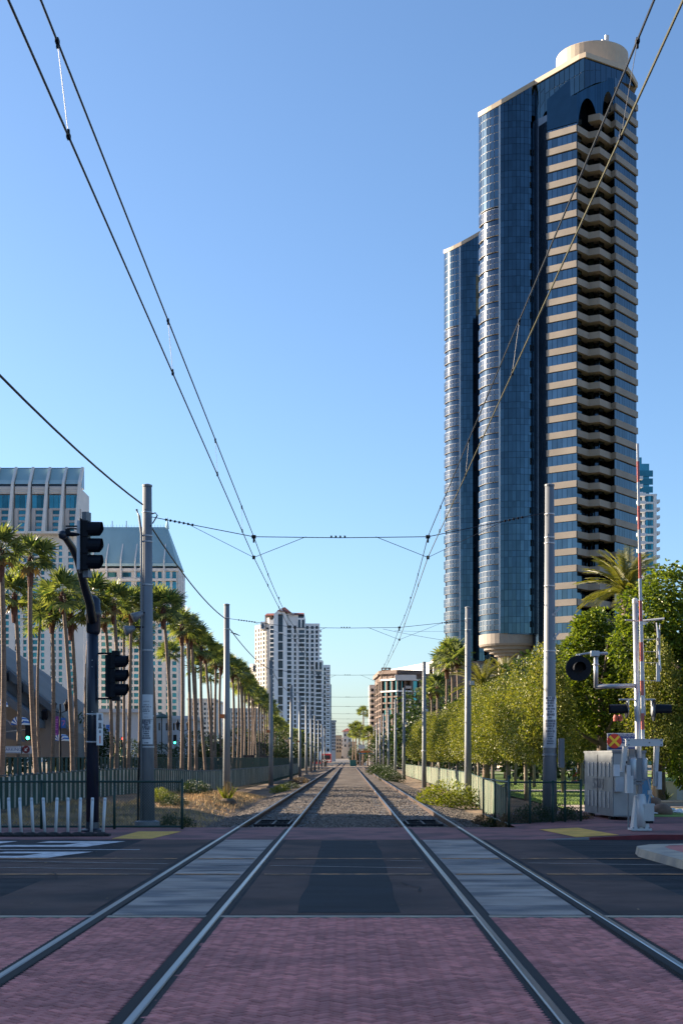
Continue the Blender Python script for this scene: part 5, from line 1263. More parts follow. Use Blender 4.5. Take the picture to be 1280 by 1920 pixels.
# ================================================================== POLES AND WIRES
LX, RX = -5.95, 5.9
LP = [(41.2, 9.78, 0, 276), (69.6, 9.4, .05, 425), (109, 9.35, -.3, 508), (147, 9.4, -.42, 546), (174, 9.4, -.42, 562), (201, 9.4, -.42, 574), (227, 9.4, -.42, 583), (252, 9.4, -.42, 590), (283, 9.4, -.42, 597), (317, 9.4, -.42, 603), (352, 9.4, -.42, 608)]
RP = [(41.5, 9.85, -.3, 1030), (70, 9.3, -.45, 877), (110, 9.3, -.47, 795), (151, 9.3, -.47, 757), (179, 9.3, -.47, 741), (210, 9.3, -.47, 728), (238, 9.3, -.47, 719), (267, 9.3, -.47, 712), (297, 9.3, -.47, 706), (330, 9.3, -.47, 701), (365, 9.3, -.47, 697)]
def wire_pole(x, Y, ztop, zb, i, side):
    first = i == 0
    lab = ('%s grey wire pole from the road, left of the tracks' if side < 0 else '%s grey wire pole from the road, right of the tracks') % ORD[i] + (', carrying two white notice boards' if first else '')
    T = thing('wire_pole', lab, 'utility pole', (x, Y, zb), 'overhead wire poles left of the tracks' if side < 0 else 'overhead wire poles right of the tracks')
    r0, r1 = (.225, .13) if first else (.19, .135)
    b = MB(); b.tube([(x, Y, zb - .15), (x, Y, zb + 3), (x, Y, ztop)], [r0, r0 * .62 + r1 * .38, r1], 18); obj('shaft', b, 'galvanised', T, True)
    b = MB(); b.lathe((x, Y, zb - .1), [(r0 + .14, 0), (r0 + .14, .16), (r0 + .05, .2)], 16); obj('base_flange', b, 'galvanised', T)
    b = MB(); b.lathe((x, Y, ztop - .01), [(r1 + .015, 0), (r1 + .015, .05), (r1 * .5, .08)], 16); obj('cap', b, 'galvanised', T)
    def rad(z): 
        u = (z - zb) / (ztop - zb); m = r0 * .62 + r1 * .38; u3 = 3 / (ztop - zb)
        return r0 + (m - r0) * u / u3 if u < u3 else m + (r1 - m) * (u - u3) / (1 - u3)
    for z in ([2.2, 3.1, 5.0, 6.9, 8.15, 8.32, 9.0] if first else [8.2, 8.75]):
        b = MB(); b.lathe((x, Y, z), [(rad(z) + .004, 0), (rad(z) + .012, .01), (rad(z) + .012, .035), (rad(z) + .004, .045)], 18); obj('band', b, 'galv_light', T)
    if first and side < 0:
        P = [(x - .05, Y - rad(z) - .02, z) for z in (.1, 3, 6, 8.4)] + [(x - .12, Y - .16, 8.9), (x - .2, Y - .12, 9.1)]
        P = [(p[0] - .10, p[1] + .05, p[2]) for p in P]
        b = MB(); b.tube(P, .035, 8); obj('conduit', b, 'galvanised', T, True)
        b = MB(); b.tube([(x - .26, Y - .05, .0), (x - .25, Y - .08, 1.2), (x - .20, Y - .1, 2.4)], .03, 6); obj('cable', b, 'black_paint', T)
        for (px, py, a) in ((262, 1152, .3), (247, 1179, 1.0)):
            p = W(px, py, Y - .2); b = MB(); b.tube([(x, Y - .1, p.z + .05), tuple(p + Vector((.02, 0, .05)))], .03, 6); br = obj('lamp_bracket', b, 'black_paint', T)
            b = MB(); d = Vector((-.8, -.35, -.5 if a < .5 else -.3)); b.tube([tuple(p + d * -.10), tuple(p), tuple(p + d * .22), tuple(p + d * .23)], [.06, .09, .15, .13], 12); obj('lamp_shade', b, 'galvanised', br, True)
    if not first:
        z = 4.2; b = MB(); b.tube([(x, Y, z), (x - side * -.32, Y - .1, z - .12)], .04, 6); 
        s_ = -.3 if side < 0 else .26
        b = MB(); b.box((x + s_ * .7, Y - .18, z + (1.4 if side > 0 else -.25)), (.22, .16, .2)); obj('small_box', b, 'orange_sign' if (side < 0 and i in (1, 2, 4)) else 'galv_light', T)
    elif side > 0:
        for z in (6.2, 2.9 + 2.6): 
            b = MB(); b.box((x + .2, Y - .12, z), (.06, .06, .28), M=Euler((0, R(40), 0)).to_matrix()); b.box((x + .1, Y - .12, z - .12), (.16, .06, .06)); obj('small_bracket', b, 'galv_light', T)
        b = MB(); b.box((x + .34, Y, 2.05), (.14, .3, .85)); obj('junction_box', b, 'galvanised', T)
        b = MB(); b.lathe((x, Y, 1.95), [(rad(2) + .006, 0), (rad(2) + .016, .02), (rad(2) + .016, .06), (rad(2) + .006, .08)], 18); obj('band', b, 'galvanised', T)
    if side > 0 and i == 2:
        b = MB(); b.lathe((x, Y, 2.4), [(.20, 0), (.21, .02), (.21, .1), (.20, .12)], 14); obj('band', b, 'galv_light', T)
    return T, rad
PT = {}
for i, (Y, zt, zb, px) in enumerate(LP): PT[(-1, i)] = wire_pole(WX(px, Y), Y, zt, zb, i, -1)
for i, (Y, zt, zb, px) in enumerate(RP): PT[(1, i)] = wire_pole(WX(px, Y), Y, zt, zb, i, 1)
# curved notice boards on the first pair (illegible lines of print)
def board(xc, Y, z0, z1, rad, lines, ink, lab, seed, bg_='sign_white'):
    T = thing('notice_board', lab, 'sign', (xc, Y, z0)); b = MB(); r = rad + .02; n = 8; A = R(58)
    for i in range(n):
        a, c = -A + 2 * A * i / n, -A + 2 * A * (i + 1) / n
        f = lambda an, rr, z: (xc + rr * math.sin(an), Y - rr * math.cos(an), z)
        b.quad(f(a, r, z0), f(c, r, z0), f(c, r, z1), f(a, r, z1)); b.quad(f(c, r - .008, z0), f(a, r - .008, z0), f(a, r - .008, z1), f(c, r - .008, z1))
    obj('plate', b, bg_, T); b = MB(); rnd = random.Random(seed); hh = z1 - z0
    for (v, w, th) in lines:
        z = z1 - v * hh; tot = w * 1.7 * r * .9; xx = -tot / 2
        while xx < tot / 2 - .01:
            l = min(rnd.uniform(.02, .055), tot / 2 - xx); a, c = xx / r, (xx + l) / r; k = rnd.uniform(.7, 1.15)
            f = lambda an, z: (xc + (r + .004) * math.sin(an), Y - (r + .004) * math.cos(an), z)
            b.quad(f(a, z - th * k / 2), f(c, z - th * k / 2), f(c, z + th * k / 2), f(a, z + th * k / 2)); xx += l + rnd.choice((.006, .006, .022))
    obj('print', b, ink, T)
Y = LP[0][0]; x = WX(LP[0][3] - 5.5, Y); x = WX(276, Y); r = PT[(-1, 0)][1](3)
board(x, Y, WZ(1349, Y), WZ(1303, Y), r, [(.28, .5, .02), (.42, .5, .03), (.5, .9, .04), (.6, .6, .03), (.68, .7, .04), (.78, .4, .02), (.92, .3, .02)], 'ink_faint', 'upper white notice board on the left signed pole, print faded', 1)
board(x, Y, WZ(1396, Y), WZ(1350, Y), r, [(.05, .95, .055), (.13, .85, .055), (.21, .4, .05), (.30, .75, .06), (.38, .6, .055), (.48, .5, .05), (.57, .5, .045), (.66, .6, .055), (.75, .75, .055), (.94, .4, .03)], 'ink', 'lower white notice board on the left signed pole with dark lines of print', 2)
Y = RP[0][0]; x = WX(1030, Y); r = PT[(1, 0)][1](2.8)
board(x, Y, WZ(1350, Y), WZ(1307, Y), r, [(.06, .95, .07), (.17, .7, .06), (.28, .85, .065), (.4, .55, .055), (.53, .9, .06), (.65, .6, .055), (.78, .75, .07), (.91, .35, .05)], 'ink', 'upper white notice board on the right signed pole', 3)
board(x, Y, WZ(1400, Y), WZ(1350.5, Y), r, [(.04, 1., .06), (.14, .95, .055), (.23, .9, .06), (.33, .4, .05), (.43, .9, .06), (.53, .6, .045), (.62, .6, .05), (.71, .45, .045), (.8, .6, .045), (.89, .7, .045)], 'ink', 'lower white notice board on the right signed pole', 4, 'sign_grey')

def wire(name, pts, r, m, label, cat='wire', group=None, n=6):
    b = MB(); b.tube(pts, r, n); return solo(name, b, m, label, cat, group)
def sag(p, q, s, n=12): return [tuple(p.lerp(q, i / n) - Vector((0, 0, s * 4 * (i / n) * (1 - i / n)))) for i in range(n + 1)]
V = Vector
# lengthwise wires of both tracks
MS, CS = 8.32, 7.72
def xs_at(Y, side, contact=False):
    pts = [(0, 2.75), (12, 2.72), (41, 2.74 if side < 0 else 2.30), (70, 2.62 if side < 0 else 2.50), (109, 2.3), (147, 2.5), (600, 2.4)]
    if contact: pts[:2] = [(0, 2.57), (12, 2.61)] if side < 0 else [(0, 2.64), (12, 2.56)]
    for (ya, xa), (yb, xb) in zip(pts, pts[1:]):
        if ya <= Y <= yb: return side * (xa + (xb - xa) * (Y - ya) / (yb - ya))
spans = [7, 41.2, 69.8, 109.5, 149, 176, 205, 232, 259, 290, 323, 358]
for side in (-1, 1):
    sn = 'left' if side < 0 else 'right'
    for nm, zz, r, m, lab in (('messenger_wire', MS, .012, 'wire', 'upper overhead wire above the %s track' % sn), ('contact_wire', CS, .012, 'contact_copper' if side > 0 else 'wire', 'lower overhead wire above the %s track' % sn)):
        P = []
        for a, c in zip(spans, spans[1:]):
            for k in range(10):
                y = a + (c - a) * k / 10; u = k / 10
                P.append((xs_at(y, side, nm[0] == 'c'), y, zz - (.30 if nm[0] == 'm' else .0) * 4 * u * (1 - u) * (1 if y > 41 else 0) + ((41 - y) * .0105 if y < 41 and nm[0] == 'm' else 0)))
        wire(nm, P, r, m, lab, 'overhead wire')
    k = 0
    for y in (13.3, 21.5, 29.2, 36.5, 48, 55, 62, 78, 86, 94, 102):
        x = xs_at(y, side); zt = MS + (41 - y) * .0105 if y < 41 else MS - .2
        T = thing('dropper', 'thin wire dropper joining the two overhead wires of the %s track, %s from the viewer' % (sn, ORD[k]), 'wire dropper', (x, y, CS), 'droppers of the overhead wires'); k += 1
        xc = xs_at(y, side, True); b = MB(); b.tube([(xc, y, CS), (x, y, zt)], .0035, 5); obj('rod', b, 'wire', T)
        for z in (CS, zt):
            b = MB(); xq = xc if z < zt else x; b.box((xq, y, z), (.034, .07, .045)); b.box((xq, y, z + (.04 if z < zt else -.04)), (.02, .03, .05)); obj('clamp', b, 'black_paint', T)
# cross spans
def ins(T, p, d, n=5, r=.04):
    b = MB(); d = d.normalized()
    for i in range(n): c = p + d * (.13 * i); b.tube([tuple(c), tuple(c + d * .05)], [r, r * .8], 8)
    obj('insulator', b, 'black_paint', T)
for i, ((Yl, zl, _, pl), (Yr, zr, _, pr)) in enumerate(zip(LP, RP)):
    Yc = spans[i + 1]; a = V((WX(pl, Yl), Yl, zl - (.86 if i == 0 else .65))); d = V((WX(pr, Yr), Yr, zr - (.75 if i == 0 else .6)))
    p1 = V((xs_at(Yc, -1), Yc, MS)); p2 = V((xs_at(Yc, 1), Yc, MS)); mid = (p1 + p2) / 2
    T = thing('span_wire', 'cross span wire between the %s pair of poles, with insulators' % ORD[i], 'span wire', tuple(mid), 'cross span wires between the poles')
    rw = .012 if i < 3 else .016
    b = MB(); b.tube(sag(a, p1, .0, 6) , rw, 5); b.tube([tuple(p1), tuple(mid + V((0, 0, -.03))), tuple(p2)], rw, 5); b.tube(sag(p2, d, .0, 6), rw, 5); obj('cable', b, 'wire', T)
    ins(T, a.lerp(p1, .17), p1 - a, 7); ins(T, mid - V((.3, 0, 0)), V((1, 0, 0)), 4); ins(T, d.lerp(p2, .22), p2 - d, 5)
    if i < 3:
        for s, p in ((-1, p1), (1, p2)):
            c = V((p.x, Yc, CS)); b = MB()
            b.tube([tuple(c), tuple(p1.lerp(p2, .3 if s < 0 else .7))], rw * .7, 4); e = a if s < 0 else d
            b.tube([tuple(c), tuple(p.lerp(e, .62))], rw * .6, 4); obj('bridle', b, 'wire', T)
            b = MB(); b.box(tuple(p), (.12, .12, .09)); b.box(tuple(p - V((0, 0, .1))), (.05, .05, .14)); b.box(tuple(c), (.08, .08, .1)); obj('clamp', b, 'black_paint', T)
# extra fine span right of second pair
wire('guy_wire', sag(V((xs_at(70, 1) - .9, 66, 7.9)), V((WX(877, 70), 70, 7.55)), .05, 6), .008, 'wire', 'thin slanting guy wire before the second right pole', 'wire')
wire('guy_wire', sag(V((xs_at(70, 1) - .3, 68, 8.0)), V((WX(872, 70), 70, 8.2)), .05, 6), .006, 'wire', 'faint upper guy wire before the second right pole', 'wire')
# thick feeder cable along the left poles
fz = [9.22, 8.75, 8.7, 8.6, 8.6, 8.6]
pts = sag(V((-6.15, 2, 9.0)), V((WX(269, 41.2), 41.0, 9.22)), .62, 16)
wire('feeder_cable', pts, .024, 'wire', 'thick black feeder cable coming in from the left edge to the first left pole', 'cable', 'feeder cables along the left poles')
P0 = V((WX(283, 41.2), 41.1, 8.62))
for i in range(1, 5):
    P1 = V((WX(LP[i][3] - 2, LP[i][0]), LP[i][0] - .1, 8.72)); wire('feeder_cable', sag(P0, P1, .30, 12), .024, 'wire', 'thick black feeder cable from the %s to the %s left pole' % (ORD[i - 1], ORD[i]), 'cable', 'feeder cables along the left poles'); P0 = P1 + V((.1, .1, -.35 if i == 1 else 0))
b = MB(); x = WX(285, 41); b.tube([(x, 41, 8.95), (x + .10, 40.95, 8.97), (x + .16, 40.95, 8.9), (x + .02, 40.95, 8.66)], .02, 6); solo('cable_loop', b, 'wire', 'small loop of black cable at the top of the signed left pole', 'cable')
b = MB(); x = WX(436, 69); b.tube([(x - .1, 69, 8.0), (x + .15, 69, 7.95), (x + .35, 69, 7.85), (x + .05, 69, 7.95), (x - .05, 69, 8.1)], .016, 5); solo('cable_loop', b, 'wire', 'loop of black cable just right of the second left pole', 'cable')

# ================================================================== FENCES
def pl_len(P): return sum((V(b_) - V(a_)).length for a_, b_ in zip(P, P[1:]))
def pl_at(P, s):
    for a_, b_ in zip(P, P[1:]):
        A, B = V(a_), V(b_); L = (B - A).length
        if s <= L: return A + (B - A) * (s / L), (B - A) / L
        s -= L
    return V(P[-1]), (V(P[-1]) - V(P[-2])).normalized()
def panel_fence(lab, P, h, pitch, m1, m2, split, zf, post_every=1, knob=False, seed=0, rail_r=.022, jitter=.03):
    rnd = random.Random(seed); T = thing('screen_fence', lab, 'fence', (P[0][0], P[0][1], 0)); L = pl_len(P); s = 0; i = 0; top = []
    while s + pitch < L:
        for (u0, u1, m) in ((0, split, m1), (split, 1, m2)):
            if m is None: continue
            p, t = pl_at(P, s + (u0 + u1) / 2 * pitch); z0 = zf(p.x, p.y); w = (u1 - u0) * pitch - .025
            piece(T, 'screen_panel', m, (p.x, p.y, z0 + h / 2 + .02), (w, .018, h - .06 + rnd.uniform(-jitter, .0)), math.atan2(t.y, t.x), rnd.gauss(0, .006), rnd.gauss(0, .012))
        p, t = pl_at(P, s); z0 = zf(p.x, p.y)
        if i % post_every == 0:
            piece(T, 'post', 'fence_green', (p.x, p.y - .03, z0 + h / 2 - .1), (.035, .035, h + .2), math.atan2(t.y, t.x))
            if knob: piece(T, 'post_cap', 'galvanised', (p.x, p.y - .03, z0 + h + .03), (.06, .06, .07))
        s += pitch; i += 1
    n = int(L / 3) + 2
    b = MB(); pts = []
    for k in range(n): p, t = pl_at(P, L * k / (n - 1) * .999); pts.append((p.x, p.y, zf(p.x, p.y) + h))
    b.tube(pts, rail_r, 6); obj('top_rail', b, 'fence_green', T)
    b = MB(); b.tube([(p[0], p[1], p[2] - h + .08) for p in pts], rail_r * .8, 5); obj('bottom_rail', b, 'fence_green', T)
    flush(T)
panel_fence('lower screen fence along the left of the tracks, grey and green panels', [(-17, 46), (-12.4, 51), (-10.1, 66), (-7.7, 95), (-7.0, 130), (-6.8, 200)], 1.24, .54, 'screen_green', 'screen_grey', .58, lambda x, y: max(gz(x, y) * .6, -.12), 1, True, 1)
panel_fence('taller dark green screen fence behind, along the street on the left', [(-26, 70), (-19.8, 80), (-15.5, 110), (-12.4, 150), (-9.6, 250), (-9, 360)], 1.95, .8, 'screen_dark', None, .56, lambda x, y: .0, 1, False, 2)
panel_fence('pale green screen fence along the right of the tracks', [(4.75, 43), (5.4, 54), (6.5, 77), (6.9, 110), (7.0, 180)], 1.42, .62, 'screen_right', 'screen_right_light', .55, lambda x, y: gz(x, min(y, 60)) + .0, 2, False, 3)
def chain_fence(lab, P, h, z0, posts, rows=True):
    T = thing('chain_link_fence', lab, 'fence', (P[0][0], P[0][1], z0)); L = pl_len(P)
    for z, nm in ((z0 + h, 'top_rail'), (z0 + .04, 'bottom_rail')):
        b = MB(); b.tube([(p[0], p[1], z) for p in P], .028, 8); obj(nm, b, 'fence_green', T)
    for s, e in posts:
        p, t = pl_at(P, s); b = MB(); b.tube([(p.x, p.y, z0 - .1), (p.x, p.y, z0 + h + e)], .036, 10); b.lathe((p.x, p.y, z0 + h + e), [(.042, 0), (.042, .02), (.01, .05)], 8); obj('post', b, 'fence_green', T, True)
    b = MB(); d = .075; w = .004; k = -int(h / d); N = int(L / d)
    for s in range(k, N):
        for sg in (1, -1):
            u0 = s * d; u1 = u0 + h
            lo, hi = 0., h
            if u0 < 0: lo = -u0
            if u1 > L: hi = L - u0
            if hi - lo < .02: continue
            ua, ub = u0 + lo, u0 + hi
            if sg < 0: ua, ub = L - ua, L - ub
            pa, t = pl_at(P, max(0, ua)); pb, _ = pl_at(P, max(0, ub)); n = V((w, 0, 0)) if abs(t.x) > .5 else V((0, w, 0))
            o = V((0, -.003 * sg, 0)) if abs(t.x) > .5 else V((.003 * sg, 0, 0))
            A, B = V((pa.x, pa.y, z0 + .04 + lo)) + o, V((pb.x, pb.y, z0 + .04 + hi)) + o
            b.quad(A - n, A + n, B + n, B - n)
    o = obj('wire_mesh', b, 'fence_green', T); o['kind'] = 'stuff'
chain_fence('dark green chain-link fence at the left corner, behind the white posts', [(-16, 38.0), (-4.42, 38.0)], 1.24, .03, [(11.56, .03), (9.75, 0), (7.8, 0), (5.8, 0), (3.4, 0), (1, 0)])
chain_fence('dark green chain-link enclosure round the shrubs on the right, in front of the signed pole', [(4.55, 48.0), (4.58, 40.6), (6.63, 40.6)], 1.24, -.03, [(0, 0), (3.7, 0), (7.4, .16), (8.0, .02), (8.65, .02), (9.0, .02), (9.45, .05)])

# white plastic lane posts with black rubber feet
for i, (pt, pb) in enumerate(((-3, 0), (16, 19), (37, 40), (59, 62), (81, 84), (107, 104), (127.5, 127), (151, 149), (173.5, 171), (197, 193))):
    Y = 34.6 + .02 * i; x0, x1 = WX(pb, Y), WX(pt, Y)
    T = thing('lane_post', 'slim white lane post, %s from the left edge, on a black rubber foot' % ORD[i], 'lane post', (x0, Y, 0), 'white lane posts along the kerb')
    b = MB(); b.tube([(x0, Y, .05), (x1, Y, .93)], .038, 12); b.tube([(x1, Y, .93), (x1, Y, .94)], [.038, .02], 12); obj('tube', b, 'sign_white', T, True)
    b = MB(); b.tube([(x0 + (x1 - x0) * .93 - 0, Y, .865), (x0 + (x1 - x0) * .96, Y, .89)], .0395, 12); obj('reflector_band', b, 'sign_grey', T)
    b = MB(); b.lathe((x0, Y - .25, .0), [(.20, 0), (.19, .05), (.10, .10), (.05, .11)], 10); b.box((x0, Y - .25, .03), (.42, .3, .06)); obj('rubber_foot', b, 'tyre', T)

# ================================================================== TRAFFIC SIGNAL ON THE LEFT
Y = 36.7; x = WX(173.5, Y)
T = thing('signal_mast', 'dark navy traffic signal mast with an arm curving up over the road', 'traffic signal', (x, Y, 0))
b = MB(); b.tube([(x, Y, -.05), (x, Y, 3), (x, Y, 5.55)], [.165, .155, .145], 20); obj('shaft', b, 'navy_paint', T, True)
b = MB(); b.lathe((x, Y, 0), [(.30, 0), (.30, .05), (.19, .09), (.17, .25)], 20); obj('base', b, 'navy_paint', T)
b = MB(); b.lathe((x + .02, Y, 5.10), [(.15, 0), (.185, .08), (.185, .42), (.21, .46), (.21, .60), (.185, .64), (.175, .9), (.06, 1.0)], 20); obj('collar', b, 'navy_paint', T, True)
for a in range(6): piece(T, 'bolt', 'galv_light', (x + .2 * math.cos(a), Y + .2 * math.sin(a), 5.63), (.03, .03, .05))
ar = [(173, 1163, 36.5), (168, 1130, 35.9), (158, 1098, 35.2), (151, 1068, 34.6), (145, 1047, 34.1), (135, 1026, 33.5), (124, 1010, 33.0), (118, 1004, 32.7)]
b = MB(); b.tube([tuple(W(*p)) for p in ar], [.125, .112, .105, .10, .095, .088, .082, .078], 16); obj('arm', b, 'navy_paint', T, True)
e = W(117.5, 1003, 32.6); b = MB(); b.lathe((e.x, e.y, e.z - .1), [(.03, 0), (.085, .03), (.105, .1), (.085, .17), (.03, .2)], 16); obj('arm_cap', b, 'navy_paint', T, True)
p = W(152, 1003, 32.7); b = MB(); b.tube([(e.x, e.y, e.z), (e.x + .2, e.y + .02, e.z + .02), (p.x + .03, p.y, p.z)], [.035, .05, .028], 8); b.box((e.x + .12, e.y, e.z + .07), (.1, .1, .12)); b.box((e.x + .21, e.y, e.z + .14), (.22, .04, .03)); b.box((e.x + .2, e.y, e.z + .2), (.26, .03, .03)); obj('arm_bracket', b, 'black_paint', T)
for z in (4.25, 4.42, 3.0, 3.1): piece(T, 'bolt', 'galv_light', (x + .02, Y - .16, z), (.02, .02, .02))
def signal_head(px_back, py0, py1, Y, lab, s=1., dirx=V((.998, -.05, 0))):
    d = dirx.normalized(); q = V((-d.y, d.x, 0)); S = Y / F; z1, z0 = WZ(py0, Y), WZ(py1, Y); h = (z1 - z0) / 3; c = V((WX(px_back, Y), Y, z0))
    T = thing('traffic_light', lab, 'traffic light', (c.x, Y, z0), 'three lamp traffic signal heads'); rz = math.atan2(d.y, d.x)
    for k in range(3):
        cc = c + d * .09 + V((0, 0, h * (k + .5)))
        b = MB(); b.box(tuple(cc), (.15, .30, h - .012), rz); hs = obj('housing', b, 'black_paint', T)
        b = MB(); r = h * .46; n = 14; L = .30
        ax = cc + d * .075
        for i in range(n):
            a0, a1 = R(-55 + 290 * i / n), R(-55 + 290 * (i + 1) / n)
            f = lambda a, l, rr: tuple(ax + d * (l - .10 * max(0, -math.sin(a))) + q * math.cos(a) * rr + V((0, 0, math.sin(a) * rr)))
            b.quad(f(a0, 0, r), f(a1, 0, r), f(a1, L, r * .97), f(a0, L, r * .97)); b.quad(f(a1, 0, r - .006), f(a0, 0, r - .006), f(a0, L, r * .95), f(a1, L, r * .95))
        obj('visor', b, 'black_paint', hs)
        b = MB(); b.tube([tuple(ax + d * .002), tuple(ax + d * .03)], [r * .9, r * .7], 14); obj('lens', b, 'groove', hs)
    b = MB(); bc = c + d * .005 + V((0, 0, (z1 - z0) / 2)); b.box(tuple(bc), (.012, .40, z1 - z0 + .08), rz); obj('backplate', b, 'black_paint', T)
    b = MB(); b.box(tuple(bc - d * .05), (.09, .30, z1 - z0 - .02), rz); obj('back_cover', b, 'black_paint' if s < 1 else 'sign_white', T)  # upper head's cover is white: sunlight on its back put into the colour
    return T, c, z0, z1
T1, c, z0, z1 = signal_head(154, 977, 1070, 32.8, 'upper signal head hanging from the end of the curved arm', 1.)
b = MB(); b.box((c.x + .1, c.y, z1 + .10), (.12, .2, .2), -.4); b.box((c.x + .12, c.y, z0 - .08), (.14, .16, .16), -.4); b.tube([(c.x - .05, c.y + .05, z0 - .05), (c.x - .05, c.y + .05, z1 + .05)], .03, 8); obj('mount', b, 'galvanised', T1)
T2, c, z0, z1 = signal_head(206, 1228, 1308, 36.6, 'lower signal head bracketed to the right side of the mast', .5)
b = MB()
for z in (z1 + .04, z0 - .03): b.tube([(x + .1, 36.7, z), (c.x + .2, c.y, z)], .025, 8); b.box((c.x + .16, c.y, z), (.2, .18, .12))
obj('mount', b, 'black_paint', T2)
# narrow sign seen edge-on on the mast
Y2 = 36.45; sx, sz0, sz1 = WX(187, Y2), WZ(1398, Y2), WZ(1337, Y2)
T = thing('no_crossing_sign', 'narrow white sign with dark symbols strapped to the signal mast', 'sign', (sx, Y2, sz0))
rz = R(58); M_ = Matrix.Rotation(rz, 3, 'Z'); b = MB(); b.box((sx, Y2, (sz0 + sz1) / 2), (.24, .015, sz1 - sz0), rz); obj('plate', b, 'sign_white', T)
b = MB(); hh = sz1 - sz0
nrm = M_ @ V((0, -1, 0))
for u, w, h_ in ((.12, .10, .14), (.20, .13, .05), (.38, .10, .14), (.46, .13, .04), (.58, .07, .08)): 
    p = V((sx, Y2, sz1 - u * hh)) + nrm * .0095; b.box(tuple(p), (w, .004, h_ * .9), rz)
obj('symbol', b, 'ink', T)
p = V((sx, Y2, sz1 - .82 * hh)) + nrm * .0095; b = MB(); b.box(tuple(p), (.05, .004, .2), rz); obj('symbol', b, 'gate_red', T)
b = MB()
for z in (WZ(1341, 36.7), WZ(1393, 36.7)): b.lathe((WX(173.5, 36.7), 36.7, z), [(.162, 0), (.168, .01), (.168, .03), (.162, .04)], 18)
obj('strap', b, 'galv_light', T)

# ================================================================== CROSSING GATE ON THE RIGHT
GY = 35.0; gx = WX(1199, GY); G0 = .118
GXp = lambda px: WX(px, GY); GZ = lambda py: WZ(py, GY)
T = thing('crossing_gate', 'white railway crossing gate with its mechanism and a raised red and white arm', 'crossing gate', (gx, GY, G0))
b = MB(); b.tube([(gx, GY, G0 + .3), (gx - .04, GY, 2.2), (GXp(1191), GY + .05, GZ(1130))], [.075, .072, .066], 16); obj('mast', b, 'alu', T, True)
b = MB(); b.lathe((GXp(1191), GY + .05, GZ(1131)), [(.072, 0), (.072, .1), (.04, .13)], 14); obj('mast_cap', b, 'white_paint', T)
b = MB()
for a, s in ((0, 1),):
    w0, w1 = .20, .12; z0, z1 = G0 + .06, G0 + .86
    vs = [(gx + sx_ * w0, GY + sy_ * w0, z0) for sx_, sy_ in ((-1, -1), (1, -1), (1, 1), (-1, 1))] + [(gx + sx_ * w1, GY + sy_ * w1, z1) for sx_, sy_ in ((-1, -1), (1, -1), (1, 1), (-1, 1))]
    b.add(vs, [(0, 1, 5, 4), (1, 2, 6, 5), (2, 3, 7, 6), (3, 0, 4, 7), (4, 5, 6, 7)])
obj('pedestal', b, 'white_paint', T)
b = MB(); b.tube([(gx, GY - .16, G0 + .1), (gx, GY - .12, G0 + .9)], [.12, .1], 12); obj('pedestal_core', b, 'white_paint', T, True)
b = MB(); b.box((gx, GY, G0 + .035), (.50, .48, .05)); obj('foot_plate', b, 'white_paint', T)
for sx_ in (-.2, -.07, .07, .2): 
    b = MB(); b.tube([(gx + sx_, GY - .21, G0 - .02), (gx + sx_, GY - .21, G0 + .09)], .022, 8); obj('anchor_bolt', b, 'galvanised', T)
b = MB(); b.box((GXp(1213), GY - .12, GZ(1525)), (.24, .24, .37)); b.box((GXp(1213), GY - .12, GZ(1509)), (.27, .27, .05)); obj('side_box', b, 'alu', T)
b = MB(); b.box((GXp(1213), GY - .12, GZ(1541)), (.2, .2, .07)); obj('box_shadow_plate', b, 'black_paint', T)
for px, w in ((1184, .20), (1206, .15)):
    b = MB(); b.tube([(GXp(px), GY - .12, GZ(1463)), (GXp(px), GY - .12, GZ(1460)), (GXp(px), GY - .12, GZ(1425)), (GXp(px), GY - .12, GZ(1421))], [w * .4, w * .5, w * .5, w * .4], 12); obj('mechanism_case', b, 'alu', T, True)
b = MB(); b.box((GXp(1194), GY - .02, GZ(1443)), (.26, .26, .56)); b.box((GXp(1183), GY, GZ(1412)), (.14, .16, .2)); b.box((GXp(1192), GY - .05, GZ(1463)), (.36, .34, .06)); b.box((GXp(1193), GY - .1, GZ(1469)), (.26, .26, .06)); obj('gearbox', b, 'galvanised', T)
b = MB(); b.tube([(GXp(1212), GY - .1, GZ(1460)), (GXp(1217), GY - .15, GZ(1482)), (GXp(1215), GY - .16, GZ(1493)), (GXp(1210), GY - .14, GZ(1516))], .018, 6); b.box((GXp(1215), GY - .16, GZ(1486)), (.1, .08, .1)); b.tube([(GXp(1215), GY - .16, GZ(1487)), (GXp(1222), GY - .16, GZ(1495))], .02, 6); obj('conduit', b, 'galv_light', T)
# counterweight beam and hangers
b = MB(); b.box((GXp(1202), GY - .32, GZ(1393.5)), (.90, .10, .165)); b.box((GXp(1202), GY - .32, GZ(1387)), (.92, .12, .018)); obj('arm_beam', b, 'white_paint', T)
for px, py in ((1173, 1389), (1173, 1397), (1233, 1389), (1233, 1397), (1211, 1393)): piece(T, 'bolt', 'galvanised', (GXp(px), GY - .375, GZ(py)), (.03, .02, .03))
for px, pb, py1 in ((1170, 1165, 1447), (1229, 1226, 1474)):
    b = MB(); A, B = V((GXp(px), GY - .2, GZ(1400))), V((GXp(pb), GY - .2, GZ(py1))); b.add([tuple(A + V((-.05, 0, 0))), tuple(A + V((.05, 0, 0))), tuple(B + V((.035, 0, 0))), tuple(B + V((-.035, 0, 0))), tuple(A + V((-.05, .22, 0))), tuple(A + V((.05, .22, 0))), tuple(B + V((.035, .22, 0))), tuple(B + V((-.035, .22, 0)))], [(0, 1, 2, 3), (4, 7, 6, 5), (0, 4, 5, 1), (1, 5, 6, 2), (2, 6, 7, 3), (3, 7, 4, 0)]); obj('side_arm', b, 'alu', T)
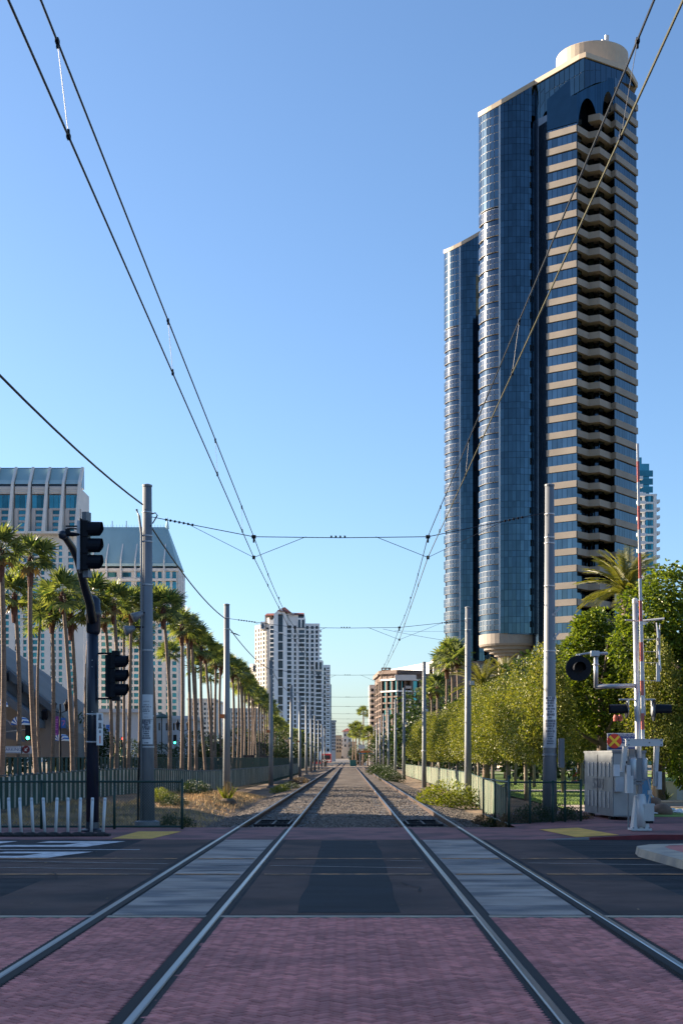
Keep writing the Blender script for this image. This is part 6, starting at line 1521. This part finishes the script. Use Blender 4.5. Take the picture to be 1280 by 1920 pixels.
for px, y0, y1 in ((1174, 1435, 1487), (1179, 1455, 1487), (1232, 1447, 1480)): piece(T, 'counterweight', 'white_paint', (GXp(px), GY - .16, GZ((y0 + y1) / 2)), (.09, .28, (y1 - y0) * GY / F))
# raised arm, red and white
zs = [1386, 1375] ; A0 = V((GXp(1201), GY - .26, GZ(1388))); A1 = V((GXp(1191), GY - .26, GZ(836)))
cuts = [0, .035, .09, .15, .20, .265, .33, .40, .47, .545, .63, .71, .79, .87, .94, 1.]
for i, (u0, u1) in enumerate(zip(cuts, cuts[1:])):
    r = lambda u: .062 - .022 * u
    b = MB(); p, q = A0.lerp(A1, u0), A0.lerp(A1, u1); b.box(tuple((p + q) / 2), (r(u0) * 1.25, .045, (q - p).length), M=Matrix.Rotation(math.atan2(A1.x - A0.x, A1.z - A0.z), 3, 'Y')); obj('arm_stripe', b, 'gate_red' if i % 2 else 'white_paint', T)
b = MB(); b.tube([tuple(A0 + V((.055, .05, .6))), tuple(A1 + V((.05, .05, -2.2)))], .022, 6); obj('arm_truss', b, 'alu', T)
b = MB(); b.tube([(GXp(1170), GY - .1, GZ(1163.5)), (GXp(1205), GY - .1, GZ(1166))], .02, 8); obj('cross_bar', b, 'galv_light', T)
b = MB(); b.tube([(GXp(1202), GY - .1, GZ(1165)), (GXp(1240), GY - .3, GZ(1162.5))], .028, 8); obj('cross_bar', b, 'white_paint', T)
b = MB()
for py in (1199, 1222, 1243, 1277): b.tube([(GXp(1202), GY, GZ(py)), (GXp(1238), GY, GZ(py))], .009, 6)
obj('ladder_rung', b, 'galv_light', T)
piece(T, 'ladder_rail', 'alu', (GXp(1233.5), GY, GZ(1261)), (.09, .05, .45))
# crossbuck seen nearly edge-on
T = thing('crossbuck', 'white crossbuck boards seen almost edge-on beside the gate mast', 'sign', (GXp(1234), GY, GZ(1222)))
for (pa, ya, pb, yb) in ((1227, 1178, 1244, 1248), (1239, 1170, 1228, 1256)):
    A, B = V((GXp(pa), GY - .5 if pa < 1230 else GY + .5, GZ(ya))), V((GXp(pb), GY + .5 if pa < 1230 else GY - .5, GZ(yb)))
    d = (B - A).normalized(); n = V((.93, -.36, .1)).normalized(); w = d.cross(n).normalized() * .11; th = n * .02
    b = MB(); b.add([tuple(A - w), tuple(A + w), tuple(B + w), tuple(B - w), tuple(A - w + th), tuple(A + w + th), tuple(B + w + th), tuple(B - w + th)], [(0, 1, 2, 3), (7, 6, 5, 4), (0, 4, 5, 1), (1, 5, 6, 2), (2, 6, 7, 3), (3, 7, 4, 0)]); obj('board', b, 'white_paint', T)
b = MB(); b.box((GXp(1233), GY + .02, GZ(1215)), (.06, .06, .5)); obj('bracket', b, 'galvanised', T)
# sideways arm with the big round flasher facing us
T = thing('crossing_flasher', 'grey side arm carrying one large round black flasher toward the viewer', 'crossing light', (GXp(1120), GY, GZ(1280)))
b = MB(); b.tube([(GXp(1189), GY - .02, GZ(1286)), (GXp(1116), GY - .06, GZ(1288))], .056, 12); obj('arm', b, 'alu', T, True)
b = MB(); b.tube([(GXp(1116), GY - .06, GZ(1290)), (GXp(1116), GY - .06, GZ(1230))], .055, 12); obj('upright', b, 'alu', T, True)
b = MB(); b.box((GXp(1114), GY - .06, GZ(1226)), (.2, .16, .13)); b.tube([(GXp(1079), GY - .06, GZ(1229)), (GXp(1105), GY - .06, GZ(1225))], .025, 8); b.tube([(GXp(1120), GY - .06, GZ(1226)), (GXp(1138), GY - .06, GZ(1226))], .04, 8); obj('cross_head', b, 'alu', T)
b = MB(); b.lathe((GXp(1116), GY - .06, GZ(1248)), [(.07, 0), (.085, .01), (.085, .03), (.07, .04)], 12); obj('clamp', b, 'galv_light', T)
c = V((GXp(1082), GY - .16, GZ(1254))); b = MB(); b.tube([tuple(c), tuple(c + V((0, -.015, 0)))], .315, 32); obj('background_disc', b, 'black_paint', T)
b = MB(); n = 16
for i in range(n):
    a0, a1 = R(-20 + 220 * i / n), R(-20 + 220 * (i + 1) / n); f = lambda a, l, r: tuple(c + V((math.cos(a) * r, -l, math.sin(a) * r)))
    b.quad(f(a0, .015, .15), f(a1, .015, .15), f(a1, .28, .145), f(a0, .28, .145)); b.quad(f(a1, .015, .14), f(a0, .015, .14), f(a0, .28, .135), f(a1, .28, .135))
obj('hood', b, 'black_paint', T); b = MB(); b.tube([tuple(c + V((0, -.012, 0))), tuple(c + V((0, -.03, 0)))], .13, 20); obj('lens', b, 'groove', T)
b = MB(); b.tube([tuple(c + V((0, .02, .28))), tuple(c + V((0.05, .05, .33)))], .02, 6); obj('hanger', b, 'alu', T)
# pair of flashers facing along the road
T = thing('flasher_pair', 'pair of hooded flashing lights facing left and right low on the gate mast', 'crossing light', (gx, GY, GZ(1335)))
b = MB(); b.tube([(GXp(1160), GY, GZ(1312)), (GXp(1228), GY, GZ(1312))], .022, 8); obj('cross_arm', b, 'alu', T)
for px, sg, m in ((1177, -1, 'alu'), (1222, 1, 'alu')):
    c = V((GXp(px), GY, GZ(1332))); b = MB(); b.tube([tuple(c - V((.10 * -sg * -1, 0, 0)) * -1), tuple(c), tuple(c + V((sg * .03, 0, 0)))], [.06, .16, .17], 18); hs = obj('lamp_case', b, m, T, True)
    b = MB(); b.tube([tuple(c + V((sg * .03, 0, 0))), tuple(c + V((sg * .05, 0, 0)))], .27 if sg > 0 else .2, 20); obj('disc', b, 'black_paint', hs)
    b = MB(); n = 12
    for i in range(n):
        a0, a1 = R(-30 + 240 * i / n), R(-30 + 240 * (i + 1) / n); f = lambda a, l, r: tuple(c + V((sg * (.04 + l), math.cos(a) * r, math.sin(a) * r)))
        b.quad(f(a0, 0, .15), f(a1, 0, .15), f(a1, .42, .14), f(a0, .42, .14)); b.quad(f(a1, 0, .143), f(a0, 0, .143), f(a0, .42, .133), f(a1, .42, .133))
    obj('hood', b, 'black_paint', hs); b = MB(); b.tube([tuple(c + V((0, 0, .1))), (c.x, c.y, GZ(1312))], .03, 8); obj('hanger', b, 'alu', T)
c = V((GXp(1202), GY - .25, GZ(1328)))
for px in (1157, 1166):
    b = MB(); b.tube([(GXp(px), GY + .25, GZ(1352)), (GXp(px), GY + .25, GZ(1345)), (GXp(px), GY + .25, GZ(1340))], [.05, .06, .03], 10); obj('lens', b, 'gate_red', T)
# emergency sign with a red disc and yellow cross
SY = 35.6; SX = lambda px: WX(px, SY); SZ = lambda py: WZ(py, SY)
T = thing('emergency_sign', 'blue and white emergency sign with a red disc and yellow cross', 'sign', (SX(1165), SY, SZ(1391)))
b = MB(); b.box((SX(1170), SY, SZ(1391)), (.86, .02, .43)); obj('plate', b, 'sign_white', T)
b = MB(); b.box((SX(1170), SY - .012, SZ(1385.5)), (.80, .006, .235)); b.box((SX(1170), SY - .012, SZ(1403.5)), (.80, .006, .055)); obj('blue_field', b, 'sign_blue', T)
text('lettering', 'EMERGENCY', 'sign_white', T, (SX(1176), SY - .017, SZ(1379.5)), .085)
b = MB(); rnd = random.Random(4)
for j, py in enumerate((1385.5, 1390.5)):
    xx = SX(1167)
    while xx < SX(1188): w = rnd.uniform(.03, .09); b.box((xx + w / 2, SY - .017, SZ(py)), (w, .004, .032)); xx += w + .025
obj('print', b, 'sign_white', T)
c = V((SX(1151), SY - .03, SZ(1390))); b = MB(); b.tube([tuple(c + V((0, .014, 0))), tuple(c)], .182, 32); d = obj('disc', b, 'sign_red', T)
b = MB()
for a in (45, -45): b.box(tuple(c + V((0, -.004 - (.0008 if a > 0 else 0), 0))), (.345, .004, .058), M=Matrix.Rotation(R(a), 3, 'Y'))
obj('cross', b, 'sign_yellow', d)
b = MB(); b.tube([(SX(1178), SY + .03, G0), (SX(1178), SY + .03, SZ(1376))], .025, 8); obj('post', b, 'galvanised', T)
# ================================================================== CABINETS
A, B, Cc, D = V((7.60, 40.9, 0)), V((8.56, 41.0, 0)), V((8.34, 44.6, 0)), V((7.38, 44.5, 0))
T = thing('signal_cabinet', 'big grey louvred signal cabinet behind the crossing gate', 'cabinet', tuple(A)); z0, z1 = .22, 2.06
b = MB(); b.prism([(p.x, p.y) for p in (A, B, Cc, D)], z0, z1); obj('body', b, 'cabinet', T)
b = MB(); c = (A + B + Cc + D) / 4; b.prism([tuple((c + (p - c) * 1.03).xy) for p in (A, B, Cc, D)], z1, z1 + .06); obj('lid', b, 'cabinet', T)
b = MB(); n = V((0, -1, 0)); b.prism([(A.x + .02, A.y - .012), (B.x - .02, B.y - .012), (B.x - .02, B.y + .02), (A.x + .02, A.y + .02)], z0 + .03, z1 - .03); obj('door', b, 'cabinet_light', T)
b = MB(); b.box((7.98, 40.86, 1.86), (.09, .03, .06)); obj('handle', b, 'galv_light', T)
for zz in (.5, 1.14, 1.78):
    piece(T, 'hinge', 'galvanised', (B.x - .05, B.y - .03, zz), (.04, .04, .12)); p = A + (D - A) * .985; piece(T, 'hinge', 'galvanised', (p.x - .02, p.y, zz), (.03, .05, .12))
piece(T, 'label_plate', 'sign_white', (7.82, 40.88, 1.55), (.16, .006, .10)); piece(T, 'label_plate', 'sign_yellow', (8.1, 40.88, 1.6), (.08, .006, .08)); piece(T, 'padlock', 'tyre', (7.98, 40.84, 1.78), (.05, .03, .07))
t = (D - A).normalized(); n = V((-abs(t.y), t.x, 0)); rz = math.atan2(t.y, t.x)
for lo, hi in ((1.36, 1.78), (.45, .92)):
    for i in range(6):
        p = A + t * (.45 + i * .5) + n * .012; piece(T, 'louvre', 'galv_light', (p.x, p.y, (lo + hi) / 2), (.12, .03, hi - lo), rz)
for s in (1.83,): p = A + t * s + n * .008; piece(T, 'door_seam', 'black_paint', (p.x, p.y, 1.14), (.02, .012, 1.74), rz)
text('lettering', '5203', 'ink', T, tuple(A + t * 1.75 + n * .02 + V((0, 0, 1.13))), .42, (R(90), 0, rz + math.pi), 'CENTER', 1.7)
for u in (.15, .85):
    for P, Q in ((A, D), (B, Cc)): p = P.lerp(Q, u); piece(T, 'foot', 'black_paint', (p.x + (.1 if P is A else -.1), p.y, .09), (.14, .3, .26))
b = MB(); b.prism([tuple((c + (p - c) * 1.1).xy) for p in (A, B, Cc, D)], -.1, .02); obj('plinth', b, 'gutter', T)
T = thing('notice_box', 'pale meter box with papers fixed on the front of the grey cabinet', 'box', (WX(1160, 40.7), 40.8, WZ(1470, 40.7)))
b = MB(); b.box((WX(1161, 40.7), 40.79, WZ(1471, 40.7)), (.24, .18, .42)); obj('case', b, 'alu', T); b = MB(); b.box((WX(1157, 40.7), 40.82, WZ(1445, 40.7)), (.17, .1, .34)); obj('paper_sheet', b, 'sign_white', T)
T = thing('utility_box', 'tall blue utility box right behind the gate mast', 'cabinet', (WX(1211, 39), 39, .1))
b = MB(); b.box((WX(1209.5, 39), 39.2, .1 + .62), (.30, .4, 1.24)); obj('body', b, 'blue_box', T); b = MB(); b.box((WX(1209.5, 39), 39.2, 1.36), (.34, .44, .05)); obj('lid', b, 'galvanised', T)
# planter wall, raised bed, bundle and litter at the right edge
T = thing('planter_wall', 'sunlit cream planter wall behind the agave', 'wall', (WX(1255, 64), 64, 0))
b = MB(); b.box((WX(1250, 64), 64, .35), (.75, .6, .9)); obj('block', b, 'cream_light', T); b = MB(); b.box((WX(1278, 65), 65, .25), (1.0, .5, .8)); obj('block', b, 'hotel_pink', T)
b = MB(); b.box((WX(1250, 64), 64, .83), (.82, .66, .06)); obj('coping', b, 'cream_light', T)
T = thing('ledge_wall', 'low sunlit ledge in front of the agave', 'wall', (WX(1250, 58), 58, 0)); b = MB(); b.box((WX(1275, 58), 58.4, .02), (2.9, 1.2, .20)); obj('block', b, 'cream', T)
b = MB(); b.box((WX(1275, 58), 58.4, .14), (2.96, 1.26, .04)); obj('coping', b, 'cream_light', T)
T = thing('bundle', 'brown cloth bundle lying on the pavement at the right edge', 'bundle', (WX(1240, 45), 45, .12)); b = MB(); b.lathe((WX(1240, 45), 45, .1), [(.34, 0), (.36, .12), (.3, .24), (.16, .34), (.04, .36)], 12); b.lathe((WX(1226, 45.5), 45.5, .1), [(.25, 0), (.27, .3), (.2, .5), (.06, .55)], 10); obj('cloth', b, 'cloth_brown', T, True)
random.seed(9)
for i, (px, py, lab) in enumerate(((1258, 1522, 'crumpled white plastic bag on the pavement at the right edge'), (1272, 1524, 'small crumpled pale bag beside the white plastic bag'), (1222, 1525, 'flat white scrap of paper near the gate pedestal'))):
    Yb = 1.78 * F / (py - VY + 3); x = WX(px, Yb); b = MB(); bm = bmesh.new(); bmesh.ops.create_icosphere(bm, subdivisions=2, radius=.16)
    for v in bm.verts: v.co = V((v.co.x * 1.3, v.co.y, max(v.co.z, -.06) * (.25 if i == 2 else .7))) * random.uniform(.7, 1.15)
    me = bpy.data.meshes.new('bag'); bm.to_mesh(me); bm.free(); me.materials.append(MATS['sign_white']); o = link('litter_bag', me); o.location = (x, Yb, .19 if i < 2 else .16); tag(o, lab, 'litter')
b = MB(); b.quad((8.6, 43, .126), (14, 43, .126), (14, 47.9, .126), (8.6, 47.9, .126)); struct('lawn', b, 'lawn')
# hydrant and striped barrier in the park
Y = 120; x = WX(1076, Y); T = thing('fire_hydrant', 'red fire hydrant standing in the park beyond the lawn', 'fire hydrant', (x, Y, -.05))
b = MB(); b.lathe((x, Y, -.08), [(.26, 0), (.26, .08), (.17, .1), (.17, .65), (.22, .68), (.2, .8), (.08, .92), (.05, 1.0)], 14); obj('body', b, 'hydrant_red', T, True); b = MB(); b.tube([(x - .32, Y, .5), (x + .32, Y, .5)], .09, 10); obj('outlet', b, 'hydrant_red', T)
Y = 135; T = thing('slatted_barrier', 'white slatted barrier in the park beside the hydrant', 'fence', (WX(1100, Y), Y, 0))
for i in range(6): piece(T, 'slat', 'white_paint', (WX(1102, Y), Y, .05 + .2 * i), (2.6, .06, .11))
for k in (-1.2, 0, 1.2): piece(T, 'post', 'white_paint', (WX(1102, Y) + k, Y + .08, .5), (.1, .1, 1.2))
# ================================================================== SMALL STREET FURNITURE ON THE LEFT
Y = 86; T = thing('parking_sign', 'white PARKING sign on a post at the left edge', 'sign', (WX(24, Y), Y, 0))
b = MB(); b.box((WX(22, Y), Y, WZ(1406, Y)), (1.30, .04, .42)); obj('plate', b, 'sign_white', T); text('lettering', 'PARKING', 'sign_blue', T, (WX(23, Y), Y - .024, WZ(1406, Y)), .26)
b = MB(); b.box((WX(22, Y), Y - .022, WZ(1401, Y)), (1.1, .006, .035)); b.box((WX(22, Y), Y - .022, WZ(1411, Y)), (1.1, .006, .03)); obj('rule', b, 'sign_blue', T)
b = MB(); b.tube([(WX(10, Y), Y + .05, 0), (WX(10, Y), Y + .05, WZ(1401, Y))], .04, 8); obj('post', b, 'galvanised', T)
T = thing('arrow_sign', 'round dark red arrow sign on a white panel beside the parking sign', 'sign', (WX(52, Y), Y, 0))
b = MB(); b.box((WX(53, Y), Y, WZ(1406, Y)), (.85, .04, .46)); obj('plate', b, 'sign_grey', T); c = V((WX(49, Y), Y - .03, WZ(1405.5, Y))); b = MB(); b.tube([tuple(c + V((0, .02, 0))), tuple(c)], .23, 24); d = obj('disc', b, 'red_curb', T)
b = MB(); b.box(tuple(c + V((.01, -.004, .01))), (.24, .006, .045), M=Matrix.Rotation(R(-45), 3, 'Y')); b.box(tuple(c + V((-.05, -.004, -.02))), (.045, .006, .15)); b.box(tuple(c + V((-.02, -.005, -.075))), (.13, .006, .045)); obj('arrow', b, 'sign_white', d)
b = MB(); b.tube([(WX(55, Y), Y + .05, 0), (WX(55, Y), Y + .05, WZ(1400, Y))], .04, 8); obj('post', b, 'galvanised', T)
def small_signal(px, py, Y, glowm, lab, polepx=None, h=1.0, armm=True):
    x, z = WX(px, Y), WZ(py, Y); T = thing('traffic_light', lab, 'traffic light', (x, Y, z), 'distant traffic lights on the left'); b = MB(); b.box((x, Y, z + .06), (.34, .26, h)); obj('housing', b, 'black_paint', T)
    for k in range(3):
        lit = (k == 0 and 'green' in glowm) or (k == 2 and 'red' in glowm); c = V((x, Y - .13, z - .28 + .32 * k)); b = MB(); b.tube([tuple(c), tuple(c + V((0, -.02, 0)))], .11, 14); obj('lens', b, glowm if lit else 'groove', T)
    pp = polepx if polepx is not None else px
    b = MB(); b.tube([(WX(pp, Y), Y + .15, 0), (WX(pp, Y), Y + .15, z + .1), (x, Y + .15, z + .25)], .05, 8); obj('pole', b, 'galvanised', T)
small_signal(53, 1376, 92, 'lamp_green', 'green traffic light on a side arm at the left, before the sloping hall', 4)
small_signal(328, 1388, 150, 'lamp_green', 'green traffic light on a pale pole right of the signed wire pole', 328)
small_signal(231, 1393, 130, 'lamp_red', 'red traffic light between lower signal head and signed pole', 238)
Y = 128; T = thing('street_sign', 'small green street sign under the red traffic light', 'sign', (WX(232, Y), Y, 0)); b = MB(); b.box((WX(232, Y), Y, WZ(1411, Y)), (.42, .04, .62)); obj('plate', b, 'green_sign', T); b = MB(); b.box((WX(232, Y), Y - .024, WZ(1411, Y)), (.1, .006, .3)); obj('print', b, 'sign_white', T); b = MB(); b.tube([(WX(232, Y), Y + .05, 0), (WX(232, Y), Y + .05, WZ(1405, Y))], .04, 8); obj('post', b, 'galvanised', T)
def lantern_post(px, py, Y, lab, ban=None):
    x, zt = WX(px, Y), WZ(py, Y); T = thing('lamp_post', lab, 'street lamp', (x, Y, 0), 'twin lantern street lamps on the left'); b = MB(); b.tube([(x, Y, 0), (x, Y, zt - .4)], [.10, .06], 10); b.tube([(x - .45, Y, zt - .9), (x, Y, zt - 1.1), (x + .45, Y, zt - .9)], .035, 6); obj('post', b, 'black_paint', T)
    for s in (-1, 1):
        b = MB(); b.lathe((x + s * .45, Y, zt - .95), [(.05, 0), (.10, .06), (.17, .5), (.24, .52), (.06, .75), (.02, .9)], 8); obj('lantern', b, 'black_paint', T)
    return T, x
lantern_post(113, 1310, 105, 'black twin lantern street lamp left of the mast, behind the purple banner')
lantern_post(343, 1348, 120, 'black twin lantern street lamp right of the signed wire pole')
Y = 103; T = thing('street_banner', 'purple and pink street banner on the twin lantern lamp', 'banner', (WX(105, Y), Y, 2)); b = MB(); b.box((WX(105, Y), Y, WZ(1361, Y)), (.36, .03, 1.35)); obj('cloth', b, 'banner_purple', T)
b = MB(); rnd = random.Random(2)
for k in range(5): b.box((WX(105, Y) + rnd.uniform(-.05, .05), Y - .02, WZ(1350 + k * 4.4, Y)), (.20, .006, .09))
b.tube([(WX(105, Y), Y - .017, WZ(1377, Y)), (WX(105, Y), Y - .023, WZ(1377, Y))], .09, 14); obj('print', b, 'banner_pink', T)
T = thing('street_banner', 'plain blue street banner right of the purple one', 'banner', (WX(117, Y), Y, 2)); b = MB(); b.box((WX(118, Y), Y + .1, WZ(1356, Y)), (.34, .03, .75)); obj('cloth', b, 'banner_blue', T); b = MB(); b.box((WX(118, Y), Y + .08, WZ(1352, Y)), (.26, .006, .07)); b.box((WX(119, Y), Y + .08, WZ(1357, Y)), (.07, .006, .35), M=Matrix.Rotation(R(25), 3, 'Y')); obj('print', b, 'banner_pink', T)
Y = 229.4; T = thing('wall_banner', 'bright blue banner on the smooth pale pavilion', 'banner', (WX(203, Y), Y, 3)); b = MB(); b.box((WX(203, Y), Y, WZ(1372, Y)), (.75, .06, 2.2)); obj('cloth', b, 'banner_blue', T)
Y = 140; x = WX(303, Y); T = thing('sun_umbrella', 'dark teal flat umbrella on a post right of the signed wire pole', 'umbrella', (x, Y, 0)); b = MB(); b.lathe((x, Y, WZ(1347, Y)), [(1.0, 0), (.95, .12), (.15, .45), (.03, .5)], 10); obj('canopy', b, 'fence_green', T); b = MB(); b.tube([(x, Y, 0), (x, Y, WZ(1344, Y))], .05, 8); obj('pole', b, 'black_paint', T)
# ================================================================== FAR END OF THE TRACKS
Y = 330; T = thing('station_platform', 'tram platform with a small canopy at the far right of the tracks', 'platform', (WX(740, Y), Y, 0))
b = MB(); b.box((WX(745, Y), Y + 20, -.2), (9, 40, .5)); obj('platform_slab', b, 'path', T); b = MB(); b.box((WX(700, 300), 303, -.22), (3.5, 3, .5)); obj('platform_slab', b, 'path', T)
b = MB(); b.box((WX(662, Y), Y + 9, .72), (1.5, 1.6, 1.5)); obj('kiosk', b, 'green_sign', T)
b = MB(); b.box((WX(678, Y), Y + 3, 4.6), (1.5, .1, .9)); obj('station_panel', b, 'sign_white', T)
b = MB(); b.box((WX(692, Y), Y + 6, 3.0), (4.6, 5, .2)); obj('canopy', b, 'blue_box', T)
b = MB(); b.box((WX(690, Y), Y + 3.4, 3.4), (3.4, .15, .5)); obj('canopy_sign', b, 'orange_sign', T)
for k in (-2.6, 0, 2.6): piece(T, 'canopy_post', 'white_paint', (WX(692, Y) + k * .8, Y + 6, 1.45), (.16, .16, 3.0))
Y = 300; T = thing('level_crossing', 'pale cross street over the tracks in the distance', 'road', (0, Y, 0)); T['kind'] = 'structure'
b = MB(); b.box((0, Y + 5, -.06), (60, 10, .16)); obj('road_slab', b, 'path', T)
Y = 420; x = WX(612, Y); T = thing('tram', 'red tram with a white band, far away at the left of the tracks', 'tram', (x, Y, 0))
b = MB(); b.box((x, Y + 8, 1.9), (2.6, 16, 2.6)); obj('body', b, 'trolley_red', T); b = MB(); b.box((x, Y - .06, 2.2), (2.2, .1, 1.1)); obj('windscreen', b, 'far_glass', T); b = MB(); b.box((x, Y - .08, 1.25), (2.5, .1, .35)); obj('white_band', b, 'sign_white', T); b = MB(); b.box((x, Y + 8, 3.35), (2.2, 14, .3)); obj('roof', b, 'sign_white', T)
for k in (-.8, .8): piece(T, 'headlight', 'sign_white', (x + k, Y - .1, .95), (.3, .1, .22))
for i, px in enumerate((596, 588)):
    Y = 380 + i * 30; x = WX(px, Y); T = thing('parked_car', ['pinkish red car parked far off behind the left poles', 'small red car just left of the pinkish one, far off'][i], 'car', (x, Y, 0)); b = MB(); b.box((x, Y, .65), (1.8, 4.2, .6)); obj('body', b, 'trolley_red', T); b = MB(); b.box((x, Y + .2, 1.2), (1.5, 2.2, .55)); obj('cabin', b, 'far_glass', T)
    for sx_ in (-.8, .8):
        for sy_ in (-1.4, 1.4): b = MB(); b.tube([(x + sx_ - .1, Y + sy_, .33), (x + sx_ + .1, Y + sy_, .33)], .33, 10); obj('wheel', b, 'tyre', T)
for i, (px, Y) in enumerate(((466, 185), (500, 215))):
    x = WX(px, Y); T = thing('parked_car', ['dark van on the street behind the second left wire pole', 'dark van on the street behind the third left wire pole'][i], 'van', (x, Y, 0)); b = MB(); b.box((x, Y, 1.15), (1.9, 4.6, 1.5)); obj('body', b, 'car_dark', T); b = MB(); b.box((x, Y + .4, 2.05), (1.7, 3.6, .5)); obj('cabin', b, 'far_glass', T); b = MB(); b.box((x - .7, Y - 2.32, 1.3), (.2, .06, .25)); b.box((x + .7, Y - 2.32, 1.3), (.2, .06, .25)); obj('tail_light', b, 'gate_red', T)
    for sx_ in (-.85, .85):
        for sy_ in (-1.5, 1.5): b = MB(); b.tube([(x + sx_ - .1, Y + sy_, .35), (x + sx_ + .1, Y + sy_, .35)], .35, 10); obj('wheel', b, 'tyre', T)
Y = 310; x = WX(611, Y); T = thing('person', 'person in black standing far off beside the left track', 'person', (x, Y, 0))
b = MB(); b.tube([(x - .1, Y, .0), (x - .1, Y, .85), (x - .05, Y, 1.0)], [.07, .1, .14], 8); b.tube([(x + .1, Y, .0), (x + .1, Y, .85), (x + .05, Y, 1.0)], [.07, .1, .14], 8); b.tube([(x, Y, .85), (x, Y, 1.2), (x, Y, 1.45), (x, Y, 1.5)], [.17, .19, .2, .08], 10); b.tube([(x - .22, Y, 1.42), (x - .28, Y, 1.1), (x - .26, Y - .05, .8)], [.06, .05, .04], 6); b.tube([(x + .22, Y, 1.42), (x + .28, Y, 1.1), (x + .26, Y - .05, .8)], [.06, .05, .04], 6); b.lathe((x, Y, 1.5), [(.06, 0), (.1, .08), (.11, .16), (.09, .24), (.03, .28)], 10); obj('body', b, 'car_dark', T, True)
